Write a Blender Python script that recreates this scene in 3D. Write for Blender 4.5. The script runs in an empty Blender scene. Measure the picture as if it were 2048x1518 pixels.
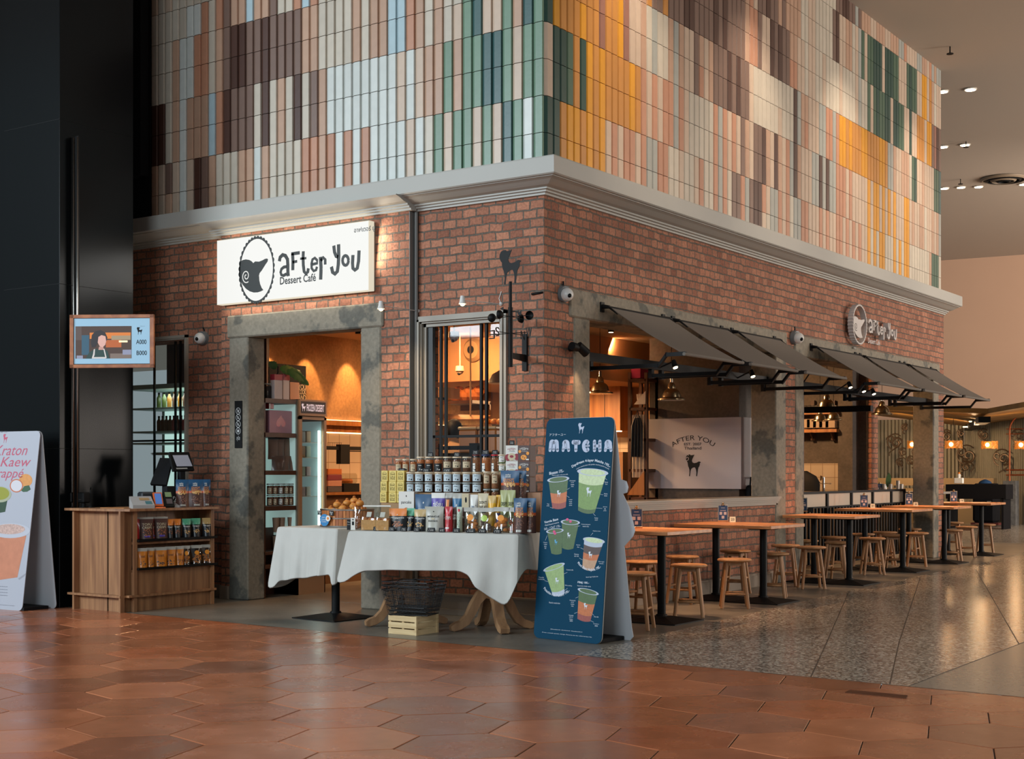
import bpy, bmesh, math, random
from mathutils import Vector, Matrix
from mathutils.geometry import tessellate_polygon
from math import sin, cos, pi
random.seed(7)
S = bpy.context.scene
COL = S.collection

# ---------------------------------------------------------------- camera (2048 x 1518 frame)
FPX, CX, HY, CH = 2788.0, 1024.0, 946.0, 1.27
_n = math.hypot(4064, 2788)
RV = (4064/_n, 2788/_n); FV = (-RV[1], RV[0])
CP = (-(.276*RV[0]+12.02*FV[0]), -(.276*RV[1]+12.02*FV[1]))
cam_d = bpy.data.cameras.new('camera'); cam = bpy.data.objects.new('camera', cam_d); COL.objects.link(cam)
cam.location = (CP[0], CP[1], CH)
cam.rotation_euler = (pi/2, 0, math.atan2(-FV[0], FV[1]))
cam_d.sensor_width = 36; cam_d.lens = FPX/2048*36
cam_d.shift_y = (HY-759)/2048
cam_d.clip_end = 200
S.camera = cam

# ---------------------------------------------------------------- world and big lights
S.view_settings.view_transform = 'Standard'; S.view_settings.look = 'None'
S.view_settings.gamma = 1; S.view_settings.use_curve_mapping = False
S.view_settings.exposure = 0.0
w = bpy.data.worlds.new('world'); S.world = w; w.use_nodes = True
wn = w.node_tree.nodes; wl = w.node_tree.links
bg = wn['Background']; bg.inputs[0].default_value = (.62, .74, .80, 1); bg.inputs[1].default_value = .40

def lamp(name, kind, loc, target, energy, color, size=.1, size_y=None, spot=60, blend=.6):
    d = bpy.data.lights.new(name, kind); d.energy = energy; d.color = color
    if kind == 'AREA':
        d.size = size
        if size_y: d.shape = 'RECTANGLE'; d.size_y = size_y
    else:
        d.shadow_soft_size = size
    if kind == 'SPOT': d.spot_size = math.radians(spot); d.spot_blend = blend
    o = bpy.data.objects.new(name, d); COL.objects.link(o); o.location = loc
    v = Vector(target)-Vector(loc); o.rotation_euler = v.to_track_quat('-Z', 'Y').to_euler()
    return o
COOL = (.80, .92, 1.0); WARM = (1.0, .66, .38); WARM2 = (1.0, .52, .22); PINK = (1.0, .84, .70)
lamp('cool_fill_left', 'AREA', (-8.5, -13.5, 5.8), (-1.5, 0, 2.6), 1750, COOL, 6, 3.5)  # added area lamp for daylight assumed from the left; no window stands there
lamp('cool_fill_front', 'AREA', (3.5, -15, 5.5), (0, 0, 2.2), 700, COOL, 5, 3)  # second added cool area lamp, for light assumed from the front right
lamp('hall_fill', 'AREA', (7.5, 3, 7.2), (1, 6, 2.0), 350, PINK, 3, 12)  # unseen area lamp added to brighten the right face and walkway
lamp('far_wall_fill', 'AREA', (6, 20, 6.5), (-4, 34, 4.0), 1300, (1, .88, .76), 8, 5)  # unseen area lamp added to brighten the far wall
lamp('ceiling_fill', 'AREA', (17, 27, 2.5), (-2, 32, 7.3), 3000, (1, .86, .74), 4, 8)  # added uplight outside the frame, lifts the far part of the ceiling
lamp('ceiling_fill', 'AREA', (15, 15, 2.5), (2, 20, 7.3), 2400, (1, .88, .78), 4, 8)  # same kind of added uplight for the nearer ceiling, no real cove
for i, (y, e) in enumerate([(1.2, 330), (3.9, 330), (6.7, 300), (9.4, 260)]):
    lamp('wall_spot', 'SPOT', (1.9, y, 7.25), (0, y+.2, 5.0), e, (1, .82, .64), .06, spot=50, blend=.9)  # assumed ceiling downlights out of view, grazing the right tiles
for (x, y, z, tx, ty, tz, e, sz) in [(-3.2, 1.8, 2.88, -3.2, 1.9, 0, 45, .25), (-3.2, 4.9, 2.36, -3.2, 4.9, 0, 110, .3), (-2.3, 4.9, 2.9, -2.4, 6.2, 2.0, 60, .25), (-3.4, 3.2, 2.88, -3.6, 4.2, .5, 50, .25), (-2.2, 8.6, 2.9, -2.2, 9.6, 0, 110, .3)]:
    lamp('shop_fill', 'AREA', (x, y, z), (tx, ty, tz), e, (1, .56, .26), sz)  # made-up warm lamps that brighten the shop interior

# ---------------------------------------------------------------- helpers
def yw(px, py, y):      # photograph pixel -> point on the plane y
    a, b = (px-CX)/FPX, (HY-py)/FPX; d = (RV[0]*a+FV[0], RV[1]*a+FV[1], b); t = (y-CP[1])/d[1]
    return Vector((CP[0]+d[0]*t, y, CH+d[2]*t))
def xw(px, py, x):
    a, b = (px-CX)/FPX, (HY-py)/FPX; d = (RV[0]*a+FV[0], RV[1]*a+FV[1], b); t = (x-CP[0])/d[0]
    return Vector((x, CP[1]+d[1]*t, CH+d[2]*t))
def gw(px, py, z=0.):
    a, b = (px-CX)/FPX, (HY-py)/FPX; d = (RV[0]*a+FV[0], RV[1]*a+FV[1], b); t = (z-CH)/d[2]
    return Vector((CP[0]+d[0]*t, CP[1]+d[1]*t, z))
def zw(px, py, Z):
    a, b = (px-CX)/FPX, (HY-py)/FPX
    return Vector((CP[0]+(RV[0]*a+FV[0])*Z, CP[1]+(RV[1]*a+FV[1])*Z, CH+b*Z))
def hx(s):
    c = [int(s[i:i+2], 16)/255 for i in (0, 2, 4)]
    return tuple((v/12.92 if v <= .04045 else ((v+.055)/1.055)**2.4) for v in c)+(1,)

class MB:
    def __init__(s): s.v = []; s.f = []; s.m = []; s.c = []; s.col = None; s.mi = 0; s.sm = []; s.smooth = False
    def add(s, vs, fs):
        o = len(s.v); s.v += [tuple(v) for v in vs]
        for f in fs: s.f.append([o+i for i in f]); s.m.append(s.mi); s.c.append(s.col or (1, 1, 1, 1)); s.sm.append(s.smooth)
        return s
    def box(s, x0, x1, y0, y1, z0, z1):
        return s.add([(x0,y0,z0),(x1,y0,z0),(x1,y1,z0),(x0,y1,z0),(x0,y0,z1),(x1,y0,z1),(x1,y1,z1),(x0,y1,z1)],
                     [(0,3,2,1),(4,5,6,7),(0,1,5,4),(1,2,6,5),(2,3,7,6),(3,0,4,7)])
    def bevbox(s, x0, x1, y0, y1, z0, z1, b=.005):
        vs = []
        for z, k in ((z0, b), (z0+b, 0), (z1-b, 0), (z1, b)):
            for (x, y) in ((x0+b,y0+k),(x1-b,y0+k),(x1-k,y0+b),(x1-k,y1-b),(x1-b,y1-k),(x0+b,y1-k),(x0+k,y1-b),(x0+k,y0+b)): vs.append((x, y, z))
        fs = [tuple(range(7, -1, -1)), tuple(range(24, 32))]
        for r in range(3):
            for i in range(8): j = (i+1) % 8; fs.append((r*8+i, r*8+j, r*8+8+j, r*8+8+i))
        return s.add(vs, fs)
    def cyl(s, p, q, r0, r1=None, n=12, caps=True):
        r1 = r0 if r1 is None else r1
        p, q = Vector(p), Vector(q); d = (q-p).normalized()
        a = d.orthogonal().normalized(); b = d.cross(a); vs = []
        for (c, r) in ((p, r0), (q, r1)):
            for i in range(n): t = 2*pi*i/n; vs.append(c+a*cos(t)*r+b*sin(t)*r)
        fs = [(i, (i+1) % n, n+(i+1) % n, n+i) for i in range(n)]
        if caps: fs += [tuple(range(n-1, -1, -1)), tuple(range(n, 2*n))]
        return s.add(vs, fs)
    def tube(s, pts, r, n=8, closed=False):
        pts = [Vector(p) for p in pts]; N = len(pts); vs = []; a = None
        for i, p in enumerate(pts):
            t = (pts[(i+1) % N if closed else min(i+1, N-1)]-pts[i-1 if (closed or i) else 0]).normalized()
            a = t.orthogonal().normalized() if a is None else (a-t*a.dot(t)).normalized()
            b = t.cross(a); rr = r[i] if isinstance(r, (list, tuple)) else r
            for k in range(n): g = 2*pi*k/n; vs.append(p+a*cos(g)*rr+b*sin(g)*rr)
        fs = []
        for i in range(N if closed else N-1):
            j = (i+1) % N
            for k in range(n): l = (k+1) % n; fs.append((i*n+k, i*n+l, j*n+l, j*n+k))
        if not closed: fs += [tuple(range(n-1, -1, -1)), tuple(range((N-1)*n, N*n))]
        return s.add(vs, fs)
    def lathe(s, prof, c=(0, 0, 0), n=24, sx=1, sy=1):
        vs = []; N = len(prof)
        for (r, z) in prof:
            for i in range(n): t = 2*pi*i/n; vs.append((c[0]+r*cos(t)*sx, c[1]+r*sin(t)*sy, c[2]+z))
        fs = []
        for j in range(N-1):
            for i in range(n): k = (i+1) % n; fs.append((j*n+i, j*n+k, j*n+n+k, j*n+n+i))
        fs += [tuple(range(n-1, -1, -1)), tuple(range((N-1)*n, N*n))]
        return s.add(vs, fs)
    def sphere(s, c, r, n=14, m=9, sz=1.):
        prof = [(max(1e-4, r*sin(pi*j/m)), -r*cos(pi*j/m)*sz) for j in range(m+1)]
        return s.lathe(prof, c, n)
    def prism(s, poly, O, U, V, d):     # polygon in (u,v), extruded by d along U x V
        O, U, V = Vector(O), Vector(U), Vector(V); N = U.cross(V).normalized(); n = len(poly)
        ar = sum(poly[i][0]*poly[(i+1) % n][1]-poly[(i+1) % n][0]*poly[i][1] for i in range(n))
        if ar < 0: poly = list(reversed(poly))
        P = [O+U*u+V*v for u, v in poly]
        tri = tessellate_polygon([[Vector((u, v, 0)) for u, v in poly]]); ft = []
        for t in tri:
            a, b, c = [poly[i] for i in t]
            if (b[0]-a[0])*(c[1]-a[1])-(c[0]-a[0])*(b[1]-a[1]) < 0: t = t[::-1]
            ft.append(tuple(t))
        if abs(d) < 1e-7: return s.add(P, ft)
        vs = P+[p+N*d for p in P]; fs = [(t[2], t[1], t[0]) for t in ft]+[tuple(i+n for i in t) for t in ft]
        fs += [(i, (i+1) % n, n+(i+1) % n, n+i) for i in range(n)]
        return s.add(vs, fs)
    def ribbon(s, pts, wd, O, U, V, d):   # stroke through 2D points
        L = []; Rr = []; n = len(pts)
        for i, p in enumerate(pts):
            q, r = pts[max(i-1, 0)], pts[min(i+1, n-1)]; dx, dy = r[0]-q[0], r[1]-q[1]; l = math.hypot(dx, dy) or 1
            ww = (wd[i] if isinstance(wd, (list, tuple)) else wd)/2; L.append((p[0]-dy/l*ww, p[1]+dx/l*ww)); Rr.append((p[0]+dy/l*ww, p[1]-dx/l*ww))
        for i in range(n-1): s.prism([L[i], L[i+1], Rr[i+1], Rr[i]], O, U, V, d)
        return s

OFF = {}
def obj(name, mb, mats, parent=None, smooth=None, world=True):
    me = bpy.data.meshes.new(name); off = OFF.get(parent.name, Vector()) if parent is not None and world else Vector()
    me.from_pydata([(v[0]-off[0], v[1]-off[1], v[2]-off[2]) for v in mb.v], [], mb.f)
    if not isinstance(mats, (list, tuple)): mats = [mats]
    for m in mats: me.materials.append(m)
    me.polygons.foreach_set('material_index', mb.m)
    sm = mb.sm if smooth is None else [smooth]*len(mb.f)
    me.polygons.foreach_set('use_smooth', sm)
    if mb.col is not None or any(c != (1, 1, 1, 1) for c in mb.c):
        at = me.attributes.new('Col', 'FLOAT_COLOR', 'FACE')
        at.data.foreach_set('color', [x for c in mb.c for x in c])
    me.update()
    o = bpy.data.objects.new(name, me); COL.objects.link(o)
    if parent is not None: o.parent = parent; OFF[o.name] = off
    else: OFF[o.name] = Vector()
    if any(sm):
        try:
            e = me.attributes.new('sharp_edge', 'BOOLEAN', 'EDGE'); bm = bmesh.new(); bm.from_mesh(me)
            fl = [len(x.link_faces) != 2 or x.calc_face_angle(0) > .7 for x in bm.edges]; bm.free(); e.data.foreach_set('value', fl)
        except Exception: pass
    return o
def tag(o, label=None, cat=None, group=None, kind=None):
    if label: o['label'] = label
    if cat: o['category'] = cat
    if group: o['group'] = group
    if kind: o['kind'] = kind
    return o
def thing(name, label, cat, loc=(0, 0, 0), rz=0, group=None):
    o = bpy.data.objects.new(name, None); COL.objects.link(o); o.location = loc; o.rotation_euler = (0, 0, rz); o.empty_display_size = .05
    OFF[o.name] = Vector(loc); return tag(o, label, cat, group)
def struct(name, mb, mats): return tag(obj(name, mb, mats), kind='structure')
def dup(root, loc, rz=None, label=None, group=None):
    r = root.copy(); COL.objects.link(r); r.location = loc
    if rz is not None: r.rotation_euler = (0, 0, rz)
    if label: r['label'] = label
    if group: r['group'] = group
    for ch in list(root.children):
        c = ch.copy(); COL.objects.link(c); c.parent = r
        for g in list(ch.children): d = g.copy(); COL.objects.link(d); d.parent = c
    return r
ORD = ['first','second','third','fourth','fifth','sixth','seventh','eighth','ninth','tenth','eleventh','twelfth','thirteenth','fourteenth']

# text -> mesh (2D verts)
_tc = {}
def tmesh(s, bold=0.):
    k = (s, bold)
    if k in _tc: return _tc[k]
    cu = bpy.data.curves.new('t', 'FONT'); cu.body = s; cu.size = 1; cu.resolution_u = 3; cu.offset = bold
    o = bpy.data.objects.new('t', cu); COL.objects.link(o); bpy.context.view_layer.update()
    me = bpy.data.meshes.new_from_object(o.evaluated_get(bpy.context.evaluated_depsgraph_get()))
    vs = [(v.co.x, v.co.y) for v in me.vertices]; fs = [tuple(p.vertices) for p in me.polygons]
    bpy.data.objects.remove(o); bpy.data.curves.remove(cu); bpy.data.meshes.remove(me)
    if not vs: vs = [(0, 0), (.1, 0), (0, .1)]; fs = []
    x0, x1 = min(v[0] for v in vs), max(v[0] for v in vs); y0, y1 = min(v[1] for v in vs), max(v[1] for v in vs)
    _tc[k] = (vs, fs, x0, x1, y0, y1); return _tc[k]
def put(mb, s, O, U, V, wid, hei=None, bold=0., arc=0., rot=0., shear=0.):
    """write s centred at O, fitted to width wid (and height hei); arc bends it (sagitta / width)"""
    vs, fs, x0, x1, y0, y1 = tmesh(s, bold); O, U, V = Vector(O), Vector(U).normalized(), Vector(V).normalized()
    k = wid/(x1-x0); kz = k if hei is None else hei/(y1-y0); P = []
    for x, y in vs:
        u, v = (x-(x0+x1)/2)*k, (y-(y0+y1)/2)*kz; u += shear*v
        if arc:
            R = wid/(8*arc)+wid*arc/2; a = u/R; u, v = (R+v)*sin(a), (R+v)*cos(a)-R
        if rot: u, v = u*cos(rot)-v*sin(rot), u*sin(rot)+v*cos(rot)
        P.append(O+U*u+V*v)
    return mb.add(P, fs)
def txt(name, s, O, U, V, wid, mat, parent, hei=None, **k):
    m = MB(); put(m, s, O, U, V, wid, hei, **k); return obj(name, m, mat, parent)

# ---------------------------------------------------------------- materials
def nt(name):
    m = bpy.data.materials.new(name); m.use_nodes = True; t = m.node_tree
    return m, t, t.nodes['Principled BSDF'], t.nodes, t.links
MC = {}
def mat(name, color, rough=.6, metal=0., emit=0., noise=0., nscale=8., bump=0., bscale=60., trans=0., alpha=1., coat=0., ecol=None, attr=False, rvar=0., spec=None):
    if name in MC: return MC[name]
    m, t, p, N, L = nt(name); c = hx(color) if isinstance(color, str) else color
    p.inputs['Base Color'].default_value = c; p.inputs['Roughness'].default_value = rough; p.inputs['Metallic'].default_value = metal
    if rough >= .6 or spec is not None: p.inputs['Specular IOR Level'].default_value = .25 if spec is None else spec
    if coat: p.inputs['Coat Weight'].default_value = coat; p.inputs['Coat Roughness'].default_value = .1
    if trans: p.inputs['Transmission Weight'].default_value = trans; p.inputs['IOR'].default_value = 1.2
    if alpha < 1: p.inputs['Alpha'].default_value = alpha
    if emit: p.inputs['Emission Color'].default_value = hx(ecol) if ecol else c; p.inputs['Emission Strength'].default_value = emit
    src = None
    if attr:
        a = N.new('ShaderNodeAttribute'); a.attribute_name = 'Col'; src = a.outputs['Color']; L.new(src, p.inputs['Base Color'])
    if noise:
        g = N.new('ShaderNodeNewGeometry'); n = N.new('ShaderNodeTexNoise'); n.inputs['Scale'].default_value = nscale; n.inputs['Detail'].default_value = 6
        L.new(g.outputs['Position'], n.inputs['Vector'])
        mr = N.new('ShaderNodeMapRange'); mr.inputs[1].default_value = .25; mr.inputs[2].default_value = .75; mr.inputs[3].default_value = 1-noise; mr.inputs[4].default_value = 1+noise
        L.new(n.outputs['Fac'], mr.inputs[0]); mx = N.new('ShaderNodeMix'); mx.data_type = 'RGBA'; mx.blend_type = 'MULTIPLY'; mx.inputs[0].default_value = 1
        if src: L.new(src, mx.inputs[6])
        else: mx.inputs[6].default_value = c
        L.new(mr.outputs[0], mx.inputs[7]); L.new(mx.outputs[2], p.inputs['Base Color'])
        if rvar:
            r2 = N.new('ShaderNodeMapRange'); r2.inputs[1].default_value = .3; r2.inputs[2].default_value = .7; r2.inputs[3].default_value = max(.03, rough-rvar); r2.inputs[4].default_value = rough+rvar
            L.new(n.outputs['Fac'], r2.inputs[0]); L.new(r2.outputs[0], p.inputs['Roughness'])
    if bump:
        g = N.new('ShaderNodeNewGeometry'); n = N.new('ShaderNodeTexNoise'); n.inputs['Scale'].default_value = bscale; n.inputs['Detail'].default_value = 5
        L.new(g.outputs['Position'], n.inputs['Vector']); b = N.new('ShaderNodeBump'); b.inputs['Strength'].default_value = bump; b.inputs['Distance'].default_value = .01
        L.new(n.outputs['Fac'], b.inputs['Height']); L.new(b.outputs[0], p.inputs['Normal'])
    MC[name] = m; return m

def brick_mat(name, c1, c2, mort, bw=.145, rh=.079, hscale=1.):
    m, t, p, N, L = nt(name)
    def nd(k, **kw):
        n = N.new('ShaderNode'+k)
        for a, b in kw.items(): setattr(n, a, b)
        return n
    g = nd('NewGeometry'); sp = nd('SeparateXYZ'); L.new(g.outputs['Position'], sp.inputs[0])
    sn = nd('SeparateXYZ'); L.new(g.outputs['True Normal'], sn.inputs[0])
    def mth(op, a, b=None):
        n = nd('Math', operation=op)
        for i, x in enumerate((a, b)):
            if x is None: continue
            if isinstance(x, (int, float)): n.inputs[i].default_value = x
            else: L.new(x, n.inputs[i])
        return n.outputs[0]
    ax = mth('GREATER_THAN', mth('ABSOLUTE', sn.outputs[1]), .5)
    bx_ = mth('SUBTRACT', 1., ax)
    u = mth('ADD', mth('MULTIPLY', sp.outputs[0], ax), mth('MULTIPLY', mth('MULTIPLY', sp.outputs[1], bx_), 1.25))
    cb = nd('CombineXYZ'); L.new(u, cb.inputs[0]); L.new(sp.outputs[2], cb.inputs[1])
    ns = nd('TexNoise'); ns.inputs['Scale'].default_value = 9; ns.inputs['Detail'].default_value = 3; L.new(g.outputs['Position'], ns.inputs['Vector'])
    sv = nd('VectorMath', operation='SUBTRACT'); L.new(ns.outputs['Color'], sv.inputs[0]); sv.inputs[1].default_value = (.5, .5, .5)
    sc = nd('VectorMath', operation='SCALE'); L.new(sv.outputs[0], sc.inputs[0]); sc.inputs['Scale'].default_value = .034
    av = nd('VectorMath', operation='ADD'); L.new(cb.outputs[0], av.inputs[0]); L.new(sc.outputs[0], av.inputs[1])
    b = nd('TexBrick'); L.new(av.outputs[0], b.inputs['Vector']); b.inputs['Scale'].default_value = 1
    b.inputs['Color1'].default_value = hx(c1); b.inputs['Color2'].default_value = hx(c2); b.inputs['Mortar'].default_value = hx(mort)
    b.inputs['Brick Width'].default_value = bw; b.inputs['Row Height'].default_value = rh; b.inputs['Mortar Size'].default_value = .0078; b.inputs['Mortar Smooth'].default_value = .25
    n2 = nd('TexNoise'); n2.inputs['Scale'].default_value = 45; n2.inputs['Detail'].default_value = 6; L.new(g.outputs['Position'], n2.inputs['Vector'])
    n3 = nd('TexNoise'); n3.inputs['Scale'].default_value = 2.2; n3.inputs['Detail'].default_value = 5; L.new(g.outputs['Position'], n3.inputs['Vector'])
    mr = nd('MapRange'); mr.inputs[1].default_value = .3; mr.inputs[2].default_value = .7; mr.inputs[3].default_value = .72; mr.inputs[4].default_value = 1.22; L.new(n2.outputs['Fac'], mr.inputs[0])
    mr3 = nd('MapRange'); mr3.inputs[1].default_value = .3; mr3.inputs[2].default_value = .7; mr3.inputs[3].default_value = .85; mr3.inputs[4].default_value = 1.12; L.new(n3.outputs['Fac'], mr3.inputs[0])
    mm = mth('MULTIPLY', mr.outputs[0], mr3.outputs[0])
    mx = nd('Mix', data_type='RGBA', blend_type='MULTIPLY'); mx.inputs[0].default_value = 1; L.new(b.outputs['Color'], mx.inputs[6]); L.new(mm, mx.inputs[7])
    L.new(mx.outputs[2], p.inputs['Base Color']); p.inputs['Roughness'].default_value = .85
    hh = mth('ADD', mth('MULTIPLY', b.outputs['Fac'], -1.), mth('MULTIPLY', n2.outputs['Fac'], .45))
    bp = nd('Bump'); bp.inputs['Strength'].default_value = 1.; bp.inputs['Distance'].default_value = .014; L.new(hh, bp.inputs['Height']); L.new(bp.outputs[0], p.inputs['Normal'])
    return m
BRICK = brick_mat('brick', 'aa7359', '84523e', '5d544a')
def wood_mat(name, c1, c2, scale=(1, 1, 1), rough=.5, stripes=14.):
    m, t, p, N, L = nt(name); g = N.new('ShaderNodeNewGeometry'); mp = N.new('ShaderNodeMapping'); mp.inputs['Scale'].default_value = scale
    L.new(g.outputs['Position'], mp.inputs[0]); n = N.new('ShaderNodeTexNoise'); n.inputs['Scale'].default_value = stripes; n.inputs['Detail'].default_value = 5; n.inputs['Distortion'].default_value = .4
    L.new(mp.outputs[0], n.inputs['Vector']); r = N.new('ShaderNodeValToRGB'); r.color_ramp.elements[0].position = .32; r.color_ramp.elements[1].position = .68
    r.color_ramp.elements[0].color = hx(c1); r.color_ramp.elements[1].color = hx(c2); L.new(n.outputs['Fac'], r.inputs[0]); L.new(r.outputs[0], p.inputs['Base Color'])
    p.inputs['Roughness'].default_value = rough; return m
def conc_mat(name, base, dark, scale=3.2, thr=.56, rough=.8, soft=.03, bump=.35):
    m, t, p, N, L = nt(name); g = N.new('ShaderNodeNewGeometry')
    n = N.new('ShaderNodeTexNoise'); n.inputs['Scale'].default_value = scale; n.inputs['Detail'].default_value = 8; n.inputs['Roughness'].default_value = .55; L.new(g.outputs['Position'], n.inputs['Vector'])
    r = N.new('ShaderNodeValToRGB'); r.color_ramp.elements[0].position = thr-soft; r.color_ramp.elements[1].position = thr+soft
    r.color_ramp.elements[0].color = hx(base); r.color_ramp.elements[1].color = hx(dark); L.new(n.outputs['Fac'], r.inputs[0])
    n2 = N.new('ShaderNodeTexNoise'); n2.inputs['Scale'].default_value = 28; n2.inputs['Detail'].default_value = 8; L.new(g.outputs['Position'], n2.inputs['Vector'])
    mr = N.new('ShaderNodeMapRange'); mr.inputs[1].default_value = .25; mr.inputs[2].default_value = .75; mr.inputs[3].default_value = .78; mr.inputs[4].default_value = 1.2; L.new(n2.outputs['Fac'], mr.inputs[0])
    mx = N.new('ShaderNodeMix'); mx.data_type = 'RGBA'; mx.blend_type = 'MULTIPLY'; mx.inputs[0].default_value = 1; L.new(r.outputs[0], mx.inputs[6]); L.new(mr.outputs[0], mx.inputs[7]); L.new(mx.outputs[2], p.inputs['Base Color'])
    b = N.new('ShaderNodeBump'); b.inputs['Strength'].default_value = bump; b.inputs['Distance'].default_value = .006; L.new(n2.outputs['Fac'], b.inputs['Height']); L.new(b.outputs[0], p.inputs['Normal'])
    p.inputs['Roughness'].default_value = rough; return m
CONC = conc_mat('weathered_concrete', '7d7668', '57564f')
FLOORC = conc_mat('polished_concrete', '787268', '5e5a52', 1.3, .5, .34, .12, .12)
PLASTER = conc_mat('brown_plaster', 'a9825a', '7c6043', 2.0, .52, .75, .15, .1)
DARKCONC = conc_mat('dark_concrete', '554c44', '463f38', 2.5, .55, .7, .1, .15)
WOOD = wood_mat('counter_wood', '7a5237', 'a37650', (1, 1, .06), .45, 22)
WOODH = wood_mat('table_wood', 'a86a3c', 'cf8f5a', (.15, .5, .5), .32, 24)
STOOLW = wood_mat('stool_wood', '93673f', 'b3845a', (.6, .6, .08), .45, 30)
CRATEW = wood_mat('pale_wood', 'b89a6c', 'd2b88a', (.1, .1, 1), .6, 40)
BROWNW = wood_mat('dark_shelf_wood', '3c2213', '553220', (.3, .3, .3), .5, 20)
CABW = wood_mat('cabinet_wood', '8a5426', 'b0763c', (1, 1, .05), .5, 18)
BLK = mat('black_metal', '0a0b0c', .55, spec=.2); BLKM = mat('black_matte', '101114', .75)
BLKG = mat('black_gloss_panel', '05080a', .26, bump=.02, bscale=3, spec=.16)
WHITE = mat('white_paint', 'c6c0b4', .5); CORN = mat('cornice_paint', 'a4a29b', .55, noise=.03, nscale=2)
STEEL = mat('brushed_steel', '9a9690', .28, 1.); CHROME = mat('chrome', 'c0bcb4', .12, 1.)
BRASS = mat('lamp_steel', 'b0a184', .25, 1.)
GLASS = mat('clear_glass', 'ffffff', .03, trans=1.)
INK = mat('black_ink', '12161a', .6); PAPERW = mat('white_print', 'e2e2e0', .6); TAGM = mat('black_card', '1c1e22', .6)
def glass_mat(name, tint=(1, 1, 1, 1), ior=1.45):
    m = bpy.data.materials.new(name); m.use_nodes = True; t = m.node_tree; t.nodes.clear(); N, L = t.nodes, t.links
    o = N.new('ShaderNodeOutputMaterial'); a = N.new('ShaderNodeBsdfTransparent'); b = N.new('ShaderNodeBsdfGlossy'); f = N.new('ShaderNodeFresnel'); x = N.new('ShaderNodeMixShader')
    a.inputs[0].default_value = tint; b.inputs['Roughness'].default_value = .03; f.inputs[0].default_value = ior
    g_ = N.new('ShaderNodeNewGeometry'); k_ = N.new('ShaderNodeMath'); k_.operation = 'SUBTRACT'; k_.inputs[0].default_value = 1; L.new(g_.outputs['Backfacing'], k_.inputs[1]); k2 = N.new('ShaderNodeMath'); k2.operation = 'MULTIPLY'; L.new(k_.outputs[0], k2.inputs[0]); L.new(f.outputs[0], k2.inputs[1]); L.new(k2.outputs[0], x.inputs[0]); L.new(a.outputs[0], x.inputs[1]); L.new(b.outputs[0], x.inputs[2]); L.new(x.outputs[0], o.inputs[0]); return m
PANE = glass_mat('window_glass', (.93, .95, .94, 1)); JARG = glass_mat('jar_glass', (.9, .93, .93, 1), 1.3)
# ================================================================ SETTING
# ---- floors
TERR = mat('terracotta_tile', 'ffffff', .25, attr=True, noise=.15, nscale=3.5, bump=.03, bscale=30, rvar=.05)
GROUT = mat('terracotta_grout', '3c2a1f', .8)
def edge_y(x): return -1.747-.0385*x
bm = bmesh.new(); cl = bm.loops.layers.float_color.new('Col'); sd = .338; gp = .003
cols = ['9a6446', '8f5c42', 'a06a4c', '85573f', '966347', 'a26c4e', '8a5f4a', '985e40']
ang = math.radians(-13); ca, sa = cos(ang), sin(ang)
gx0, gy0 = 1.738*ca-4.616*sa*1, 0
gx0 = 1.738*cos(-ang)-(-4.616)*sin(-ang); gy0 = 1.738*sin(-ang)+(-4.616)*cos(-ang)
for i in range(-26, 22):
    for j in range(-18, 18):
        cx = gx0+i*1.5*sd; cy = gy0-j*math.sqrt(3)*sd-(i % 2)*math.sqrt(3)/2*sd
        wx, wy = cx*ca-cy*sa, cx*sa+cy*ca
        if wy > edge_y(wx)+.45 or not (-8 < wx < 9.5 and wy > -12): continue
        c = hx(random.choice(cols)); k = random.uniform(.82, 1.12); c = (c[0]*k*1.22, c[1]*k, c[2]*k*.86, 1)
        dz = random.uniform(0, .0012)
        vs = []
        for (r, z) in ((sd-gp-.004, .004+dz), (sd-gp, .0015)):
            for q in range(6):
                a = q*pi/3; x, y = cx+r*cos(a), cy+r*sin(a); vs.append(bm.verts.new((x*ca-y*sa, x*sa+y*ca, z-.004)))
        f = bm.faces.new(vs[:6]); fl = [f]
        for q in range(6): fl.append(bm.faces.new((vs[q], vs[6+q], vs[6+(q+1) % 6], vs[(q+1) % 6])))
        for f in fl:
            for l in f.loops: l[cl] = c
nrm = Vector((.0385, 1, 0)).normalized()
bmesh.ops.bisect_plane(bm, geom=bm.verts[:]+bm.edges[:]+bm.faces[:], plane_co=(0, -1.747, 0), plane_no=nrm, clear_outer=True)
me = bpy.data.meshes.new('floor_tiles'); bm.to_mesh(me); bm.free(); me.materials.append(TERR)
o = bpy.data.objects.new('floor', me); COL.objects.link(o); tag(o, kind='structure')
b = MB(); b.add([(-9, edge_y(-9), -.006), (-9, -14, -.006), (10, -14, -.006), (10, edge_y(10), -.006)], [(0, 1, 2, 3)]); struct('floor', b, GROUT)
b = MB(); y0 = edge_y(-9)
b.add([(-9, edge_y(-9), -.001), (1.41, edge_y(1.41), -.001), (1.26, .7, -.001), (1.05, 4.5, -.001), (.87, 10.7, -.001), (.5, 16, -.001), (-9, 16, -.001)], [tuple(range(7))])
struct('floor', b, FLOORC)
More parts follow.
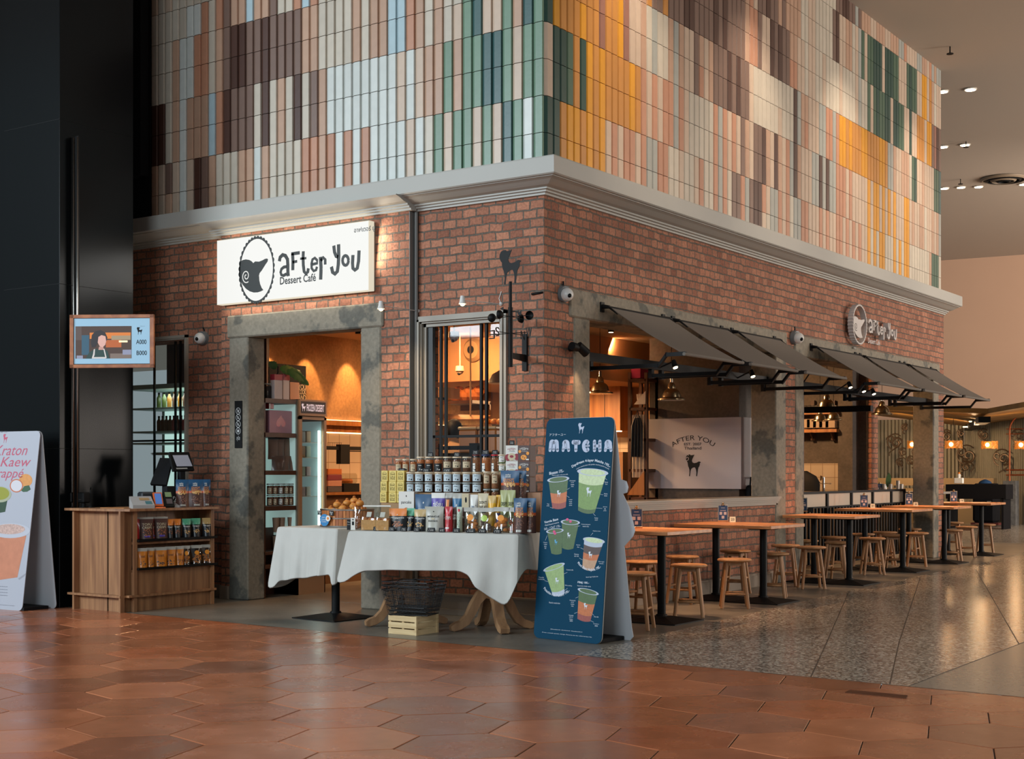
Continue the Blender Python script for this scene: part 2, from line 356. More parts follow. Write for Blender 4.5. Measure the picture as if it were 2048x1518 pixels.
# terrazzo
m, t, p, N, L = nt('terrazzo'); g = N.new('ShaderNodeNewGeometry')
v = N.new('ShaderNodeTexVoronoi'); v.inputs['Scale'].default_value = 62; L.new(g.outputs['Position'], v.inputs['Vector'])
sx = N.new('ShaderNodeSeparateColor'); L.new(v.outputs['Color'], sx.inputs[0])
r = N.new('ShaderNodeValToRGB'); r.color_ramp.interpolation = 'CONSTANT'; e = r.color_ramp.elements
e[0].color = hx('5c554d'); e[1].position = .3; e[1].color = hx('857c70'); x = e.new(.55); x.color = hx('a89e8f'); x = e.new(.8); x.color = hx('beb5a6'); x = e.new(.93); x.color = hx('463f38')
L.new(sx.outputs[0], r.inputs[0]); L.new(r.outputs[0], p.inputs['Base Color']); p.inputs['Roughness'].default_value = .2; TERZ = m
b = MB(); b.add([(1.41, edge_y(1.41), -.0005), (3.822, edge_y(3.822), -.0005), (3.822, 26, -.0005), (-9, 26, -.0005), (-9, 16, -.0005), (.5, 16, -.0005), (.87, 10.7, -.0005), (1.05, 4.5, -.0005), (1.26, .7, -.0005)], [tuple(range(9))])
struct('floor', b, TERZ)
LGREY = mat('light_floor', '7d786d', .25, noise=.08, nscale=30)
b = MB(); b.add([(3.822, edge_y(3.822), -.0005), (12, edge_y(12), -.0005), (12, 26, -.0005), (3.822, 26, -.0005)], [(0, 1, 2, 3)]); b.add([(-30, 26, 0), (14, 26, 0), (14, 50, 0), (-30, 50, 0)], [(0, 1, 2, 3)]); struct('floor', b, LGREY)
# joint strips of the terrazzo
JNT = mat('brass_joint', '4a4138', .5, .4); b = MB()
for (a, c) in [((1.13, 4.2), (2.6, -.1)), ((2.6, -.1), (3.2, -1.87)), ((1.02, 6.9), (3.05, .2)), ((3.05, .2), (3.7, -1.86)), ((1.2, 8.6), (3.82, .6))]:
    d = Vector((c[0]-a[0], c[1]-a[1], 0)).normalized(); q = Vector((-d.y, d.x, 0))*.004; A, Cc = Vector((*a, 0)), Vector((*c, 0))
    b.add([A-q, Cc-q, Cc+q, A+q], [(0, 1, 2, 3)])
b.box(3.818, 3.826, edge_y(3.82), 20, -.001, .0006); struct('trim_1', b, JNT)
RUST = mat('rusty_plate', '5a3420', .6, .5, noise=.2)
pp = [gw(1690, 1386), gw(1812, 1398), gw(1815, 1392), gw(1700, 1381)]
b = MB(); b.add([(q.x, q.y, .001) for q in pp]+[(q.x, q.y, .005) for q in pp], [(4, 5, 6, 7), (0, 1, 5, 4), (1, 2, 6, 5), (2, 3, 7, 6), (3, 0, 4, 7)]); tag(obj('floor_plate', b, RUST), 'thin rusty metal plate lying at the edge between terracotta and grey floors', 'plate')
# thin metal edge between terracotta and concrete
b = MB(); b.add([(-9, edge_y(-9)-.006, .0008), (4.6, edge_y(4.6)-.006, .0008), (4.6, edge_y(4.6)+.006, .0008), (-9, edge_y(-9)+.006, .0008)], [(0, 1, 2, 3)]); struct('trim_2', b, JNT)

# ---- upper tiled box
PAL = dict(W='bfc3bd', C='b8ae9e', K='b8a28e', P='ad8b74', O='ae7d63', M='70594e', D='482f26', B='9fb4ba', G='647f6a', T='355452', E='24423a', H='425a49', Y='c98a1c', N='b57b38', R='8a5f50', S='989992')
LEFT = ['GGGGG','WWGGT','GGKKP','TTGGG','KKTTK','GGTTK','KKGGT','GGGGG','GGPPKC','KKGGCC','GGPPPP','CCPPCC','WWKKPP','KKWWOO','WWKKBB','WWWWBB','WWWWPP','WWWWPP','OOWWCC','WWWWPP',
 'OOWWCC','WWWWCC','OOWWCC','PPPPCC','OOCMPPO','OOCCPPB','CCDDMMO','CCCCMMC','CCPPMMC','CCCCMMM','PPDDDDP','WWCCMMP','PPMMMMB','PPMMDDP','CCMMDDP','CCDDMMMK','CCOOPPOP','PPBBCCCC','MMPPOOOC','DDPPOOWC','KKPPWWWC','WWWWWWCC','KKPPPPCC','PMCCCCCK','KKDDCCCC','PPDDCCCK']
LEFT[24] = 'OOMMPPO'
RIGHT = ['EEKKE','EEEEY','NNEEN','YYHHN','YYNNN','NNEEYN','YYYYNN','NNNNNN','YYYYRR','KKNNNN','OONNNN','KKNNYY','OONNRR','OOYYKK','KKNNKK','OOOOPP','SSKKCCN','SSOOSSM','OOKKCCM','OOOOCCN','CCOOPPM','CCSSSSM','KKOOPPM','CCKKKKD','CCCCKKD',
 'KKCCMMM','OOCCOPM','CCCCKKM','CCCCPPM','OOOOMMDD','SSSSMMMM','OOOOMMDD','CCKKDDMM','MMOOMMMM','MMKKDDMM','OOMMMMMM','SSPPMMPP','MMKKKKOO','DDMMCCOOK','DDMMCCMMM','KODDCCKKM','CKPPCCKKD','SSKKCCDDM','SSDDCCMMM','OOPPKCDDP','KKKKCCMMM','OOOOCCMMP','CCSSCCOPP','SSDDDDOPP','SSPPSSKKP','OOKKPPKKC','OOKKOPCCC']
# px strips on the far half of the right face: (px from, px to, colour) per pair of rows
def st(z, s): return [(1620+a/z, 1620+b_/z, c) for a, b_, c in s]
ZU, ZL = 4.743, 4.465
STR = {0: st(ZL, [(0,62,'K'),(62,92,'O'),(92,122,'K'),(122,152,'O'),(152,212,'K'),(212,268,'O'),(268,298,'K'),(298,326,'O'),(326,354,'K'),(354,380,'O'),(380,407,'K'),(407,434,'O'),(434,510,'K'),(510,537,'Y'),(537,563,'C'),(563,588,'Y'),(588,612,'C'),(612,662,'Y'),(662,732,'C'),(732,757,'Y'),(757,778,'C'),(778,800,'Y'),(800,822,'C'),(822,867,'Y'),(867,1055,'C'),(1055,1075,'P'),(1075,1133,'H'),(1133,1152,'C'),(1152,1300,'H')]),
 1: st(ZL, [(0,62,'S'),(62,92,'D'),(92,122,'S'),(122,152,'D'),(152,212,'S'),(212,298,'O'),(298,326,'K'),(326,354,'O'),(354,510,'K'),(510,537,'Y'),(537,563,'K'),(563,615,'Y'),(615,637,'K'),(637,662,'Y'),(662,686,'K'),(686,710,'Y'),(710,732,'K'),(732,757,'Y'),(757,822,'K'),(822,867,'Y'),(867,888,'K'),(888,910,'P'),(910,932,'K'),(932,950,'P'),(950,972,'K'),(972,1013,'P'),(1013,1035,'C'),(1035,1075,'K'),(1075,1093,'P'),(1093,1112,'K'),(1112,1130,'P'),(1130,1150,'S'),(1150,1300,'P')]),
 2: st(ZL, [(0,62,'K'),(62,122,'S'),(122,182,'O'),(182,212,'S'),(212,240,'O'),(240,300,'Y'),(300,325,'N'),(325,354,'Y'),(354,457,'N'),(457,513,'Y'),(513,612,'N'),(612,662,'Y'),(662,686,'N'),(686,732,'S'),(732,755,'P'),(755,800,'K'),(800,867,'P'),(867,888,'C'),(888,930,'H'),(930,950,'E'),(950,990,'K'),(990,1010,'P'),(1010,1090,'K'),(1090,1128,'H'),(1128,1146,'K'),(1146,1300,'T')]),
 3: st(ZU, [(0,35,'K'),(35,100,'C'),(100,130,'K'),(130,255,'C'),(255,290,'K'),(290,405,'C'),(405,430,'K'),(430,460,'S'),(460,487,'H'),(487,517,'C'),(517,570,'H'),(570,600,'K'),(600,628,'H'),(628,650,'E'),(650,700,'H'),(700,750,'E'),(750,775,'K'),(775,825,'E'),(825,870,'H'),(870,917,'K'),(917,960,'E'),(960,1003,'K'),(1003,1068,'N'),(1068,1090,'K'),(1090,1133,'Y'),(1133,1155,'M'),(1155,1195,'R'),(1195,1215,'D'),(1215,1400,'M')]),
 4: st(ZU, [(0,35,'K'),(35,198,'C'),(198,228,'M'),(228,256,'D'),(256,318,'K'),(318,375,'P'),(375,405,'C'),(405,430,'K'),(430,460,'S'),(460,512,'H'),(512,545,'K'),(545,600,'H'),(600,670,'E'),(670,697,'K'),(697,775,'E'),(775,820,'H'),(820,868,'K'),(868,890,'H'),(890,915,'K'),(915,935,'H'),(935,955,'E'),(955,1000,'H'),(1000,1045,'K'),(1045,1090,'Y'),(1090,1110,'K'),(1110,1130,'N'),(1130,1150,'S'),(1150,1170,'P'),(1170,1190,'C'),(1190,1400,'K')]),
 5: st(ZU, [(0,225,'C'),(225,290,'M'),(290,345,'D'),(345,428,'M'),(428,455,'S'),(455,485,'M'),(485,567,'P'),(567,620,'K'),(620,697,'P'),(697,745,'K'),(745,818,'P'),(818,843,'S'),(843,865,'P'),(865,888,'S'),(888,913,'O'),(913,1000,'K'),(1000,1040,'S'),(1040,1085,'P'),(1085,1125,'K'),(1125,1145,'O'),(1145,1165,'S'),(1165,1187,'P'),(1187,1400,'S')])}
def px_of(x, y):
    dx, dy = x-CP[0], y-CP[1]; return CX+FPX*(dx*RV[0]+dy*RV[1])/(dx*FV[0]+dy*FV[1])
TILE = mat('glazed_tile', 'ffffff', .38, attr=True, noise=.05, nscale=12, bump=.05, bscale=40)
TGR = mat('tile_grout', '3a332c', .9)
def tilewall(axis, n, pitch, zr, colfn):
    b = MB(); rnd = random.Random(3)
    for i in range(n):
        for r in range(zr):
            c = hx(PAL[colfn(i, r)]); k = rnd.uniform(.93, 1.06); b.col = (c[0]*k, c[1]*k, c[2]*k, 1)
            z0, z1 = 4.207+.319*(r-1)+.003, 4.207+.319*r-.003
            if z0 > 7.33: continue
            z1 = min(z1, 7.33)
            a0, a1 = i*pitch+.002, (i+1)*pitch-.002
            # profile across the tile: bevelled left third, flat right part
            pf = [(a0, -.02), (a0, .0), (a0+pitch*.22, .020), (a1-.004, .022), (a1, .014), (a1, -.02)]
            if axis == 'L': pf = [(-(a0), -.02), (-(a0), .012), (-(a0)-.004, .020), (-(a1)+pitch*.26, .018), (-(a1), .002), (-(a1), -.02)]
            vs = []
            for z in (z0, z1):
                for a, d in pf: vs.append((a, -d, z) if axis == 'L' else (d, a, z))
            m_ = len(pf); fs = [(q, q+1, m_+q+1, m_+q) for q in range(m_-1)]+[tuple(range(m_-1, -1, -1)), tuple(range(m_, 2*m_))]
            if axis == 'L': fs = [tuple(reversed(f)) for f in fs]
            b.add(vs, fs)
    return b
def lc(i, r):
    s = LEFT[i]; return s[r] if r < len(s) else s[-1]
def rc(j, r):
    if j < 52:
        s = RIGHT[j]; return s[r] if r < len(s) else s[-1]
    px = px_of(0, (j+.5)*.1113)
    for a, b_, c in STR[min(r//2, 5)]:
        if a <= px < b_: return c
    return 'K'
tag(obj('wall_left_tiles', tilewall('L', 46, .1085, 9, lc), TILE), kind='structure').name = 'wall_left_upper'
tag(obj('wall_right_tiles', tilewall('R', 98, .1113, 11, rc), TILE), kind='structure').name = 'wall_right_upper'
b = MB(); b.box(-5.4, -.012, .004, .3, 3.85, 7.33); b.box(-.3, -.004, .02, 10.9, 3.85, 7.33); struct('wall_upper', b, TGR)

# ---- cornice
def cornice(b, pf, pts):      # sweep profile (out, z) along corner points; outwards = right-hand side, mitred
    for i in range(len(pts)-1):
        (p, m0), (q, m1) = pts[i], pts[i+1]
        A = [(p[0]+m0[0]*o_, p[1]+m0[1]*o_, z) for o_, z in pf]; B = [(q[0]+m1[0]*o_, q[1]+m1[1]*o_, z) for o_, z in pf]; n = len(pf)
        b.add(A+B, [(k, (k+1) % n, n+(k+1) % n, n+k) for k in range(n)]+[tuple(range(n-1, -1, -1)), tuple(range(n, 2*n))])
b = MB()
fas = [(-.02, 3.93), (.28, 3.93), (.283, 3.92), (.283, 3.785), (.27, 3.775), (-.02, 3.775)]
cov = [(-.05, 3.777), (.245, 3.777), (.245, 3.768), (.225, 3.764), (.20, 3.757), (.165, 3.742), (.13, 3.728), (.10, 3.722), (.08, 3.72), (.08, 3.706), (.055, 3.700), (.055, 3.686), (.03, 3.682), (.03, 3.665), (-.05, 3.665)]
corner = ((0, 0), (1, -1))
cornice(b, fas, [((-5.9, 0), (0, -1)), corner, ((0, 11.1), (1, 0))])
cornice(b, cov, [((-5.9, 0), (0, -1)), ((-3.86, 0), (0, -1))]); cornice(b, cov, [((-1.41, 0), (0, -1)), corner, ((0, 11.1), (1, 0))])
cornice(b, [(o_+.04, z) for o_, z in cov], [((-3.93, -.06), (0, -1)), ((-1.36, -.06), (0, -1))])
struct('trim_3', b, CORN)

# ---- brick walls and concrete frames, left face
def wallx(b, x0, x1, y0, y1, z1, ops):     # wall along X with openings [(xa, xb, za, zb)]
    xs = sorted({x0, x1, *[o_[0] for o_ in ops], *[o_[1] for o_ in ops]})
    for a, c in zip(xs, xs[1:]):
        o_ = [q for q in ops if q[0] <= a and q[1] >= c]
        if not o_: b.box(a, c, y0, y1, 0, z1)
        else:
            if o_[0][2] > 0: b.box(a, c, y0, y1, 0, o_[0][2])
            b.box(a, c, y0, y1, o_[0][3], z1)
def wally(b, y0, y1, x0, x1, z1, ops):
    ys = sorted({y0, y1, *[o_[0] for o_ in ops], *[o_[1] for o_ in ops]})
    for a, c in zip(ys, ys[1:]):
        o_ = [q for q in ops if q[0] <= a and q[1] >= c]
        if not o_: b.box(x0, x1, a, c, 0, z1)
        else:
            if o_[0][2] > 0: b.box(x0, x1, a, c, 0, o_[0][2])
            b.box(x0, x1, a, c, o_[0][3], z1)
b = MB(); wallx(b, -6.6, -3.83, 0, .28, 3.72, [(-6.3, -4.47, .88, 2.66)])
wallx(b, -3.83, -1.405, -.1, .128, 3.72, [(-3.71, -1.74, -1, 2.84)])
wallx(b, -1.405, 0, 0, .28, 3.72, [(-1.36, -.41, .88, 2.66)])
struct('wall_left', b, BRICK)
b = MB()
wally(b, .28, 11.1, -.28, 0, 3.72, [(.48, 5.141, -1, 2.905), (5.434, 10.85, -1, 2.905)]);
b.box(-.279, 0, .749, 4.853, 0, .90); struct('wall_right', b, BRICK)
b = MB(); b.bevbox(-3.715, -3.45, -.112, .13, 0, 2.63, .012); b.bevbox(-1.98, -1.735, -.112, .13, 0, 2.63, .012); b.bevbox(-3.735, -1.70, -.125, .13, 2.625, 2.85, .014)
tag(obj('door_frame', b, CONC), kind='structure').name = 'door_1'
b = MB()
b.bevbox(-.30, .012, .478, .748, 0, 2.66, .012); b.bevbox(-.30, .012, 4.854, 5.143, 0, 2.66, .012); b.bevbox(-.30, .02, .40, 5.16, 2.655, 2.91, .014)
b.bevbox(-.30, .012, 5.432, 5.676, 0, 2.66, .012); b.bevbox(-.30, .012, 10.58, 10.83, 0, 2.66, .012); b.bevbox(-.30, .02, 5.40, 10.86, 2.655, 2.91, .014)
struct('trim_4', b, CONC)
b = MB()   # ledge on the half wall
for z0, z1, o_ in ((.985, 1.0, .06), (.965, .985, .05), (.945, .965, .035), (.925, .945, .022), (.905, .925, .012)): b.box(-.32, o_, .76, 4.90, z0, z1)
struct('trim_5', b, mat('ledge_paint', '958a7c', .5))
BASEP = mat('skirting_paint', '85796c', .6)
b = MB(); b.box(-3.83, -3.716, -.13, -.1, 0, .13); b.box(-5.5, -3.83, -.03, 0, 0, .13); b.box(-1.733, -1.36, -.13, -.1, 0, .2); b.box(-1.36, .03, -.055, 0, 0, .17); b.box(-1.36, .05, -.085, 0, 0, .05)
b.box(-1.36, .05, -.065, 0, .17, .185); b.box(0, .03, -.03, .47, 0, .17); struct('baseboard_left', b, BASEP)
b = MB(); b.box(0, .03, .75, 4.85, 0, .13); b.box(0, .018, .75, 4.85, .13, .15); struct('baseboard_right', b, BASEP)

# ---- interior shell
WARMW = mat('interior_warm_paint', 'b98a5c', .8); 
b = MB(); b.box(-5.1, -5.0, 1.15, 11, 0, 3.0); struct('wall_inner_left', b, PLASTER)
b = MB(); b.box(-6.5, -.28, .28, 6.3, 2.95, 3.05); b.box(-6.5, -.28, 6.3, 11.0, 2.95, 3.05); struct('ceiling_inner', b, mat('interior_ceiling', 'a98b6c', .8))
b = MB(); b.box(-6.5, -1.9, 6.3, 6.5, 0, 3.0); struct('wall_inner_back', b, WARMW)
b = MB(); b.box(-6.5, -.55, .3, 11, -.01, .001); struct('floor_inner', b, FLOORC)
# bulkhead over the kitchen
b = MB(); b.box(-4.9, -2.2, 4.0, 6.3, 2.42, 2.95); struct('wall_bulkhead', b, mat('bulkhead_paint', 'b5845a', .8))
# white tile band behind kitchen
TW = None
m, t, p, N, L = nt('square_white_tiles'); g = N.new('ShaderNodeNewGeometry'); sp = N.new('ShaderNodeSeparateXYZ'); L.new(g.outputs['Position'], sp.inputs[0]); cb = N.new('ShaderNodeCombineXYZ')
ad = N.new('ShaderNodeMath'); L.new(sp.outputs[0], ad.inputs[0]); L.new(sp.outputs[1], ad.inputs[1]); L.new(ad.outputs[0], cb.inputs[0]); L.new(sp.outputs[2], cb.inputs[1])
bt = N.new('ShaderNodeTexBrick'); bt.offset = 0; L.new(cb.outputs[0], bt.inputs['Vector']); bt.inputs['Scale'].default_value = 1; bt.inputs['Brick Width'].default_value = .2; bt.inputs['Row Height'].default_value = .2; bt.inputs['Mortar Size'].default_value = .004
bt.inputs['Color1'].default_value = hx('b7a893'); bt.inputs['Color2'].default_value = hx('b0a18c'); bt.inputs['Mortar'].default_value = hx('7d6b55'); L.new(bt.outputs[0], p.inputs['Base Color']); p.inputs['Roughness'].default_value = .3; TILEW = m
b = MB(); b.box(-4.99, -1.9, 6.27, 6.31, .6, 1.75); b.box(-5.0, -4.97, .9, 6.3, .8, 1.75); struct('wall_inner_tiles', b, TILEW)
XA, XB = yw(1683, 900, 10.85).x, yw(1705, 900, 10.7).x
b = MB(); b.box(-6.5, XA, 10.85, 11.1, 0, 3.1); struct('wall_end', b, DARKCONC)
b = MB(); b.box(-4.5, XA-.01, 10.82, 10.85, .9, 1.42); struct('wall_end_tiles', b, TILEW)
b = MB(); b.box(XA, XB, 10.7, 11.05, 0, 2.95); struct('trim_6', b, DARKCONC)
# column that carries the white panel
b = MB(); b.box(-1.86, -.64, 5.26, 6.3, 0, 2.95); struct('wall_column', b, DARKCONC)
# beyond the tiled box: hall walls and ceiling
HALL = mat('hall_paint', 'b3937c', .85, noise=.03, nscale=.6)
b = MB(); HP = [zw(1500, 1000, 42.5), zw(2500, 1000, 36.0)]
b.add([(p[0], p[1], z) for p in HP for z in (-.1, 7.4)], [(0, 2, 3, 1)]); struct('wall_far', b, HALL)
b = MB(); b.add([(-60, -6, 7.33), (-60, 46, 7.33), (40, 46, 7.33), (40, -6, 7.33)], [(0, 1, 2, 3)]); struct('ceiling', b, mat('hall_ceiling', 'a89a8c', .85))
# black clad column and wall at left
b = MB(); b.bevbox(-5.2, -4.36, -1.66, -.78, 0, 7.33, .004); b.box(-5.36, -5.2, -1.60, -.9, 0, 7.33); struct('wall_black_column', b, [BLKG])
b = MB()
for z in (1.5, 3.05, 4.6): b.box(-5.2, -4.358, -1.662, -.79, z, z+.004)
struct('trim_7', b, BLK)
b = MB(); b.box(-5.30, -5.0, -.14, -.02, 4.42, 7.33); b.box(-5.36, -4.985, -.03, .0, 3.93, 7.33); struct('trim_8', b, BLKM)  # black hanging panel; wall strip behind it blackened for the column's shadow
b = MB(); b.box(-9, -5.36, -.9, -.6, 0, 3.9); struct('wall_far_left', b, mat('tan_wall', '8d7660', .7)); b = MB(); b.box(-9, -5.36, -.9, -.6, 3.9, 7.33); struct('wall_far_left_upper', b, BLKM)
# ================================================================ LOGOS (2D shapes, traced once)
RAMP = [(1162,195),(1148,225),(1128,262),(1119,290),(1130,315),(1160,325),(1200,318),(1225,305),(1240,300),(1270,308),(1268,318),(1252,325),(1254,345),(1245,370),(1228,395),(1222,420),(1215,470),(1207,525),(1190,522),(1196,470),(1190,430),(1178,400),(1165,388),(1135,395),(1110,410),(1098,440),(1092,480),(1088,525),(1070,522),(1078,470),(1078,430),(1068,395),(1055,370),(1050,335),(1046,312),(1030,292),(1018,262),(1020,230),(1035,205),(1062,192),(1088,192),(1103,206),(1112,203),(1125,203),(1145,200)]
RAM = [((x-1144)/335, (525-y)/335) for x, y in RAMP]        # height 1, centred
def ram(mb, O, U, V, h, d=0., flip=1, horn=None, hm=1):
    mb.prism([(u*h*flip, v*h) for u, v in RAM], O, U, V, d)
    if horn is not None:
        U_, V_ = Vector(U).normalized(), Vector(V).normalized(); N = U_.cross(V_); old = mb.mi; mb.mi = hm; pts = []
        for k in range(26):
            a = .6+k*.42; r = .145-.0052*k; pts.append(((-.215+r*cos(a))*h*flip, (.80+r*sin(a))*h))
        mb.ribbon(pts, .018*h, Vector(O)+N*horn, U, V, 0); mb.mi = old
# shop logo traced in sign coordinates: (v, w) of the crop -> metres on the sign plane
def SG(v, w): q = yw(440+v/6.4, 460+w/6.4, -.205); return (q.x, q.z)
HEADP = [SG(*q) for q in [(262,402),(290,385),(330,376),(370,382),(400,398),(425,425),(450,402),(500,405),(545,387),(575,370),(600,365),(612,375),(605,405),(580,440),(555,480),(530,520),(505,550),(497,580),(500,640),(510,690),(530,740),(552,768),(520,785),(480,798),(430,800),(380,785),(330,750),(290,700),(262,650),(250,600),(245,530),(248,460)]]
LET = [([(758,400),(768,350),(800,318),(835,328),(862,375),(867,450),(867,520),(872,590)], 38), ([(852,468),(815,475),(785,500),(775,540),(785,575),(812,583),(850,562)], 30),
 ([(928,298),(932,400),(930,515)], 36), ([(912,306),(1018,291)], 32), ([(930,412),(985,400)], 26), ([(1065,272),(1062,360),(1065,450),(1075,530),(1100,560),(1122,535),(1130,490)], 34), ([(1026,368),(1102,360)], 22),
 ([(1180,440),(1243,425),(1240,385),(1212,357),(1182,378),(1170,430),(1172,490),(1198,525),(1228,512),(1240,470)], 27), ([(1283,345),(1292,480),(1287,635)], 38), ([(1292,395),(1320,350),(1345,378),(1345,442)], 30),
 ([(1455,200),(1464,280),(1485,335),(1512,345)], 36), ([(1516,183),(1518,330),(1512,450),(1500,530),(1470,562),(1440,540),(1425,470)], 38), ([(1605+38*cos(k*pi/8), 390+62*sin(k*pi/8)) for k in range(17)], 30),
 ([(1700,320),(1695,420),(1700,490),(1725,512),(1755,490),(1772,400),(1778,262)], 36)]
mpv = (SG(1500, 400)[0]-SG(1000, 400)[0])/500
LETW = [([SG(*q) for q in pts], wd*mpv) for pts, wd in LET]
OC = SG(465, 510); ORX = (SG(690, 510)[0]-SG(240, 510)[0])/2-.012; ORZ = ORX*1.36
def logo(frame, letters, tf, U, V, d, so=0.):
    """scalloped frame ring + head into mb 'frame', lettering into 'letters'; tf maps sign metres to the plane"""
    O = Vector((0, 0, 0))
    for k in range(36):
        a, c = 2*pi*k/36, 2*pi*(k+1)/36; rg = []
        for q in range(7):
            t = a+(c-a)*q/6; rr = 1.03+.055*sin(pi*q/6); rg.append((OC[0]+ORX*rr*cos(t), OC[1]+ORZ*rr*sin(t)))
        for q in (1, 0): t = a+(c-a)*q; rg.append((OC[0]+ORX*.985*cos(t), OC[1]+ORZ*.985*sin(t)))
        frame.prism([tf(*g_) for g_ in rg], *U, d)
    frame.prism([tf(*g_) for g_ in HEADP], *U, d)
    for pts, wd in LETW: letters.ribbon([tf(*g_) for g_ in pts], wd*V, *U, d)
def spiral(mb, tf, U, wd, d):
    pts = []
    for k in range(30):
        a = -1.0-k*.36; r = .068*(1-k/33); c = SG(335, 590); pts.append(tf(c[0]+r*cos(a)*.85, c[1]+r*sin(a)))
    mb.ribbon(pts, wd, *U, d)

# ---- lit sign on the left face
SIGNE = mat('sign_face_light', '3a3a3a', .6, emit=.88, ecol='fffffa'); SIGNS = mat('sign_side_light', '504c44', .6, emit=.72, ecol='fff4da'); SINK = mat('sign_lettering', '14160f', .5)
for p_, t_, sx_, sy_, e_ in (((-2.8, -.16, 3.61), (-2.8, -.16, 4), 1.9, .05, 1.6), ((-2.8, -.16, 2.95), (-2.8, -.14, 2), 1.9, .05, 3.0), ((-1.79, -.16, 3.28), (0, -.15, 3.1), .05, .55, 4.5), ((-3.8, -.16, 3.28), (-5, -.15, 3.2), .05, .55, 2), ((-2.8, -.21, 3.28), (-2.8, -3, 3.0), 1.9, .6, 20)):
    lamp('sign_glow', 'AREA', p_, t_, e_, (1, .86, .66) if e_ != 20 else (1, .96, .9), sx_, sy_)
r_ = thing('lightbox_sign', 'white illuminated rectangular sign box reading after you Dessert Cafe over the doorway', 'sign', (-2.79, -.1, 2.957))
b = MB(); b.mi = 1; b.box(-3.79, -1.80, -.20, -.125, 2.957, 3.603); b.mi = 0; b.box(-3.785, -1.805, -.2015, -.2, 2.962, 3.598); box_ = obj('sign_box', b, [SIGNE, SIGNS], r_)
b = MB(); b.box(-3.785, -1.805, -.125, -.1, 2.965, 3.595); obj('back_panel', b, mat('sign_back', '8c8578', .5), r_)
fr, le = MB(), MB(); UU = ((0, -.2015, 0), (1, 0, 0), (0, 0, 1)); logo(fr, le, lambda x, z: (x, z), UU, 1, .004)
f_ = obj('ram_emblem', fr, SINK, r_); tag(f_, 'black ram head inside a scalloped oval')
sp_ = MB(); spiral(sp_, lambda x, z: (x, z), ((0, -.206, 0), (1, 0, 0), (0, 0, 1)), .009, .0004); obj('horn_spiral', sp_, SIGNE, f_)
obj('lettering', le, SINK, r_)
c_ = yw(440+995/6.4, 460+628/6.4, -.203); txt('caption', 'Dessert Café', (c_.x, -.203, c_.z), (1, 0, 0), (0, 0, 1), SG(1225, 600)[0]-SG(765, 600)[0], SINK, r_, hei=.075, bold=.02)
c_ = yw(430+1417/4.744, 420+187/4.744, -.203); txt('thai_caption', 'อาฟเตอร์ ยู', (c_.x, -.203, c_.z), (1, 0, 0), (0, 0, 1), .25, SINK, r_, bold=.015)
# ---- raised white logo on the right face
RL = mat('raised_letter_white', 'b5aeaa', .5)
r_ = thing('wall_logo', 'raised white ram logo and after you lettering on the long brick wall', 'sign', (.0, 8.2, 2.9))
ya, yb = xw(1704, 650, .1).y, xw(1793, 650, .1).y; xa = OC[0]-ORX*1.08; xb = SG(1800, 400)[0]; zt = xw(1719, 608.6, .1).z; zb = xw(1719, 689.6, .1).z
kz = (zt-zb)/(2*ORZ*1.08); ky = (yb-ya)/(xb-xa)
tf = lambda x, z: (ya+(x-xa)*ky, (zt+zb)/2+(z-OC[1])*kz*1.0)
UR = ((.04, 0, 0), (0, 1, 0), (0, 0, 1)); fr, le = MB(), MB(); logo(fr, le, tf, UR, (ky+kz)/2, .07)
f_ = obj('ram_emblem', fr, RL, r_); obj('lettering', le, RL, r_)
sp_ = MB(); spiral(sp_, tf, ((.1105, 0, 0), (0, 1, 0), (0, 0, 1)), .012, .0006); obj('horn_spiral', sp_, mat('groove_grey', '6b6460', .7), f_)
cc = xw(1748, 683, .05); cm_ = MB(); put(cm_, 'Dessert Café', (.045, cc.y+.02, cc.z), (0, 1, 0), (0, 0, 1), (yb-ya)*.27, .07, bold=.02); obj('caption', cm_, RL, r_)
b = MB()
for pts, wd in LETW: 
    q = tf(*pts[0]); b.box(0, .045, q[0]-.008, q[0]+.008, q[1]-.008, q[1]+.008)
q = tf(*OC)
for dz in (-.3, -.2, -.1): b.box(0, .045, q[0]-.05, q[0]+.03, q[1]+dz-.01, q[1]+dz+.01)
obj('standoff', b, STEEL, r_)

# ---- windows
FRM = mat('window_frame_paint', '8f887c', .5)
def ringframe(b, x0, x1, z0, z1, y, steps):       # stepped moulding around an opening in the y plane
    for (o_, wd, dp) in steps:
        for (a, c, e, f) in ((x0-o_, x0-o_+wd, z0-o_, z1+o_), (x1+o_-wd, x1+o_, z0-o_, z1+o_), (x0-o_, x1+o_, z1+o_-wd, z1+o_), (x0-o_, x1+o_, z0-o_, z0-o_+wd)): b.box(a, c, y-dp, y+.04, e, f)
b = MB(); ringframe(b, -1.33, -.44, .95, 2.64, 0, [(.06, .03, .03), (.03, .02, .045), (.01, .015, .02), (-.005, .03, -.01)])
wf = struct('window_1', b, FRM)
b = MB()
for px in (882, 892, 962.5, 973): q = yw(px, 700, .06); b.box(q.x-.011, q.x+.011, .05, .075, .95, 2.65)
q = yw(900, 873, .06); b.box(-1.34, -.42, .052, .072, q.z-.012, q.z+.012)
OFF['window_1'] = Vector(); obj('glazing_bar', b, BLK, wf)
b = MB(); b.box(-1.35, -.42, .08, .086, .93, 2.66); obj('pane', b, PANE, wf)
b = MB(); b.box(-1.335, -1.235, .03, .07, .93, 2.65); obj('blind_panel', b, mat('dark_panel', '11161a', .5), wf)
b = MB(); ringframe(b, -5.42, -4.47, .93, 2.66, 0, [(.05, .03, .03), (.025, .02, .02)]); wf = struct('window_2', b, FRM); OFF[wf.name] = Vector()
b = MB()
for px in (309, 351, 361): q = yw(px, 700, .06); b.box(q.x-.009, q.x+.009, .05, .07, .93, 2.66)
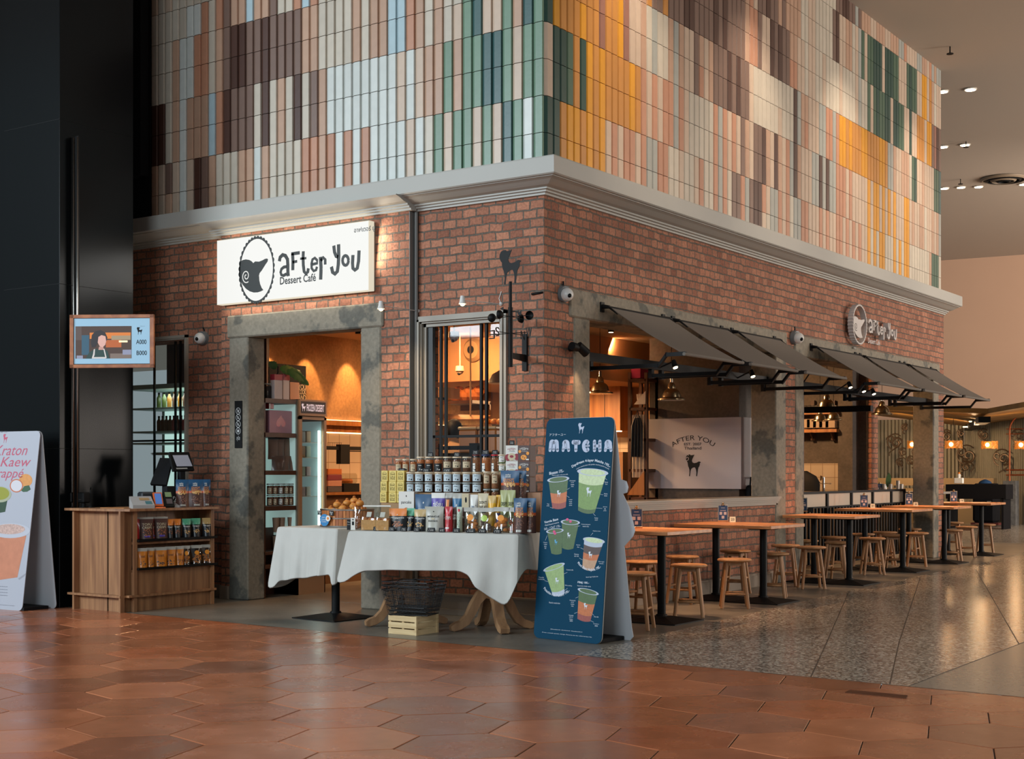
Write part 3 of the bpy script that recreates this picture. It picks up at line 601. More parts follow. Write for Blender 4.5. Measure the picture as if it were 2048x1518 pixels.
q = yw(330, 881, .06); b.box(-5.42, -4.47, .052, .07, q.z-.01, q.z+.01); obj('glazing_bar', b, BLK, wf)
b = MB(); b.box(-5.42, -4.47, .08, .086, .93, 2.66); obj('pane', b, PANE, wf)
# grey conduit in the step between the two brick planes
b = MB(); b.cyl((-1.378, -.03, 0.2), (-1.378, -.03, 3.66), .018, n=10); b.box(-1.404, -1.398, -.1, 0, 0, 3.66); tag(obj('conduit_pipe', b, mat('grey_pipe', '6c6b68', .5)), 'thin grey vertical conduit in the brick corner left of the tall window', 'pipe')

# ================================================================ TABLES AND STOOLS
def make_table(L_, W_, zt):
    r = thing('cafe_table', '', 'table'); b = MB(); b.bevbox(-L_/2, L_/2, -W_/2, W_/2, zt-.032, zt, .003); obj('tabletop', b, WOODH, r)
    b = MB(); b.cyl((0, 0, .05), (0, 0, zt-.05), .036, n=16); b.cyl((0, 0, zt-.052), (0, 0, zt-.032), .15, .2, n=4); b.cyl((0, 0, .03), (0, 0, .06), .06, .045, n=16); obj('column', b, BLK, r)
    b = MB(); s_ = .27; vs = [(-s_, -s_, 0), (s_, -s_, 0), (s_, s_, 0), (-s_, s_, 0), (-s_, -s_, .008), (s_, -s_, .008), (s_, s_, .008), (-s_, s_, .008), (-.06, -.06, .045), (.06, -.06, .045), (.06, .06, .045), (-.06, .06, .045)]
    b.add(vs, [(3, 2, 1, 0), (0, 1, 5, 4), (1, 2, 6, 5), (2, 3, 7, 6), (3, 0, 4, 7), (4, 5, 9, 8), (5, 6, 10, 9), (6, 7, 11, 10), (7, 4, 8, 11), (8, 9, 10, 11)]); obj('base_plate', b, BLK, r)
    return r
# (centre y, outer x, inner x, top height) : each place is two tables pushed together
TB = [(.52, 1.14, .04, .785, 'nearest the matcha board'), (2.68, 1.10, .04, .765, 'second from the matcha board'), (5.35, .92, .04, .785, 'by the concrete pier'), (7.72, .78, -.26, .805, 'beside the first railing panels'), (9.65, .72, -.32, .80, 'beside the last railing panels'), (11.9, .60, -.45, .81, 'farthest from the viewer')]
for k, (cy, xo, xi, zt, nm) in enumerate(TB):
    h_ = (xo-xi)/2
    for side, cx in (('outer', xo-h_/2), ('inner', xi+h_/2)):
        t_ = make_table(h_-.003, .82, zt); t_.location = (cx, cy+(.0 if side == 'outer' else .03), 0); t_['group'] = 'high wooden tables along the brick wall'
        t_['label'] = 'high wooden table on black post, %s half of the pair %s' % (('walkway-side' if side == 'outer' else 'wall-side'), nm)
def make_stool():
    r = thing('wooden_stool', '', 'stool'); b = MB(); b.smooth = True; b.lathe([(.001, .434), (.14, .434), (.158, .44), (.164, .449), (.160, .458), (.148, .463), (.001, .463)], n=28); obj('seat', b, STOOLW, r)
    b = MB()
    for a in range(4):
        q = a*pi/2+pi/4; p = Vector((cos(q), sin(q), 0)); q2 = q+pi/2; p2 = Vector((cos(q2), sin(q2), 0)); d = .115
        A, B = p*d, p2*d; b.add([(A.x, A.y, .40), (B.x, B.y, .40), (B.x, B.y, .436), (A.x, A.y, .436), (A.x*.85, A.y*.85, .40), (B.x*.85, B.y*.85, .40), (B.x*.85, B.y*.85, .436), (A.x*.85, A.y*.85, .436)], [(0, 1, 2, 3), (5, 4, 7, 6), (0, 4, 5, 1), (3, 2, 6, 7)])
    obj('apron', b, STOOLW, r)
    for a in range(4):
        q = a*pi/2+pi/4; b = MB(); b.smooth = True; b.cyl((cos(q)*.105, sin(q)*.105, .437), (cos(q)*.175, sin(q)*.175, 0), .0185, .0155, n=12); obj('leg', b, STOOLW, r)
    for a in range(4):
        z = .17 if a % 2 else .135; q, q2 = a*pi/2+pi/4, (a+1)*pi/2+pi/4; rr = .175-(.07*z/.437); b = MB(); b.smooth = True; b.cyl((cos(q)*rr, sin(q)*rr, z), (cos(q2)*rr, sin(q2)*rr, z), .011, n=8); obj('rung', b, STOOLW, r)
    return r
SP = [((1272,1144),.3,'partly hidden behind the matcha board, on the walkway side'), ((1285,1121),.1,'just right of the matcha board, against the brick half wall'), ((1378,1128),.45,'in front between the first two tables'), ((1365,1111),.2,'behind, between the first two tables'),
 ((1469,1117),.5,'in front under the left half of the second table'), ((1454,1099),.15,'near the wall under the second table'), ((1546,1105),.35,'in front at the right end of the second table'), ((1537,1088),.3,'by the concrete pier behind the second table'),
 ((1622.5,1092.5),.6,'fully in view left of the table holding the clipboard by the pier'), ((1610,1079.5),.25,'dark and tucked behind a brighter one at the brick pier'), ((1677,1083),.1,'just right of the third table post, on the walkway side'), ((1667,1073),.4,'just right of the third table post, by the railing'),
 ((1744.7,1075),.55,'left of the fourth table post, in front'), ((1725,1066.5),.3,'left of the fourth table post, by the railing'), ((1789,1069),.2,'right of the fourth table post, in front'), ((1770,1063),.5,'right of the fourth table post, by the railing'),
 ((1833,1064.6),.35,'left of the fifth table post, in front'), ((1820,1056.5),.1,'left of the fifth table post, by the railing'), ((1902.4,1058.7),.5,'right of the fifth table post, in front'), ((1867,1051),.3,'behind the fifth table post, by the railing'),
 ((1933,1052.5),.2,'left of the post of the farthest table, in front'), ((1907,1044),.4,'left of the post of the farthest table, behind'), ((1970,1048),.3,'farthest of all, right of the farthest table post')]
proto = make_stool()
for k, (p, a, nm) in enumerate(SP):
    q = gw(p[0], p[1], .463)
    if q.y < 5.7 and q.x < .22: q.x = .22
    loc = (q.x, q.y, 0); lb = 'round wooden stool '+nm; gr = 'wooden stools along the right side'
    if k == 0: proto.location = loc; proto.rotation_euler = (0, 0, a); tag(proto, lb, group=gr)
    else: dup(proto, loc, a, lb, gr)
# clipboards with menu cards, and table number tents
NAVY = mat('navy_card', '24466e', .45); ACR = mat('acrylic', 'a8a69c', .3); PNK = mat('pale_card', 'd8c6c0', .6)
CLB = [((1273, 1056), .785, 'on the nearest table'), ((1446, 1043), .765, 'on the second table'), ((1606, 1023.5), .785, 'on the table by the brick pier'), ((1728, 1015.5), .805, 'on the fourth table'), ((1818, 1010.5), .80, 'on the fifth table'), ((1907.5, 1001.5), .81, 'on the farthest table')]
def clipboard(loc, rz, lb):
    r = thing('menu_clipboard', lb, 'menu stand', loc, rz, 'menu clipboards on the tables'); kw = dict(world=False)
    b = MB(); b.bevbox(-.055, .055, -.02, .025, 0, .012, .002); obj('base', b, WOODH, r, **kw)
    b = MB(); b.box(-.052, .052, .0, .004, .012, .175); obj('board', b, ACR, r, **kw)
    b = MB(); b.box(-.045, .045, -.003, -.0005, .015, .165); c = obj('card', b, NAVY, r, **kw)
    b = MB()
    for (x, z) in ((-.022, .085), (.022, .085), (0, .045)): b.box(x-.014, x+.014, -.0042, -.003, z-.015, z+.015)
    b.box(-.03, .03, -.0042, -.003, .112, .117); b.box(-.02, .02, -.0042, -.003, .14, .144); obj('print', b, PNK, c, **kw)
    b = MB(); b.smooth = True; b.box(-.018, .018, -.008, .008, .165, .18); b.cyl((0, -.004, .18), (0, -.004, .20), .009, n=8); b.cyl((-.012, -.008, .192), (.012, -.008, .192), .006, n=8); obj('clip', b, BRASS, r, **kw)
    return r
for p, zt, nm in CLB:
    q = gw(p[0], p[1], zt) if zt != .81 else yw(p[0], p[1], 11.95); clipboard((q.x, q.y, zt), .45, 'small navy menu clipboard, '+nm)
NUM = [((1274.5, 1054.5), .785, '24', 0), ((1462.5, 1044), .765, '23', 0), ((1619, 1024), .785, '22', 1), ((1743, 1015.7), .805, '21', 0), ((1829, 1012), .80, '20', 0), ((1921, 1002.5), .81, '19', 0)]
def tent(loc, rz, s, dark):
    r = thing('number_tent', ('dark little folded number tent on the table by the brick pier' if dark else 'small cream tent card showing table number '+s), 'table number', loc, rz, 'table number tents')
    b = MB(); y, z = .022, .055; b.add([(-.03, -y, 0), (.03, -y, 0), (.03, 0, z), (-.03, 0, z), (.03, y, 0), (-.03, y, 0)], [(0, 1, 2, 3), (3, 2, 4, 5), (0, 3, 5), (1, 4, 2), (0, 5, 4, 1)]); obj('card', b, TAGM if dark else mat('cream_card', 'cfc6ae', .6), r, world=False)
    if not dark: b = MB(); U, V = Vector((1, 0, 0)), Vector((0, y, z)).normalized(); put(b, s, Vector((0, -y/2-.0008, z/2+.0003)), U, V, .034, .026, bold=.02); obj('number', b, INK, r, world=False)
for p, zt, s, dk in NUM:
    q = gw(p[0], p[1], zt) if zt != .81 else yw(p[0], p[1], 11.9); tent((q.x+.02, q.y-.01, zt), .5, s, dk)
# ================================================================ AWNINGS
CANV = mat('grey_canvas', '6c665f', .85, bump=.1, bscale=300)
AW = [(.963, 2.129, 'the nearest strip of the first trio'), (2.34, 3.432, 'the middle strip of the first trio'), (3.696, 4.80, 'the far strip of the first trio'), (5.891, 7.357, 'the nearest strip of the second trio'), (7.538, 9.063, 'the middle strip of the second trio'), (9.274, 10.434, 'the far strip of the second trio')]
for ya, yb, nm in AW:
    r = thing('canvas_awning', 'grey fabric awning on black frame, '+nm, 'awning', (.0, (ya+yb)/2, 2.3), group='grey fabric awnings along the brick wall')
    b = MB(); n = 10; vs = []; xt, zt, xb_, zb_ = .10, 2.785, .86, 2.322
    for k in range(n+1):
        t = k/n; vs += [(xt+(xb_-xt)*t, ya, zt+(zb_-zt)*t-.02*sin(pi*t)), (xt+(xb_-xt)*t, yb, zt+(zb_-zt)*t-.02*sin(pi*t))]
    m_ = len(vs); vs += [(x, y, z-.004) for x, y, z in vs]
    fs = [(2*k, 2*k+2, 2*k+3, 2*k+1) for k in range(n)]+[(m_+2*k, m_+2*k+1, m_+2*k+3, m_+2*k+2) for k in range(n)]+[(2*k, m_+2*k, m_+2*k+2, 2*k+2) for k in range(n)]+[(2*k+1, 2*k+3, m_+2*k+3, m_+2*k+1) for k in range(n)]
    b.add(vs, fs); obj('canvas', b, CANV, r)
    b = MB(); b.cyl((xb_, ya-.02, zb_), (xb_, yb+.03, zb_), .016, n=10); obj('front_rail', b, CANV, r)
    b = MB(); b.cyl((xt, ya-.05, zt), (xt, yb+.02, zt), .012, n=8); obj('top_rail', b, BLK, r)
    for y in (ya-.03, yb-.02):
        b = MB(); b.box(.02, .035, y-.03, y+.03, zt-.04, zt+.05); b.cyl((.03, y, zt+.01), (.11, y, zt), .022, .014, n=8); b.cyl((.10, y, zt), (.19, y, zt-.07), .012, .006, n=6); obj('wall_bracket', b, BLK, r)
    for y in (ya, yb):
        b = MB()
        def bar(p, q, wd=.018, hh=.018):
            b.add([(p[0], y-wd, p[1]-hh), (p[0], y+wd, p[1]-hh), (p[0], y+wd, p[1]+hh), (p[0], y-wd, p[1]+hh), (q[0], y-wd, q[1]-hh), (q[0], y+wd, q[1]-hh), (q[0], y+wd, q[1]+hh), (q[0], y-wd, q[1]+hh)], [(0, 1, 2, 3), (7, 6, 5, 4), (0, 4, 5, 1), (1, 5, 6, 2), (2, 6, 7, 3), (3, 7, 4, 0)])
        bar((-.12, 2.235), (.60, 2.232)); bar((.595, 2.225), (.68, 2.328)); bar((.67, 2.325), (.87, 2.325)); b.box(-.14, -.10, y-.025, y+.025, 2.21, 2.33); obj('arm', b, BLK, r)
b = MB(); b.box(-.16, -.08, .74, 4.87, 2.30, 2.38); tag(obj('steel_beam', b, BLK), 'long black steel beam across the top of the first wide opening', 'beam', 'black steel beams over the openings')
b = MB(); b.box(-.16, -.08, 5.66, 10.6, 2.30, 2.38); tag(obj('steel_beam', b, BLK), 'long black steel beam across the top of the second wide opening', 'beam', 'black steel beams over the openings')
b = MB(); b.box(-1.0, -.05, 8.1, 8.2, 2.1, 2.18); tag(obj('steel_beam', b, BLK), 'short black cross beam under the far awnings', 'beam')

# small spot lamps on the beams, with their light
BULB = mat('lit_bulb', 'ffe2b0', .3, emit=9); BULBD = mat('lit_bulb_soft', 'ffc890', .3, emit=4)
for (px, py, y_, k) in [(1350, 735, 1.75, 0), (1505, 753, 3.3, 1), (1632, 742, 5.95, 2), (1700, 775, 7.6, 3), (1727, 783, 8.4, 4), (1747, 788, 9.0, 5)]:
    q = Vector((.10, y_, 2.19)) if k < 2 else xw(px, py, -.1 if k == 2 else .0)
    q = xw(px, py, .10)
    r = thing('spot_lamp', 'small black spot lamp with a lit bulb under the awnings, %s from the near end' % ORD[k], 'lamp', (q.x, q.y, q.z), group='small spot lamps under the awnings')
    b = MB(); b.smooth = True; b.cyl((q.x-.02, q.y, q.z+.07), (q.x+.01, q.y-.01, q.z), .022, .03, n=12); b.cyl((-.10, q.y, 2.31), (q.x-.02, q.y, q.z+.06), .008, n=6); obj('housing', b, BLK, r)
    b = MB(); b.cyl((q.x+.010, q.y-.01, q.z), (q.x+.012, q.y-.011, q.z-.004), .024, n=12); obj('bulb', b, BULB, r)
for (x, y) in [(.6, .55), (.6, 1.3), (.55, 2.6), (.55, 5.3), (.4, 7.6), (.35, 9.6), (.3, 11.7)]:
    lamp('table_spot', 'SPOT', (x-.25, y, 2.28), (x, y, .7), 150, (1, .58, .32), .03, spot=62, blend=.8)  # spots added above the tables to carry the beam lamps' light

# pendant lamps
def pendant(px, py, Z, wd, nm, ztop=2.95):
    q = zw(px, py, Z); R = wd; r = thing('pendant_lamp', 'round metal dome pendant lamp on a black cord, '+nm, 'pendant lamp', (q.x, q.y, q.z), group='metal pendant lamps'); kw = dict(world=False)
    b = MB(); b.smooth = True; pf = [(R, 0), (R*.98, .012*R/.15), (R*.70, .03*R/.15), (R*.62, .075*R/.15), (R*.52, .10*R/.15), (R*.30, .125*R/.15), (R*.26, .17*R/.15), (R*.13, .19*R/.15)]
    b.lathe(pf+[(R*.12, .188*R/.15)]+[(a*.97, z-.004) for a, z in reversed(pf[:-1])], n=32); obj('shade', b, BRASS, r, **kw)
    b = MB(); b.smooth = True; b.cyl((0, 0, .18*R/.15), (0, 0, .25*R/.15), R*.13, R*.10, n=12); obj('socket', b, CHROME, r, **kw)
    b = MB(); b.cyl((0, 0, .24*R/.15), (0, 0, ztop-q.z), .004, n=6); obj('cord', b, BLKM, r, **kw)
    b = MB(); b.smooth = True; b.sphere((0, 0, .05), .028); obj('bulb', b, mat('pendant_bulb', 'ffcf98', .3, emit=6), r, **kw)
    return q
pendant(1200, 787, 16.2, .155, 'behind the near concrete pier'); q = pendant(1343, 800, 15.6, .155, 'in front of the white panel')
pendant(1654, 818, 19.6, .16, 'largest and lowest-hung of the trio'); pendant(1640, 842, 20.6, .125, 'lower left of the trio'); pendant(1667, 840, 20.4, .13, 'lower right of the trio'); pendant(1764, 829, 21.0, .16, 'in front of the ribbed wall')

# ================================================================ CAMERAS, LAMPS, WEATHER VANE
DOMG = mat('camera_grey', '63686a', .5); DOMW = mat('camera_white', 'c9c9c6', .35)
def domecam(c, n, lb, r_=.085, shell=(DOMG, DOMW)):
    r = thing('security_camera', lb, 'camera', c, group='dome security cameras'); c, n = Vector(c), Vector(n).normalized()
    b = MB(); b.smooth = True; b.cyl(c, c+n*.045, r_, r_*.92, n=20); obj('mount', b, shell[0], r)
    b = MB(); b.smooth = True; b.sphere(c+n*.06+Vector((0, 0, -.005)), r_*.78, 18, 12); hd = obj('dome', b, shell[1], r)
    b = MB(); b.smooth = True; k = c+n*.06+(n+Vector((.25, -.45, -.45))).normalized()*r_*.70; b.sphere(k, r_*.26, 12, 8); obj('lens', b, BLKG, hd)
    b = MB(); b.tube([c+Vector((0, 0, r_*.8)), c+Vector((.01, 0, r_*1.1))-n*0, c+Vector((.0, 0, r_*1.5))+n*.01], .008); obj('cable', b, BLKM, r)
q = yw(405, 677, -.0); domecam((q.x+.02, -.002, q.z), (0.1, -1, 0), 'white dome camera on grey mount, brick wall left of the doorway', .075)
q = xw(1125, 588, .002); domecam((.002, q.y, q.z), (1, -.3, -.1), 'white dome camera on grey mount at the top of the near concrete pier', .075)
q = xw(1588, 675, .02); domecam((.02, q.y, q.z), (1, -.2, -.1), 'white dome camera on grey mount between the two awning groups', .085)
# pair of black spotlights lighting the near pier
q = xw(1145, 696, .03); r = thing('twin_spotlight', 'pair of short black spotlights fixed on the near concrete pier', 'spotlight', (q.x, q.y, q.z))
b = MB(); b.smooth = True; b.cyl((.0, q.y, q.z), (.06, q.y, q.z), .03, n=12); b.cyl((.08, q.y-.09, q.z+.01), (.08, q.y, q.z), .036, .036, n=14); obj('mount', b, BLK, r)
b = MB(); b.smooth = True; b.cyl((.09, q.y+.0, q.z+.02), (.12, q.y+.09, q.z-.045), .038, .042, n=16); obj('head', b, BLK, r)
lamp('pier_spot', 'SPOT', (.13, q.y+.08, q.z-.06), (0, q.y+.02, 1.2), 20, (1, .62, .34), .02, spot=70, blend=.8)
# arm lamps over the door and window
def armlamp(head, foot, lb, e):
    r = thing('arm_lamp', lb, 'wall lamp', foot, group='white arm lamps'); h, f = Vector(head), Vector(foot)
    b = MB(); b.cyl(f, h+Vector((0, 0, .03)), .004, n=6); obj('arm', b, mat('lamp_white', 'c9c8c4', .4), r)
    b = MB(); b.smooth = True; b.sphere(f, .018); b.tube([f, f+Vector((-.02, 0, .05)), f+Vector((.005, 0, .11))], .004); obj('wall_plate', b, mat('lamp_white', 'c9c8c4', .4), r)
    b = MB(); b.smooth = True; b.cyl(h+Vector((0, 0, .07)), h+Vector((0, 0, .02)), .018, .026, n=14); b.cyl(h+Vector((0, 0, .02)), h, .026, .034, n=14, caps=False); obj('shade', b, mat('lamp_white', 'c9c8c4', .4), r)
    b = MB(); b.smooth = True; b.sphere(h+Vector((0, 0, .004)), .022); obj('bulb', b, mat('arm_bulb', 'ffd89a', .3, emit=14), r)
    lamp('arm_spot', 'SPOT', h+Vector((0, 0, -.03)), h+Vector((0, .25, -1)), e, (1, .72, .42), .03, spot=110, blend=.9)
q1, f1 = yw(762, 618, -.55), yw(836, 622, -.005); armlamp(q1, f1, 'small white arm lamp with a lit bulb by the right end of the door lintel', 30)
q1, f1 = yw(925, 608, -.45), yw(1002, 608, -.005); armlamp(q1, f1, 'small white arm lamp with a lit bulb above the tall window', 16)

r = thing('weather_vane', 'black iron weather vane with a ram on top, bracketed beside the window', 'weather vane', (-.13, -.33, 2.1)); D = -.33
def wv(v, w_): return yw(780+v/4.745, 480+w_/4.745, D)
px0 = wv(1143, 400).x; b = MB(); b.smooth = True; b.cyl((px0, D, wv(1143, 1205).z), (px0, D, wv(1143, 640).z), .021, n=12); b.cyl((px0, D, wv(1143, 640).z), (px0, D, wv(1143, 395).z), .014, n=12); obj('pole', b, BLK, r)
b = MB(); hh = wv(1143, 195).z-wv(1143, 525).z; ram(b, (wv(1144, 0).x, D, wv(0, 525).z), (1, 0, 0), (0, 0, 1), hh, .006); rm = obj('ram_figure', b, BLK, r)
sp_ = MB(); pts = []
for k in range(14): a = .4+k*.35; pts.append((wv(1075, 0).x+.028*cos(a)*(1-k*.02), wv(0, 255).z+.033*sin(a)*(1-k*.03)))
sp_.ribbon(pts, .004, (0, D-.0015, 0), (1, 0, 0), (0, 0, 1), 0); obj('horn_line', sp_, mat('engraved_grey', '585c5e', .6), rm)
b = MB(); a_, c_ = wv(1050, 652), wv(1215, 685); b.cyl(a_, c_, .004, n=6); b.prism([(a_.x-.005, a_.z), (a_.x+.03, a_.z+.015), (a_.x+.03, a_.z-.02)], (0, D, 0), (1, 0, 0), (0, 0, 1), .004); b.prism([(c_.x, c_.z-.022), (c_.x+.035, c_.z-.028), (c_.x+.035, c_.z+.016), (c_.x+.015, c_.z-.004), (c_.x, c_.z+.018)], (0, D, 0), (1, 0, 0), (0, 0, 1), .004); obj('arrow', b, BLK, r)
zc = wv(0, 815).z; b = MB()
for k, a in enumerate((.05, pi/2+.05, pi+.05, 1.5*pi+.05)):
    R_ = .185; c = Vector((px0+R_*cos(a), D+R_*sin(a), zc)); b.smooth = False; b.cyl((px0, D, zc), c, .0035, n=6)
obj('rotor_arm', b, BLK, r)
for k, a in enumerate((.05, pi/2+.05, pi+.05, 1.5*pi+.05)):
    R_ = .185; c = Vector((px0+R_*cos(a), D+R_*sin(a), zc)); b = MB(); b.smooth = True; dr = Vector((-sin(a), cos(a), 0)); U_ = Vector((cos(a), sin(a), 0)); vs = []; fs = []
    for j in range(7):
        t = j/6*pi/2
        for i in range(14): p = i/14*2*pi; vs.append(c+dr*(sin(t)*.038)*1+(U_*cos(p)+Vector((0, 0, 1))*sin(p))*(.038*cos(t)+.0005))
    for j in range(6):
        for i in range(14): l = (i+1) % 14; fs.append((j*14+i, j*14+l, j*14+14+l, j*14+14+i))
    b.add(vs, fs); obj('wind_cup', b, BLK, r)
zl = wv(0, 965).z; b = MB(); b.cyl((px0-.17, D, zl), (px0+.17, D, zl), .0035, n=6); b.cyl((px0, D-.17, zl), (px0, D+.17, zl), .0035, n=6); obj('compass_arm', b, BLK, r)
for s_, dx, dy in (('E', -.19, 0), ('W', .19, 0), ('N', 0, .19), ('S', 0, -.19)):
    m_ = MB(); U = Vector((-1, 0, 0)) if dx else Vector((0, 1, 0)); put(m_, s_, (px0+dx, D+dy, zl), U, (0, 0, 1), .06, .075); o_ = obj('compass_letter', m_, BLK, r); md = o_.modifiers.new('solid', 'SOLIDIFY'); md.thickness = .004
b = MB(); q = yw(1050, 700, -.01); zt, zb = yw(1050, 668, -.01).z, yw(1050, 742, -.01).z; b.box(q.x-.024, q.x+.024, -.022, 0, zb, zt); obj('wall_plate', b, BLK, r)
b = MB(); zz = wv(0, 1160).z; b.add([(px0-.01, D, zz-.022), (px0+.01, D, zz-.022), (px0+.01, D, zz+.022), (px0-.01, D, zz+.022), (q.x-.012, -.02, zz-.03), (q.x+.012, -.02, zz-.03), (q.x+.012, -.02, zz+.03), (q.x-.012, -.02, zz+.03)], [(0, 1, 2, 3), (7, 6, 5, 4), (0, 4, 5, 1), (1, 5, 6, 2), (2, 6, 7, 3), (3, 7, 4, 0)]); obj('bracket', b, BLK, r)
q = yw(1075, 587, -.012); b = MB(); b.smooth = True; b.cyl((q.x-.06, -.012, q.z), (q.x+.05, -.004, q.z+.006), .012, .008, n=8); tag(obj('iron_hook', b, BLK), 'short black iron peg sticking from the brick corner', 'hook')

# black rules sign on the left door jamb
r = thing('rules_sign', 'narrow black vertical sign with white no-entry pictograms on the door jamb', 'sign', yw(478, 850, -.115))
A, Bq = yw(469.5, 802, -.118), yw(484, 896, -.118); b = MB(); b.box(A.x, Bq.x, -.120, -.1125, Bq.z, A.z); obj('plate', b, BLK, r)
WP = mat('white_pictogram', 'b9bcbc', .5); b = MB(); xc = (A.x+Bq.x)/2; rr = (Bq.x-A.x)*.33
for k, py in enumerate((822, 835, 848.5, 862)):
    zc = yw(477, py, -.118).z; n = 20
    for i in range(n):
        a, c = 2*pi*i/n, 2*pi*(i+1)/n; b.add([(xc+rr*cos(a), -.1205, zc+rr*sin(a)), (xc+rr*cos(c), -.1205, zc+rr*sin(c)), (xc+rr*.84*cos(c), -.1205, zc+rr*.84*sin(c)), (xc+rr*.84*cos(a), -.1205, zc+rr*.84*sin(a))], [(0, 3, 2, 1)])
    if k < 3:
        b.ribbon([(xc-rr*.6, zc+rr*.6), (xc+rr*.6, zc-rr*.6)], rr*.14, (0, -.1205, 0), (1, 0, 0), (0, 0, 1), 0); b.box(xc-rr*.3, xc+rr*.1, -.1206, -.1205, zc-rr*.4, zc+rr*.35)
        if k == 0: b.ribbon([(xc-rr*.1, zc-rr*.5), (xc+rr*.4, zc+rr*.4)], rr*.14, (0, -.1205, 0), (1, 0, 0), (0, 0, 1), 0)
    else: b.box(xc-rr*.4, xc+rr*.4, -.1207, -.1205, zc-rr*.4, zc+rr*.4)
obj('pictogram', b, WP, r); txt('caption', 'สุนัข', (xc, -.1208, yw(477, 877, -.118).z), (1, 0, 0), (0, 0, 1), rr*1.4, WP, r, hei=rr*1.6)

# ================================================================ TV ON POLE
tv = thing('queue_screen', 'wooden-framed queue display hanging on a pole, showing numbers A000 and B000', 'screen', (-3.86, -1.46, 2.24))
P0, P1, P2, P3 = Vector((-4.193, -1.688, 2.743)), Vector((-3.547, -1.245, 2.748)), Vector((-3.535, -1.237, 2.254)), Vector((-4.169, -1.672, 2.245))
U = (P1-P0); TW_ = U.length; U.normalize(); Vv = Vector((0, 0, 1)); Nn = U.cross(Vv); THh = .495; O0 = P3+Vector((-.012, -.008, 0)); O0.z = 2.249
def tq(u, v, d=0.): return O0+U*(u*TW_)+Vv*(v*THh)+Nn*d
def tvbox(b, u0, u1, v0, v1, d0, d1):
    b.add([tq(u0, v0, d0), tq(u1, v0, d0), tq(u1, v1, d0), tq(u0, v1, d0), tq(u0, v0, d1), tq(u1, v0, d1), tq(u1, v1, d1), tq(u0, v1, d1)], [(3, 2, 1, 0), (4, 5, 6, 7), (0, 1, 5, 4), (1, 2, 6, 5), (2, 3, 7, 6), (3, 0, 4, 7)])
OW = wood_mat('orange_wood', '8a4a24', 'b06a38', (1, 1, 1), .4, 12)
b = MB(); f_ = .045; tvbox(b, 0, 1, 0, f_*1.4, -.03, .012); tvbox(b, 0, 1, 1-f_*1.4, 1, -.03, .012); tvbox(b, 0, f_, 0, 1, -.03, .012); tvbox(b, 1-f_, 1, 0, 1, -.03, .012); tvbox(b, .02, .98, .02, .98, -.045, -.02); obj('frame', b, OW, tv)
b = MB(); tvbox(b, .04, .96, .055, .945, -.02, 0.001); obj('bezel', b, BLK, tv)
EM = lambda n, c, e=1.: mat('screen_'+n, c, .5, emit=e)
b = MB(); tvbox(b, .05, .95, .075, .93, .001, .002); scr = obj('screen', b, EM('blue', '7fa0b4', .55), tv)
def tdec(name, polys, c, d=.003, e=.55):
    b = MB()
    for pl in polys: b.prism(pl, O0+Nn*d, U*TW_, Vv*THh, 0)
    return obj(name, b, EM(c, c, e), scr)
R_ = lambda a, c, e, f: [(a, e), (c, e), (c, f), (a, f)]
def sc(v, w_): return ((v-545)/(1222-545), (705-w_)/(705-275))
def RR(v0, v1, w0, w1): a = sc(v0, w1); c = sc(v1, w0); return [(a[0], a[1]), (c[0], a[1]), (c[0], c[1]), (a[0], c[1])]
pic = tdec('picture', [RR(590, 1042, 368, 630)], '3a2418')
b = MB()
def td2(polys, c, d, e=.5): tdec('picture_shape', polys, c, d, e)
td2([RR(705, 1035, 420, 470)], 'c06a22', .0035); td2([RR(880, 1035, 445, 480)], '8c7a60', .0038); td2([RR(590, 640, 368, 480)], '4a3a34', .0035); td2([RR(640, 700, 440, 600)], '24485a', .0034); td2([RR(940, 1010, 485, 500)], 'f0d0a0', .0039, .9)
td2([RR(835, 960, 480, 540)], 'a04e18', .0036); td2([RR(870, 1040, 590, 630)], '6a5a50', .0037); td2([RR(970, 1040, 560, 600), RR(600, 650, 605, 630)], '7a7c90', .0038)
td2([[sc(*q) for q in [(715, 500), (722, 440), (750, 408), (795, 400), (830, 420), (848, 460), (840, 490), (800, 470), (770, 500), (752, 535), (722, 540)]]], '1c1418', .004)
td2([[sc(*q) for q in [(775, 455), (800, 440), (832, 450), (838, 490), (830, 520), (808, 540), (785, 530), (770, 500)]]], 'c09488', .0044)
td2([[sc(*q) for q in [(780, 535), (815, 530), (818, 560), (775, 560)]]], 'a87c70', .0043)
td2([[sc(*q) for q in [(672, 630), (700, 580), (750, 550), (780, 552), (820, 552), (850, 570), (865, 630)]]], '14302c', .0042)
td2([[sc(*q) for q in [(738, 555), (748, 552), (745, 600), (735, 625), (722, 625), (732, 595)]], [sc(*q) for q in [(815, 550), (824, 552), (842, 625), (832, 628)]], [sc(*q) for q in [(728, 618), (835, 618), (838, 630), (722, 630)]]], 'b8b0ac', .0046)
m_ = MB(); put(m_, 'A000', tq(*sc(1120, 497), .003), U, Vv, .096, .042, bold=.01); put(m_, 'B000', tq(*sc(1124, 586), .003), U, Vv, .096, .042, bold=.01); put(m_, 'アフターユー', tq(*sc(1130, 370), .003), U, Vv, .045, .008); ram(m_, tq(*sc(1107, 438), .003), U, Vv, .07); obj('screen_text', m_, INK, scr)
r = thing('screen_pole', 'tall thin metal pole behind the wooden counter carrying the queue screen', 'pole', (-4.24, -1.58, .943))
zb = .943; b = MB(); b.smooth = True
q = yw(147.5, 700, -1.52); b.cyl((q.x, -1.52, zb), (q.x, -1.52, 4.45), .009, n=8); q2 = yw(155, 700, -1.52); b.cyl((q2.x, -1.52, zb), (q2.x, -1.52, 4.45), .009, n=8); obj('post', b, STEEL, r)
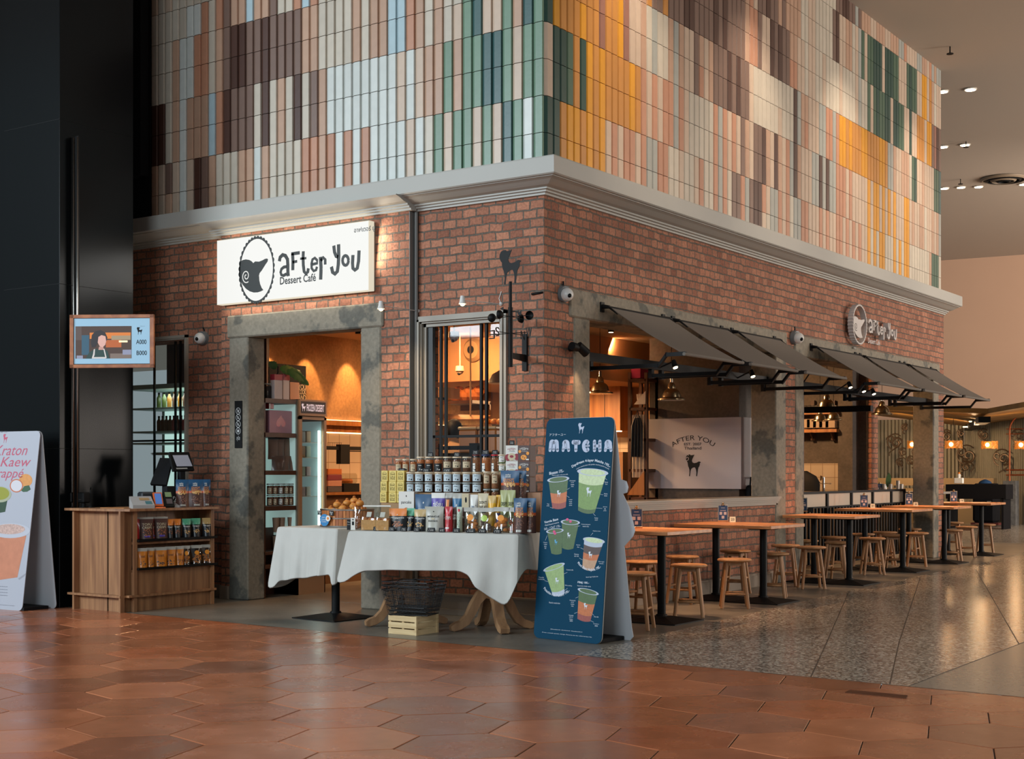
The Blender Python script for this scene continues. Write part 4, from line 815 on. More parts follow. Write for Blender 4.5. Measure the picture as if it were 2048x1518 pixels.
b = MB(); b.box(q.x-.004, q2.x+.004, -1.515, -1.50, zb, 4.46); b.box(q.x, q2.x, -1.53, -1.45, 2.4, 2.6); obj('channel', b, BLK, r)

# ================================================================ CHECKOUT COUNTER
cx0, cx1, cy0, cy1, ct = -4.18, -3.46, -1.65, -.55, .943
r = thing('checkout_counter', 'wood-grain checkout counter with two recessed snack shelves', 'counter', (-3.82, -1.1, 0))
b = MB(); b.add([(-4.25, -1.69, ct-.022), (-3.62, -1.69, ct-.022), (-3.42, -1.62, ct-.022), (-3.42, -.52, ct-.022), (-4.25, -.52, ct-.022), (-4.25, -1.69, ct), (-3.62, -1.69, ct), (-3.42, -1.62, ct), (-3.42, -.52, ct), (-4.25, -.52, ct)],
 [(4, 3, 2, 1, 0), (5, 6, 7, 8, 9), (0, 1, 6, 5), (1, 2, 7, 6), (2, 3, 8, 7), (3, 4, 9, 8), (4, 0, 5, 9)]); obj('worktop', b, WOOD, r)
b = MB(); b.box(-4.17, -4.15, -1.64, -.55, 0, ct-.022); b.box(-4.17, -3.55, -1.60, -1.585, 0, ct-.022); b.box(-3.75, -3.735, -1.6, -.56, 0, ct-.022); b.box(-4.17, -3.46, -.57, -.55, 0, ct-.022); obj('panel', b, WOOD, r)
for (x, y) in ((-4.165, -1.645), (-3.515, -1.645), (-3.475, -1.52), (-3.475, -.575)): b = MB(); b.box(x-.012, x+.012, y-.012, y+.035 if y < -1.6 else y+.024, 0, ct-.022); obj('upright', b, WOOD, r)
b = MB(); b.box(-3.55, -3.535, -1.61, -1.5, 0, ct-.022); obj('corner_panel', b, WOOD, r)
b = MB(); b.box(-4.24, -3.50, -1.665, -1.59, .135, .155); b.box(-3.75, -3.45, -1.60, -.53, .135, .155); obj('kick_rail', b, WOOD, r)
b = MB(); b.box(-3.52, -3.49, -1.52, -.57, 0, .36); b.box(-3.73, -3.49, -1.5, -.57, .36, .38); obj('lower_front', b, WOOD, r)
SH = []
for z in (.40, .66):
    b = MB(); b.box(-3.72, -3.435, -1.50, -.53, z-.02, z); SH.append(obj('snack_shelf', b, BLK, r))
b = MB(); b.box(-3.73, -3.47, -1.5, -.57, .615, .635); obj('shelf_rail', b, WOOD, r)
# ================================================================ DISPLAY TABLES
TA = Vector((-.976, -1.428, 0)); TR = math.radians(8.3); E1 = Vector((cos(TR), sin(TR), 0)); E2 = Vector((-sin(TR), cos(TR), 0)); TZ = .80
def ipl(px, py, A, n):
    a, b = (px-CX)/FPX, (HY-py)/FPX; d = Vector((RV[0]*a+FV[0], RV[1]*a+FV[1], b)); c = Vector((CP[0], CP[1], CH)); return c+d*((A-c).dot(n)/d.dot(n))
def tp(px, py, k): return ipl(px, py, TA+E2*k, E2)
def tl(p): d = Vector(p)-TA; return d.dot(E1), d.dot(E2)
def frame(t, k, z): return TA+E1*t+E2*k+Vector((0, 0, z))
LINEN = mat('white_linen', 'b9b8b2', .9, noise=.06, nscale=4, bump=.5, bscale=9)
def cloth_from_grid(rows, name, mt, parent=None, th=.003):
    b = MB(); b.smooth = True; n = len(rows[0]); vs = [p for r in rows for p in r]; fs = []
    for i in range(len(rows)-1):
        for j in range(n-1): fs.append((i*n+j, (i+1)*n+j, (i+1)*n+j+1, i*n+j+1))
    b.add(vs, fs); o = obj(name, b, mt, parent); md = o.modifiers.new('solid', 'SOLIDIFY'); md.thickness = th; md.offset = 0
    md2 = o.modifiers.new('sub', 'SUBSURF'); md2.levels = 1; md2.render_levels = 1; return o
def lerp_profile(pr, t):
    for (a, va), (c, vc) in zip(pr, pr[1:]):
        if t <= c: s = (t-a)/(c-a) if c > a else 0; s = s*s*(3-2*s); return va+(vc-va)*s
    return pr[-1][1]
def tablecloth(F, L_, D_, zt, front, right, left, back, flare, name, lb, gr=None, ph=0.):
    """F(t,k,z) frame; the cloth is one grid wrapping round: perimeter samples x (top ring, drop rows)"""
    per = []                                      # (t, k, outward normal (nt, nk), bottom z, fold phase)
    NS = 36
    for i in range(NS+1): t = i/NS; per.append((t*L_, 0, 0, -1, lerp_profile(front, t), t*7+ph))
    for i in range(1, 13): t = i/12; per.append((L_, t*D_, 1, 0, lerp_profile(right, t), 7+t*3+ph))
    for i in range(1, 13): t = i/12; per.append((L_*(1-t), D_, 0, 1, back, 10+t*6+ph))
    for i in range(1, 12): t = i/12; per.append((0, D_*(1-t), -1, 0, lerp_profile(left, t), 16+t*3+ph))
    per.append(per[0]); rows = []; cx, cy = L_/2, D_/2
    for s in (.0, .5, .93): rows.append([F(cx+(p[0]-cx)*s, cy+(p[1]-cy)*s, zt) for p in per])
    rows.append([F(p[0], p[1], zt-.001) for p in per])
    for d in (.06, .2, .4, .6, .8, 1.):
        row = []
        for p in per:
            h = zt-p[4]; am = (.012+.05*max(0, h-.22))*d; o_ = flare*d*(.3+.7*min(1, h/.4))+am*sin(p[5]*2.6)+.006*sin(p[5]*9)*d
            cn = 1 if (p[0] in (0, L_) and p[1] in (0, D_)) else 0
            nx, ny = p[2], p[3]
            if cn: nx = (-1 if p[0] == 0 else 1)*.8; ny = (-1 if p[1] == 0 else 1)*.8
            nx = nx*.3 if nx > 0 else nx; row.append(F(p[0]+nx*o_, p[1]+ny*(o_+.035*d*math.exp(-((p[0]/L_-.80)/.05)**2)-.03*d*math.exp(-((p[0]/L_-.70)/.05)**2)), zt-h*d))
        rows.append(row)
    o = cloth_from_grid(rows, name, LINEN); return tag(o, lb, 'tablecloth', gr)
def frz(t, px, py): return tp(px, py, -.05).z
fp = []
LT = 1.545
for px, py in [(714, 1170), (718, 1150), (730, 1142), (800, 1141), (860, 1142), (915, 1143), (940, 1150), (967, 1179), (990, 1200), (1012, 1214), (1030, 1192), (1042, 1165), (1068, 1141)]:
    q = tp(px, py, -.06); fp.append((max(0, min(1, (tl(q)[0])/LT)), q.z))
fp[0] = (0, fp[0][1]); fp[-1] = (1, fp[-1][1])
tablecloth(frame, LT, .80, TZ, fp, [(0, fp[-1][1]), (.4, .5), (1, .42)], [(0, .5), (.6, .42), (1, fp[0][1])], .5, .10, 'tablecloth', 'large white linen cloth hanging over the snack display table', 'white linen tablecloths')
# pedestal table under it
OAK = wood_mat('oak_pedestal', '7d5a3e', 'a37c58', (1, 1, .2), .45, 14)
r = thing('pedestal_table', 'wooden double-pedestal table with curved scroll feet under the snack display', 'table', frame(.8, .4, 0))
b = MB(); A_ = [frame(t, k, z) for z in (TZ-.035, TZ-.006) for t, k in ((.01, .01), (LT-.01, .01), (LT-.01, .79), (.01, .79))]; b.add(A_, [(3, 2, 1, 0), (4, 5, 6, 7), (0, 1, 5, 4), (1, 2, 6, 5), (2, 3, 7, 6), (3, 0, 4, 7)]); obj('tabletop', b, OAK, r)
FOOT = [(.03, .44), (.07, .46), (.12, .40), (.17, .27), (.24, .13), (.33, .05), (.43, .015), (.47, .02), (.47, .055), (.43, .075), (.36, .115), (.28, .19), (.22, .30), (.18, .42), (.11, .52), (.03, .54)]
FOOT = [(.02, .30), (.07, .31), (.13, .26), (.19, .16), (.27, .06), (.36, .015), (.44, .0), (.475, .01), (.48, .045), (.44, .07), (.37, .09), (.30, .15), (.24, .26), (.17, .36), (.08, .42), (.02, .42)]
FOOT = [(u*.72+.006, v*.86) for u, v in FOOT]
for t in (.30, 1.10):
    c = frame(t, .42, 0); b = MB(); b.smooth = True; b.lathe([(.02, .24), (.035, .26), (.03, .28), (.05, .30), (.05, .46), (.07, .50), (.06, .62), (.09, .70), (.12, .76), (.12, .772)], c, 18); ped = obj('pedestal', b, OAK, r)
    for k in range(4):
        a = pi/4+k*pi/2+TR; U_ = Vector((cos(a), sin(a), 0)); W_ = Vector((-sin(a), cos(a), 0)); b = MB(); b.prism(FOOT, c-W_*-.03, U_, (0, 0, 1), .06); b.prism([(u*.985+.004, v*.96+.006) for u, v in FOOT], c+W_*.038, U_, (0, 0, 1), .076); obj('foot', b, OAK, r)
# side table with its cloth
A2 = Vector((-2.04, -1.15, 0)); t2 = -math.radians(5); F1 = Vector((cos(t2), sin(t2), 0)); F2 = Vector((-sin(t2), cos(t2), 0))
def frame2(t, k, z): return A2+F1*t+F2*k+Vector((0, 0, z))
zz = lambda px, py: ipl(px, py, A2-F2*.05, F2)
L2 = .76; f2 = []
for px, py in [(552, 1180), (560, 1163), (600, 1158), (640, 1153), (656, 1151), (668, 1176), (678, 1160)]:
    q = zz(px, py); f2.append((max(0, min(1, (q-A2).dot(F1)/L2)), q.z))
f2[0] = (0, f2[0][1]); f2[-1] = (1, f2[-1][1])
tablecloth(frame2, L2, .66, TZ, f2, [(0, f2[-1][1]), (.3, .5), (1, .45)], [(0, .5), (1, f2[0][1])], .5, .05, 'tablecloth', 'small white linen cloth on the side table that carries the wooden tub', 'white linen tablecloths', 3)
t_ = make_table(L2-.03, .62, TZ-.008); t_.location = (-1.62, -.86, 0); t_.rotation_euler = (0, 0, t2); tag(t_, 'black-posted square table under the small white cloth beside the doorway', group=None)

# ---------------------------------------------------------------- products
def surfpt(u, v, w, h, d, side=-1, off=0.):
    tk = d/2*(max(0., 1-abs(2*u-1)**2.4))*min(1, (1-v)*2.2)*(.75+.35*(1-v)) if v < 1 else 0
    tk += d/2*.55*(1-v)**3*(1-abs(2*u-1)**4)
    x = (u-.5)*w*(1-.05*sin(pi*v)); return Vector((x, side*(tk+off), h*v))
def pouch(loc, rz, w, h, d, bands, art, lb, group, name='snack_pouch', cat='snack bag', fill=None, tilt=0.):
    r = thing(name, lb, cat, loc, rz, group); kw = dict(world=False); b = MB(); b.smooth = True; NX, NZ = 8, 12; mats = []
    for s in (-1, 1):
        base = len(b.v); vs = [surfpt(i/NX, j/NZ, w, h, d, s) for j in range(NZ+1) for i in range(NX+1)]
        for j in range(NZ):
            v = (j+.5)/NZ; c = next(q[2] for q in bands if v <= q[1])
            if c not in mats: mats.append(c)
            b.mi = mats.index(c); fs = []
            for i in range(NX):
                f = (j*(NX+1)+i, j*(NX+1)+i+1, (j+1)*(NX+1)+i+1, (j+1)*(NX+1)+i); fs.append(f if s < 0 else f[::-1])
            o_ = len(b.v)-0
            for f in fs: b.f.append([base+q for q in f]); b.m.append(b.mi); b.c.append((1, 1, 1, 1)); b.sm.append(True)
            if j == 0: b.v += [tuple(q) for q in vs]
    body = obj('pouch_body', b, mats, r, **kw)
    S_ = lambda u, v, o_=.0012: surfpt(u, min(v, .999), w, h, d, -1, o_)
    am = {}
    rnd = random.Random(len(lb)*7+int(w*1000))
    lay = 0
    for q in art:
        lay += 1; o_ = .0012+.0006*lay
        k, c = q[0], q[-1]; b = am.setdefault(c.name, (MB(), c))[0]; b.smooth = True
        if k == 'd':
            _, u, v, ru, rv = q[:5]; n = 14; pts = [S_(u, v, o_)]+[S_(u+ru*cos(2*pi*i/n), v+rv*sin(2*pi*i/n), o_) for i in range(n)]; b.add(pts, [(0, i+1, (i+1) % n+1) for i in range(n)])
        elif k == 'n':
            _, u, v, ru, rv, cnt = q[:6]
            for z in range(cnt):
                a, rr = rnd.uniform(0, 2*pi), math.sqrt(rnd.random()); uu, vv = u+ru*rr*cos(a), v+rv*rr*sin(a); s_ = .045; oo = o_+.0004*(z % 4)
                pts = [S_(uu, vv, oo+.001)]+[S_(uu+s_*cos(2*pi*i/6+z), vv+s_*w/h*sin(2*pi*i/6+z), oo-.0006) for i in range(6)]; b.add(pts, [(0, i+1, (i+1) % 6+1) for i in range(6)])
        elif k == 'r':
            _, u0, u1, v0, v1 = q[:5]; n = 6; pts = []
            for j in range(5):
                for i in range(n+1): pts.append(S_(u0+(u1-u0)*i/n, v0+(v1-v0)*j/4, o_))
            b.add(pts, [(j*(n+1)+i, j*(n+1)+i+1, (j+1)*(n+1)+i+1, (j+1)*(n+1)+i) for j in range(4) for i in range(n)])
        elif k == 't':
            _, s, u, v, wd, ht = q[:6]; vs, fs, x0, x1, y0, y1 = tmesh(s, .01)
            b.add([S_(u+(x-(x0+x1)/2)/(x1-x0)*wd, v+(y-(y0+y1)/2)/(y1-y0)*ht, o_) for x, y in vs], fs)
    for nm, (b, c) in am.items(): obj('print', b, c, r, **kw)
    if fill:
        b = MB(); b.smooth = True
        fm, cnt, sz = fill
        for z in range(cnt):
            x = rnd.uniform(-.30, .30)*w; zc = sz*.6+rnd.uniform(0, .42)*h; b.sphere((x, rnd.uniform(-.1, .1)*d, zc), sz*rnd.uniform(.7, 1.1), 8, 6, .7)
        obj('contents', b, fm, r, **kw)
    if tilt: r.rotation_euler = (tilt, 0, rz)
    return r
CM = lambda n, c, rg=.35, **k: mat('pack_'+n, c, rg, **k)
mK, mO, mG, mT, mW, mS = CM('black', '15171b'), CM('orange', 'd9791e'), CM('green', '4fa37e'), CM('tan', 'b79a63'), CM('white', 'd8d6cf'), CM('silver', 'a5a39a', .3)
mNut, mNut2, mBl, mOr2, mRed, mBr, mPu, mYe, mLg, mCr = CM('nut', '9c5e3a'), CM('nut_pale', 'd2a566'), CM('blue', '174a70'), CM('orange_band', 'b9501e'), CM('red', 'b3202a', .25), CM('brown', '4a2b22', .5), CM('purple', '4b3596'), CM('yellow', 'e0a81e'), CM('lime', 'a2a66e'), CM('cream', 'c4b696')
mAlm, mSky = CM('almond', '7a5140'), CM('azure', '1c5f86')
CLEAR = glass_mat('clear_film', (.86, .87, .85, 1), 1.7); mCook, mOrg = CM('cookie', 'b8702f', .6), CM('orange_sticker', 'e08c1e', .5)
NUG = lambda c: [(0, .70, mK), (.70, 1, c)]
def place(px0, px1, py0, py1, k): a, c = tp(px0, py1, k), tp(px1, py0, k); a2 = tp(px1, py1, k); return (a+a2)/2, (a2-a).length, c.z-a2.z
def tpouch(px0, px1, py0, py1, k, bands, art, lb, gr='snack pouches along the front of the display', z=TZ+.003, d=.05, rz=None, **kw):
    c, w_, h_ = place(px0, px1, py0, py1, k); c.z = z; h_ = tp((px0+px1)/2, py0, k).z-z; return pouch(c, TR+.16 if rz is None else rz, w_*1.02, h_, d, bands, art, lb, gr, **kw)
def a1(v, w_): return (740+v/8.932, 900+w_/8.932)
def b1(v, w_): return (900+v/7.784, 880+w_/7.784)
def AP(v0, v1, w0, k, *a, **kw): p, q = a1(v0, w0), a1(v1, 1440); return tpouch(p[0], q[0], p[1], 1062, k, *a, **kw)
def BP(v0, v1, w0, k, *a, **kw): p, q = b1(v0, w0), b1(v1, 1440); return tpouch(p[0], q[0], p[1], 1064, k, *a, **kw)
nart = lambda nut: [('t', 'Nuggets', .5, .58, .78, .09, mW), ('d', .5, .73, .03, .02, mW), ('n', .5, .30, .34, .11, 22, nut)]
AP(355, 645, 1045, .10, NUG(mO), nart(mNut), 'black snack pouch with bright orange top, front row of the display')
AP(650, 800, 1040, .15, NUG(mG), nart(mNut2), 'black snack pouch with green top, front row of the display, partly covered')
AP(800, 1000, 1060, .10, NUG(mT), nart(mNut2), 'black snack pouch with tan top, front row beside the grey meringue bag')
AP(995, 1305, 1010, .12, [(0, 1, CM('grey_bag', 'a3a195'))], [('t', 'MERINGUE', .48, .60, .66, .07, INK), ('t', 'KISSES', .48, .42, .5, .06, INK), ('d', .48, .80, .035, .02, INK), ('d', .48, .51, .10, .03, mCr)], 'pale grey meringue bag in the middle of the front row')
AP(1285, 1360, 1015, .17, [(0, 1, mBr)], [('t', 'TOFU', .5, .66, .9, .09, mW), ('t', 'CRISPS', .5, .54, .9, .09, mW), ('n', .5, .32, .4, .16, 16, mNut)], 'narrow brown crisps bag just left of the red bag')
AP(1345, 1470, 1010, .11, [(0, 1, mRed)], [('t', 'CRISPS', .5, .55, .7, .12, mW), ('r', .2, .7, .12, .18, mW), ('d', .5, .75, .2, .06, CM('pinkred', 'd8505a'))], 'shiny bright red crisps bag in the front row')
BP(38, 112, 1045, .15, [(0, 1, mBr)], [('t', 'TOFU', .5, .66, .9, .09, mW), ('t', 'CRISPS', .5, .54, .9, .09, mW), ('n', .5, .32, .4, .16, 16, mNut)], 'narrow brown crisps bag just right of the red bag')
BP(108, 190, 1040, .11, [(0, 1, CM('pale_green', 'a9b3a2'))], [('n', .5, .5, .35, .3, 26, CM('leaf', '4f8a4a')), ('d', .4, .86, .25, .06, mRed)], 'narrow pale green and red printed bag in the front row')
BP(175, 235, 1050, .18, [(0, 1, mBr)], [('t', 'US', .5, .6, .7, .09, mW), ('n', .5, .3, .4, .16, 12, mCook)], 'dark brown bag peeking from behind the first clear cookie bag')
CA = lambda c: [(0, .84, CLEAR), (.84, 1, mS)]
BP(225, 450, 1050, .09, CA(0), [('d', .45, .60, .22, .13, mOrg)], 'clear bag of brown cookies with round orange sticker, leftmost of the clear bags', fill=(mCook, 16, .022))
BP(455, 680, 1055, .09, CA(0), [('d', .40, .58, .22, .13, CM('lime_sticker', '9dbb3a'))], 'clear bag of grey-brown snacks with round lime green sticker', fill=(CM('greyblack', '6b5248', .6), 16, .018))
BP(685, 910, 1045, .09, CA(0), [('d', .52, .58, .22, .12, mOrg)], 'clear bag of large cookies with round orange sticker, third of the clear bags', fill=(mCook, 12, .03))
BP(910, 1045, 1050, .11, CA(0), [], 'clear bag of small dark brown snacks without sticker, beside the tall blue pouches', fill=(CM('redbrown', '8a4a2c', .6), 16, .018))
BIG = [(0, .48, mBr), (.48, .60, mOr2), (.60, .97, mBl), (.97, 1, CM('maroon', '6a2a22'))]
BART = [('n', .5, .24, .34, .16, 26, mAlm), ('n', .5, .52, .36, .07, 30, mNut2), ('t', 'CRUNCHY', .46, .70, .6, .07, mOrg), ('t', 'GRANOLA', .46, .62, .66, .08, mOrg), ('t', 'salty', .42, .85, .3, .08, mW), ('t', 'sweet', .42, .79, .3, .06, mW), ('r', .3, .7, .04, .10, mS)]
BP(1000, 1192, 905, .10, BIG, BART, 'tall blue-topped granola pouch at the right front, nearest the viewer', d=.06)
BP(1185, 1335, 905, .16, BIG, BART, 'tall blue-topped granola pouch at the right front, behind its neighbour', d=.06)
def riser(px0, px1, k0, k1, z0, z1, mt, lb, nm='display_riser'):
    a, c = tl(tp(px0, 1000, k0))[0], tl(tp(px1, 1000, k0))[0]; r_ = thing(nm, lb, 'display box', frame((a+c)/2, (k0+k1)/2, z0)); b = MB()
    P = [frame(t, k, z) for z in (z0, z1) for t, k in ((a, k0), (c, k0), (c, k1), (a, k1))]; b.add(P, [(3, 2, 1, 0), (4, 5, 6, 7), (0, 1, 5, 4), (1, 2, 6, 5), (2, 3, 7, 6), (3, 0, 4, 7)]); obj('box_body', b, mt, r_); return c
g = 'snack pouches along the front of the display'
zr1 = tp(900, 1012, .40).z-.155; zm = tp(900, 964.5, .40).z; zl_ = tp(900, 985.5, .40).z; zt2 = tp(900, 944, .40).z
zs1_ = tp(1000, 978, .40).z-.135
riser(966, 1006, .34, .46, TZ+.002, zs1_-.001, mat('riser_wood', '9a7a58', .6), 'narrow wooden riser under the slim nut jars')
riser(812, 965, .33, .47, TZ+.002, zl_-.001, mat('riser_wood', '9a7a58', .6), 'low wooden riser hidden behind the second row of packs')
riser(790, 1052, .50, .66, TZ+.002, zt2-.002, mat('riser_wood', '9a7a58', .6), 'tall wooden riser under the back row of jars')
RB = tp(1065, 985, .44).z
riser(1050, 1081, .40, .62, TZ+.002, RB, mat('riser_pink_wood', 'a67c60', .6), 'pinkish wooden block under the stacked cookie boxes at the right end')
riser(762, 812, .33, .47, TZ+.002, tp(780, 1005.5, .36).z-.002, mat('riser_wood', '9a7a58', .6), 'small wooden riser under the yellow boxes')
# second row on the table, standing a little higher
z2 = tp(900, 1040, .24).z-.04
riser(795, 1045, .20, .31, TZ+.002, z2-.001, mat('riser_wood', '9a7a58', .6), 'shallow wooden step under the second row of packs')
g2 = 'packs in the second row of the display'
def tbox(px0, px1, py0, py1, k, dep, front, side, art, lb, gr, rz=None, z0=None, nm='snack_box'):
    c, w_, h_ = place(px0, px1, py0, py1, k); a = TR+.10 if rz is None else rz; r_ = thing(nm, lb, 'box', (c.x, c.y, c.z if z0 is None else z0), a, gr)
    h_ = tp((px0+px1)/2, py0, k).z-r_.location.z; b = MB(); b.mi = 0; b.bevbox(-w_/2, w_/2, 0, dep, 0, h_, .002)
    obj('box_body', b, [side], r_, world=False); b = MB(); b.box(-w_/2+.001, w_/2-.001, -.0012, .001, .001, h_-.001); fr_ = obj('front_panel', b, front, r_, world=False)
    am = {}
    for i, q in enumerate(art):
        b = am.setdefault(q[-1].name, (MB(), q[-1]))[0]; y = -.0016-.0004*i; k_ = q[0]
        X = lambda u: (u-.5)*w_
        if k_ == 'd': n = 18; b.add([(X(q[1]), y, q[2]*h_)]+[(X(q[1]+q[3]*cos(2*pi*j/n)), y, (q[2]+q[4]*sin(2*pi*j/n))*h_) for j in range(n)], [(0, j+1, (j+1) % n+1) for j in range(n)])
        elif k_ == 'r': b.add([(X(q[1]), y, q[3]*h_), (X(q[2]), y, q[3]*h_), (X(q[2]), y, q[4]*h_), (X(q[1]), y, q[4]*h_)], [(0, 1, 2, 3)])
        elif k_ == 't': put(b, q[1], (X(q[2]), y, q[3]*h_), (1, 0, 0), (0, 0, 1), q[4]*w_, q[5]*h_, bold=.01, arc=q[6] if len(q) > 7 else 0)
    for nm_, (b, c_) in am.items(): obj('print', b, c_, fr_, world=False)
    return r_
p, q = a1(520, 740), a1(780, 1045); tbox(p[0], q[0], p[1], 1020, .22, .07, mW, CM('box_side', 'b5afa8'), [('t', 'pancake', .5, .66, .66, .12, INK), ('d', .5, .86, .03, .03, INK), ('r', .22, .78, .05, .36, CM('greyphoto', 'b4b8bc')), ('d', .5, .36, .22, .15, CM('pancake_art', 'c8622a')), ('d', .5, .40, .09, .06, mCr)], 'white pancake mix box with an orange pancake picture', g2, z0=z2)
def P2(f, v0, v1, w0, k, *a, **kw): p, q = f(v0, w0), f(v1, w0); return tpouch(p[0], q[0], p[1], 1040, k, *a, z=z2, gr=g2, **kw)
P2(a1, 820, 1110, 790, .24, [(0, 1, mBl)], [('t', 'pancake', .5, .50, .56, .12, mW), ('d', .5, .72, .035, .03, mW), ('d', .55, .22, .22, .14, CM('pancake_art', 'c8622a')), ('d', .55, .26, .1, .06, mCr)], 'dark blue pancake mix pouch in the second row', d=.045)
P2(a1, 1108, 1330, 765, .25, [(0, .86, mPu), (.86, 1, mW)], [('t', 'ทุเรียน', .5, .62, .74, .22, mW), ('d', .42, .24, .26, .16, mYe)], 'purple pouch with white top and yellow fruit picture')
P2(a1, 1330, 1480, 760, .27, [(0, .8, mBr), (.8, 1, mS)], [('r', .30, .62, .05, .78, mO), ('n', .82, .4, .1, .2, 8, mAlm)], 'dark pouch with a vertical orange stripe in the second row')
P2(a1, 1480, 1640, 770, .24, [(0, .82, mSky), (.82, 1, mS)], [('t', 'MACADAMIA', .5, .42, .7, .07, mW), ('t', 'CRUNCH', .5, .32, .7, .07, mW), ('d', .5, .62, .05, .04, mW)], 'azure blue pouch in the middle of the second row')
p, q = b1(185, 835), b1(290, 1020); tbox(p[0], q[0], p[1], 1030, .23, .05, mCr, mW, [('n', 0, 0, 0, 0, 0, INK)][:0]+[('d', .6, .8, .14, .09, INK), ('t', 'THIN', .4, .42, .6, .09, INK), ('t', 'CUT', .4, .28, .5, .09, INK)], 'cream carton with black print standing between blue and white packs', g2, z0=z2)
P2(b1, 315, 430, 850, .25, [(0, 1, mW)], [('n', .85, .4, .1, .35, 14, mK), ('t', 'tea', .45, .6, .4, .1, mBl)], 'tall white pouch with dark speckled edge in the second row')
P2(b1, 445, 595, 830, .24, [(0, 1, mCr)], [('t', "DON'T", .5, .72, .72, .09, INK), ('t', 'SHARE ALL', .5, .58, .8, .09, INK), ('r', .3, .85, .40, .45, INK), ('d', .75, .18, .06, .04, INK)], 'beige paper pouch with bold black writing')
P2(b1, 600, 715, 865, .23, [(0, .78, mYe), (.78, 1, CM('gold_top', 'c9a55a'))], [('t', 'chips', .5, .5, .6, .12, mOr2)], 'bright yellow pouch left of the green-grey ones')
P2(b1, 722, 790, 855, .26, [(0, .45, mPu), (.45, 1, mYe)], [], 'narrow yellow and purple pouch half hidden in the second row')
P2(b1, 788, 905, 780, .22, [(0, 1, mLg)], [('t', 'CRISPY', .5, .62, .8, .10, INK), ('t', 'SEAWEED', .5, .48, .8, .08, INK), ('d', .5, .18, .3, .1, mBr)], 'sage green pouch, left one of the pair')
P2(b1, 900, 1015, 780, .22, [(0, 1, mLg)], [('t', 'CRISPY', .5, .62, .8, .10, INK), ('t', 'SEAWEED', .5, .48, .8, .08, INK), ('d', .5, .18, .3, .1, mBr)], 'sage green pouch, right one of the pair')
zB = tp(1025, 1000, .32).z; riser(1012, 1050, .27, .335, TZ+.002, zB-.001, mat('riser_wood', '9a7a58', .6), 'narrow wooden riser behind the sage green pouches')
p, q = b1(800, 475), b1(1070, 475); tpouch(p[0], q[0], p[1], 1000, .30, BIG, BART, 'large blue-topped granola pouch in the raised row, in front', z=zB, gr=g2, d=.06)
p, q = b1(1040, 480), b1(1185, 475); tpouch(p[0], q[0], p[1], 1000, .36, BIG, BART, 'large blue-topped granola pouch in the raised row, half hidden', z=zB, gr=g2, d=.06)
# yellow boxes 3 x 3
mYB = CM('yellow_box', 'd8c069', .5); mYI = CM('box_ink', '4a3f1c', .6); gy = 'small yellow boxes stacked in a grid'
yz = [tp(775, a1(0, w_)[1], .36).z for w_ in (940, 752, 560, 366)]
for ri in range(3):
    for ci, (v0, v1) in enumerate([(180, 292), (335, 463), (478, 605)]):
        dx = (0, 8, 22)[ri] if ci == 0 else (0, 0, 5)[ri]; p0, p1 = a1(v0+dx, 0)[0], a1(v1+dx, 0)[0]
        c, w_, _ = place(p0, p1, 1000, 1005, .36); r_ = thing('yellow_box', 'small yellow printed snack box, %s row, %s column of the yellow stack' % (('bottom', 'middle', 'top')[ri], ('left', 'middle', 'right')[ci]), 'box', (c.x, c.y, yz[ri]), TR+.05, gy)
        h_ = yz[ri+1]-yz[ri]-.001; b = MB(); b.bevbox(-w_/2, w_/2, 0, .06, 0, h_, .002); obj('box_body', b, mYB, r_, world=False)
        b = MB(); W2 = w_/2
        for (x0, x1, z0, z1) in ((-.62, -.58, .12, .7), (.58, .62, .12, .7)): b.add([(x0*W2, -.001, z0*h_), (x1*W2, -.001, z0*h_), (x1*W2, -.001, z1*h_), (x0*W2, -.001, z1*h_)], [(0, 1, 2, 3)])
        b.ribbon([(cos(a)*.6*W2, .7*h_+sin(a)*.16*h_) for a in [pi*i/8 for i in range(9)]], .002, (0, -.001, 0), (1, 0, 0), (0, 0, 1), 0)
        for k_, (s_, zc, wd) in enumerate((('ขนม', .66, .5), ('ปัง', .42, .6), ('กรอบ', .24, .6))): put(b, s_, (0, -.0012, zc*h_), (1, 0, 0), (0, 0, 1), wd*w_, .16*h_)
        obj('print', b, mYI, r_, world=False)
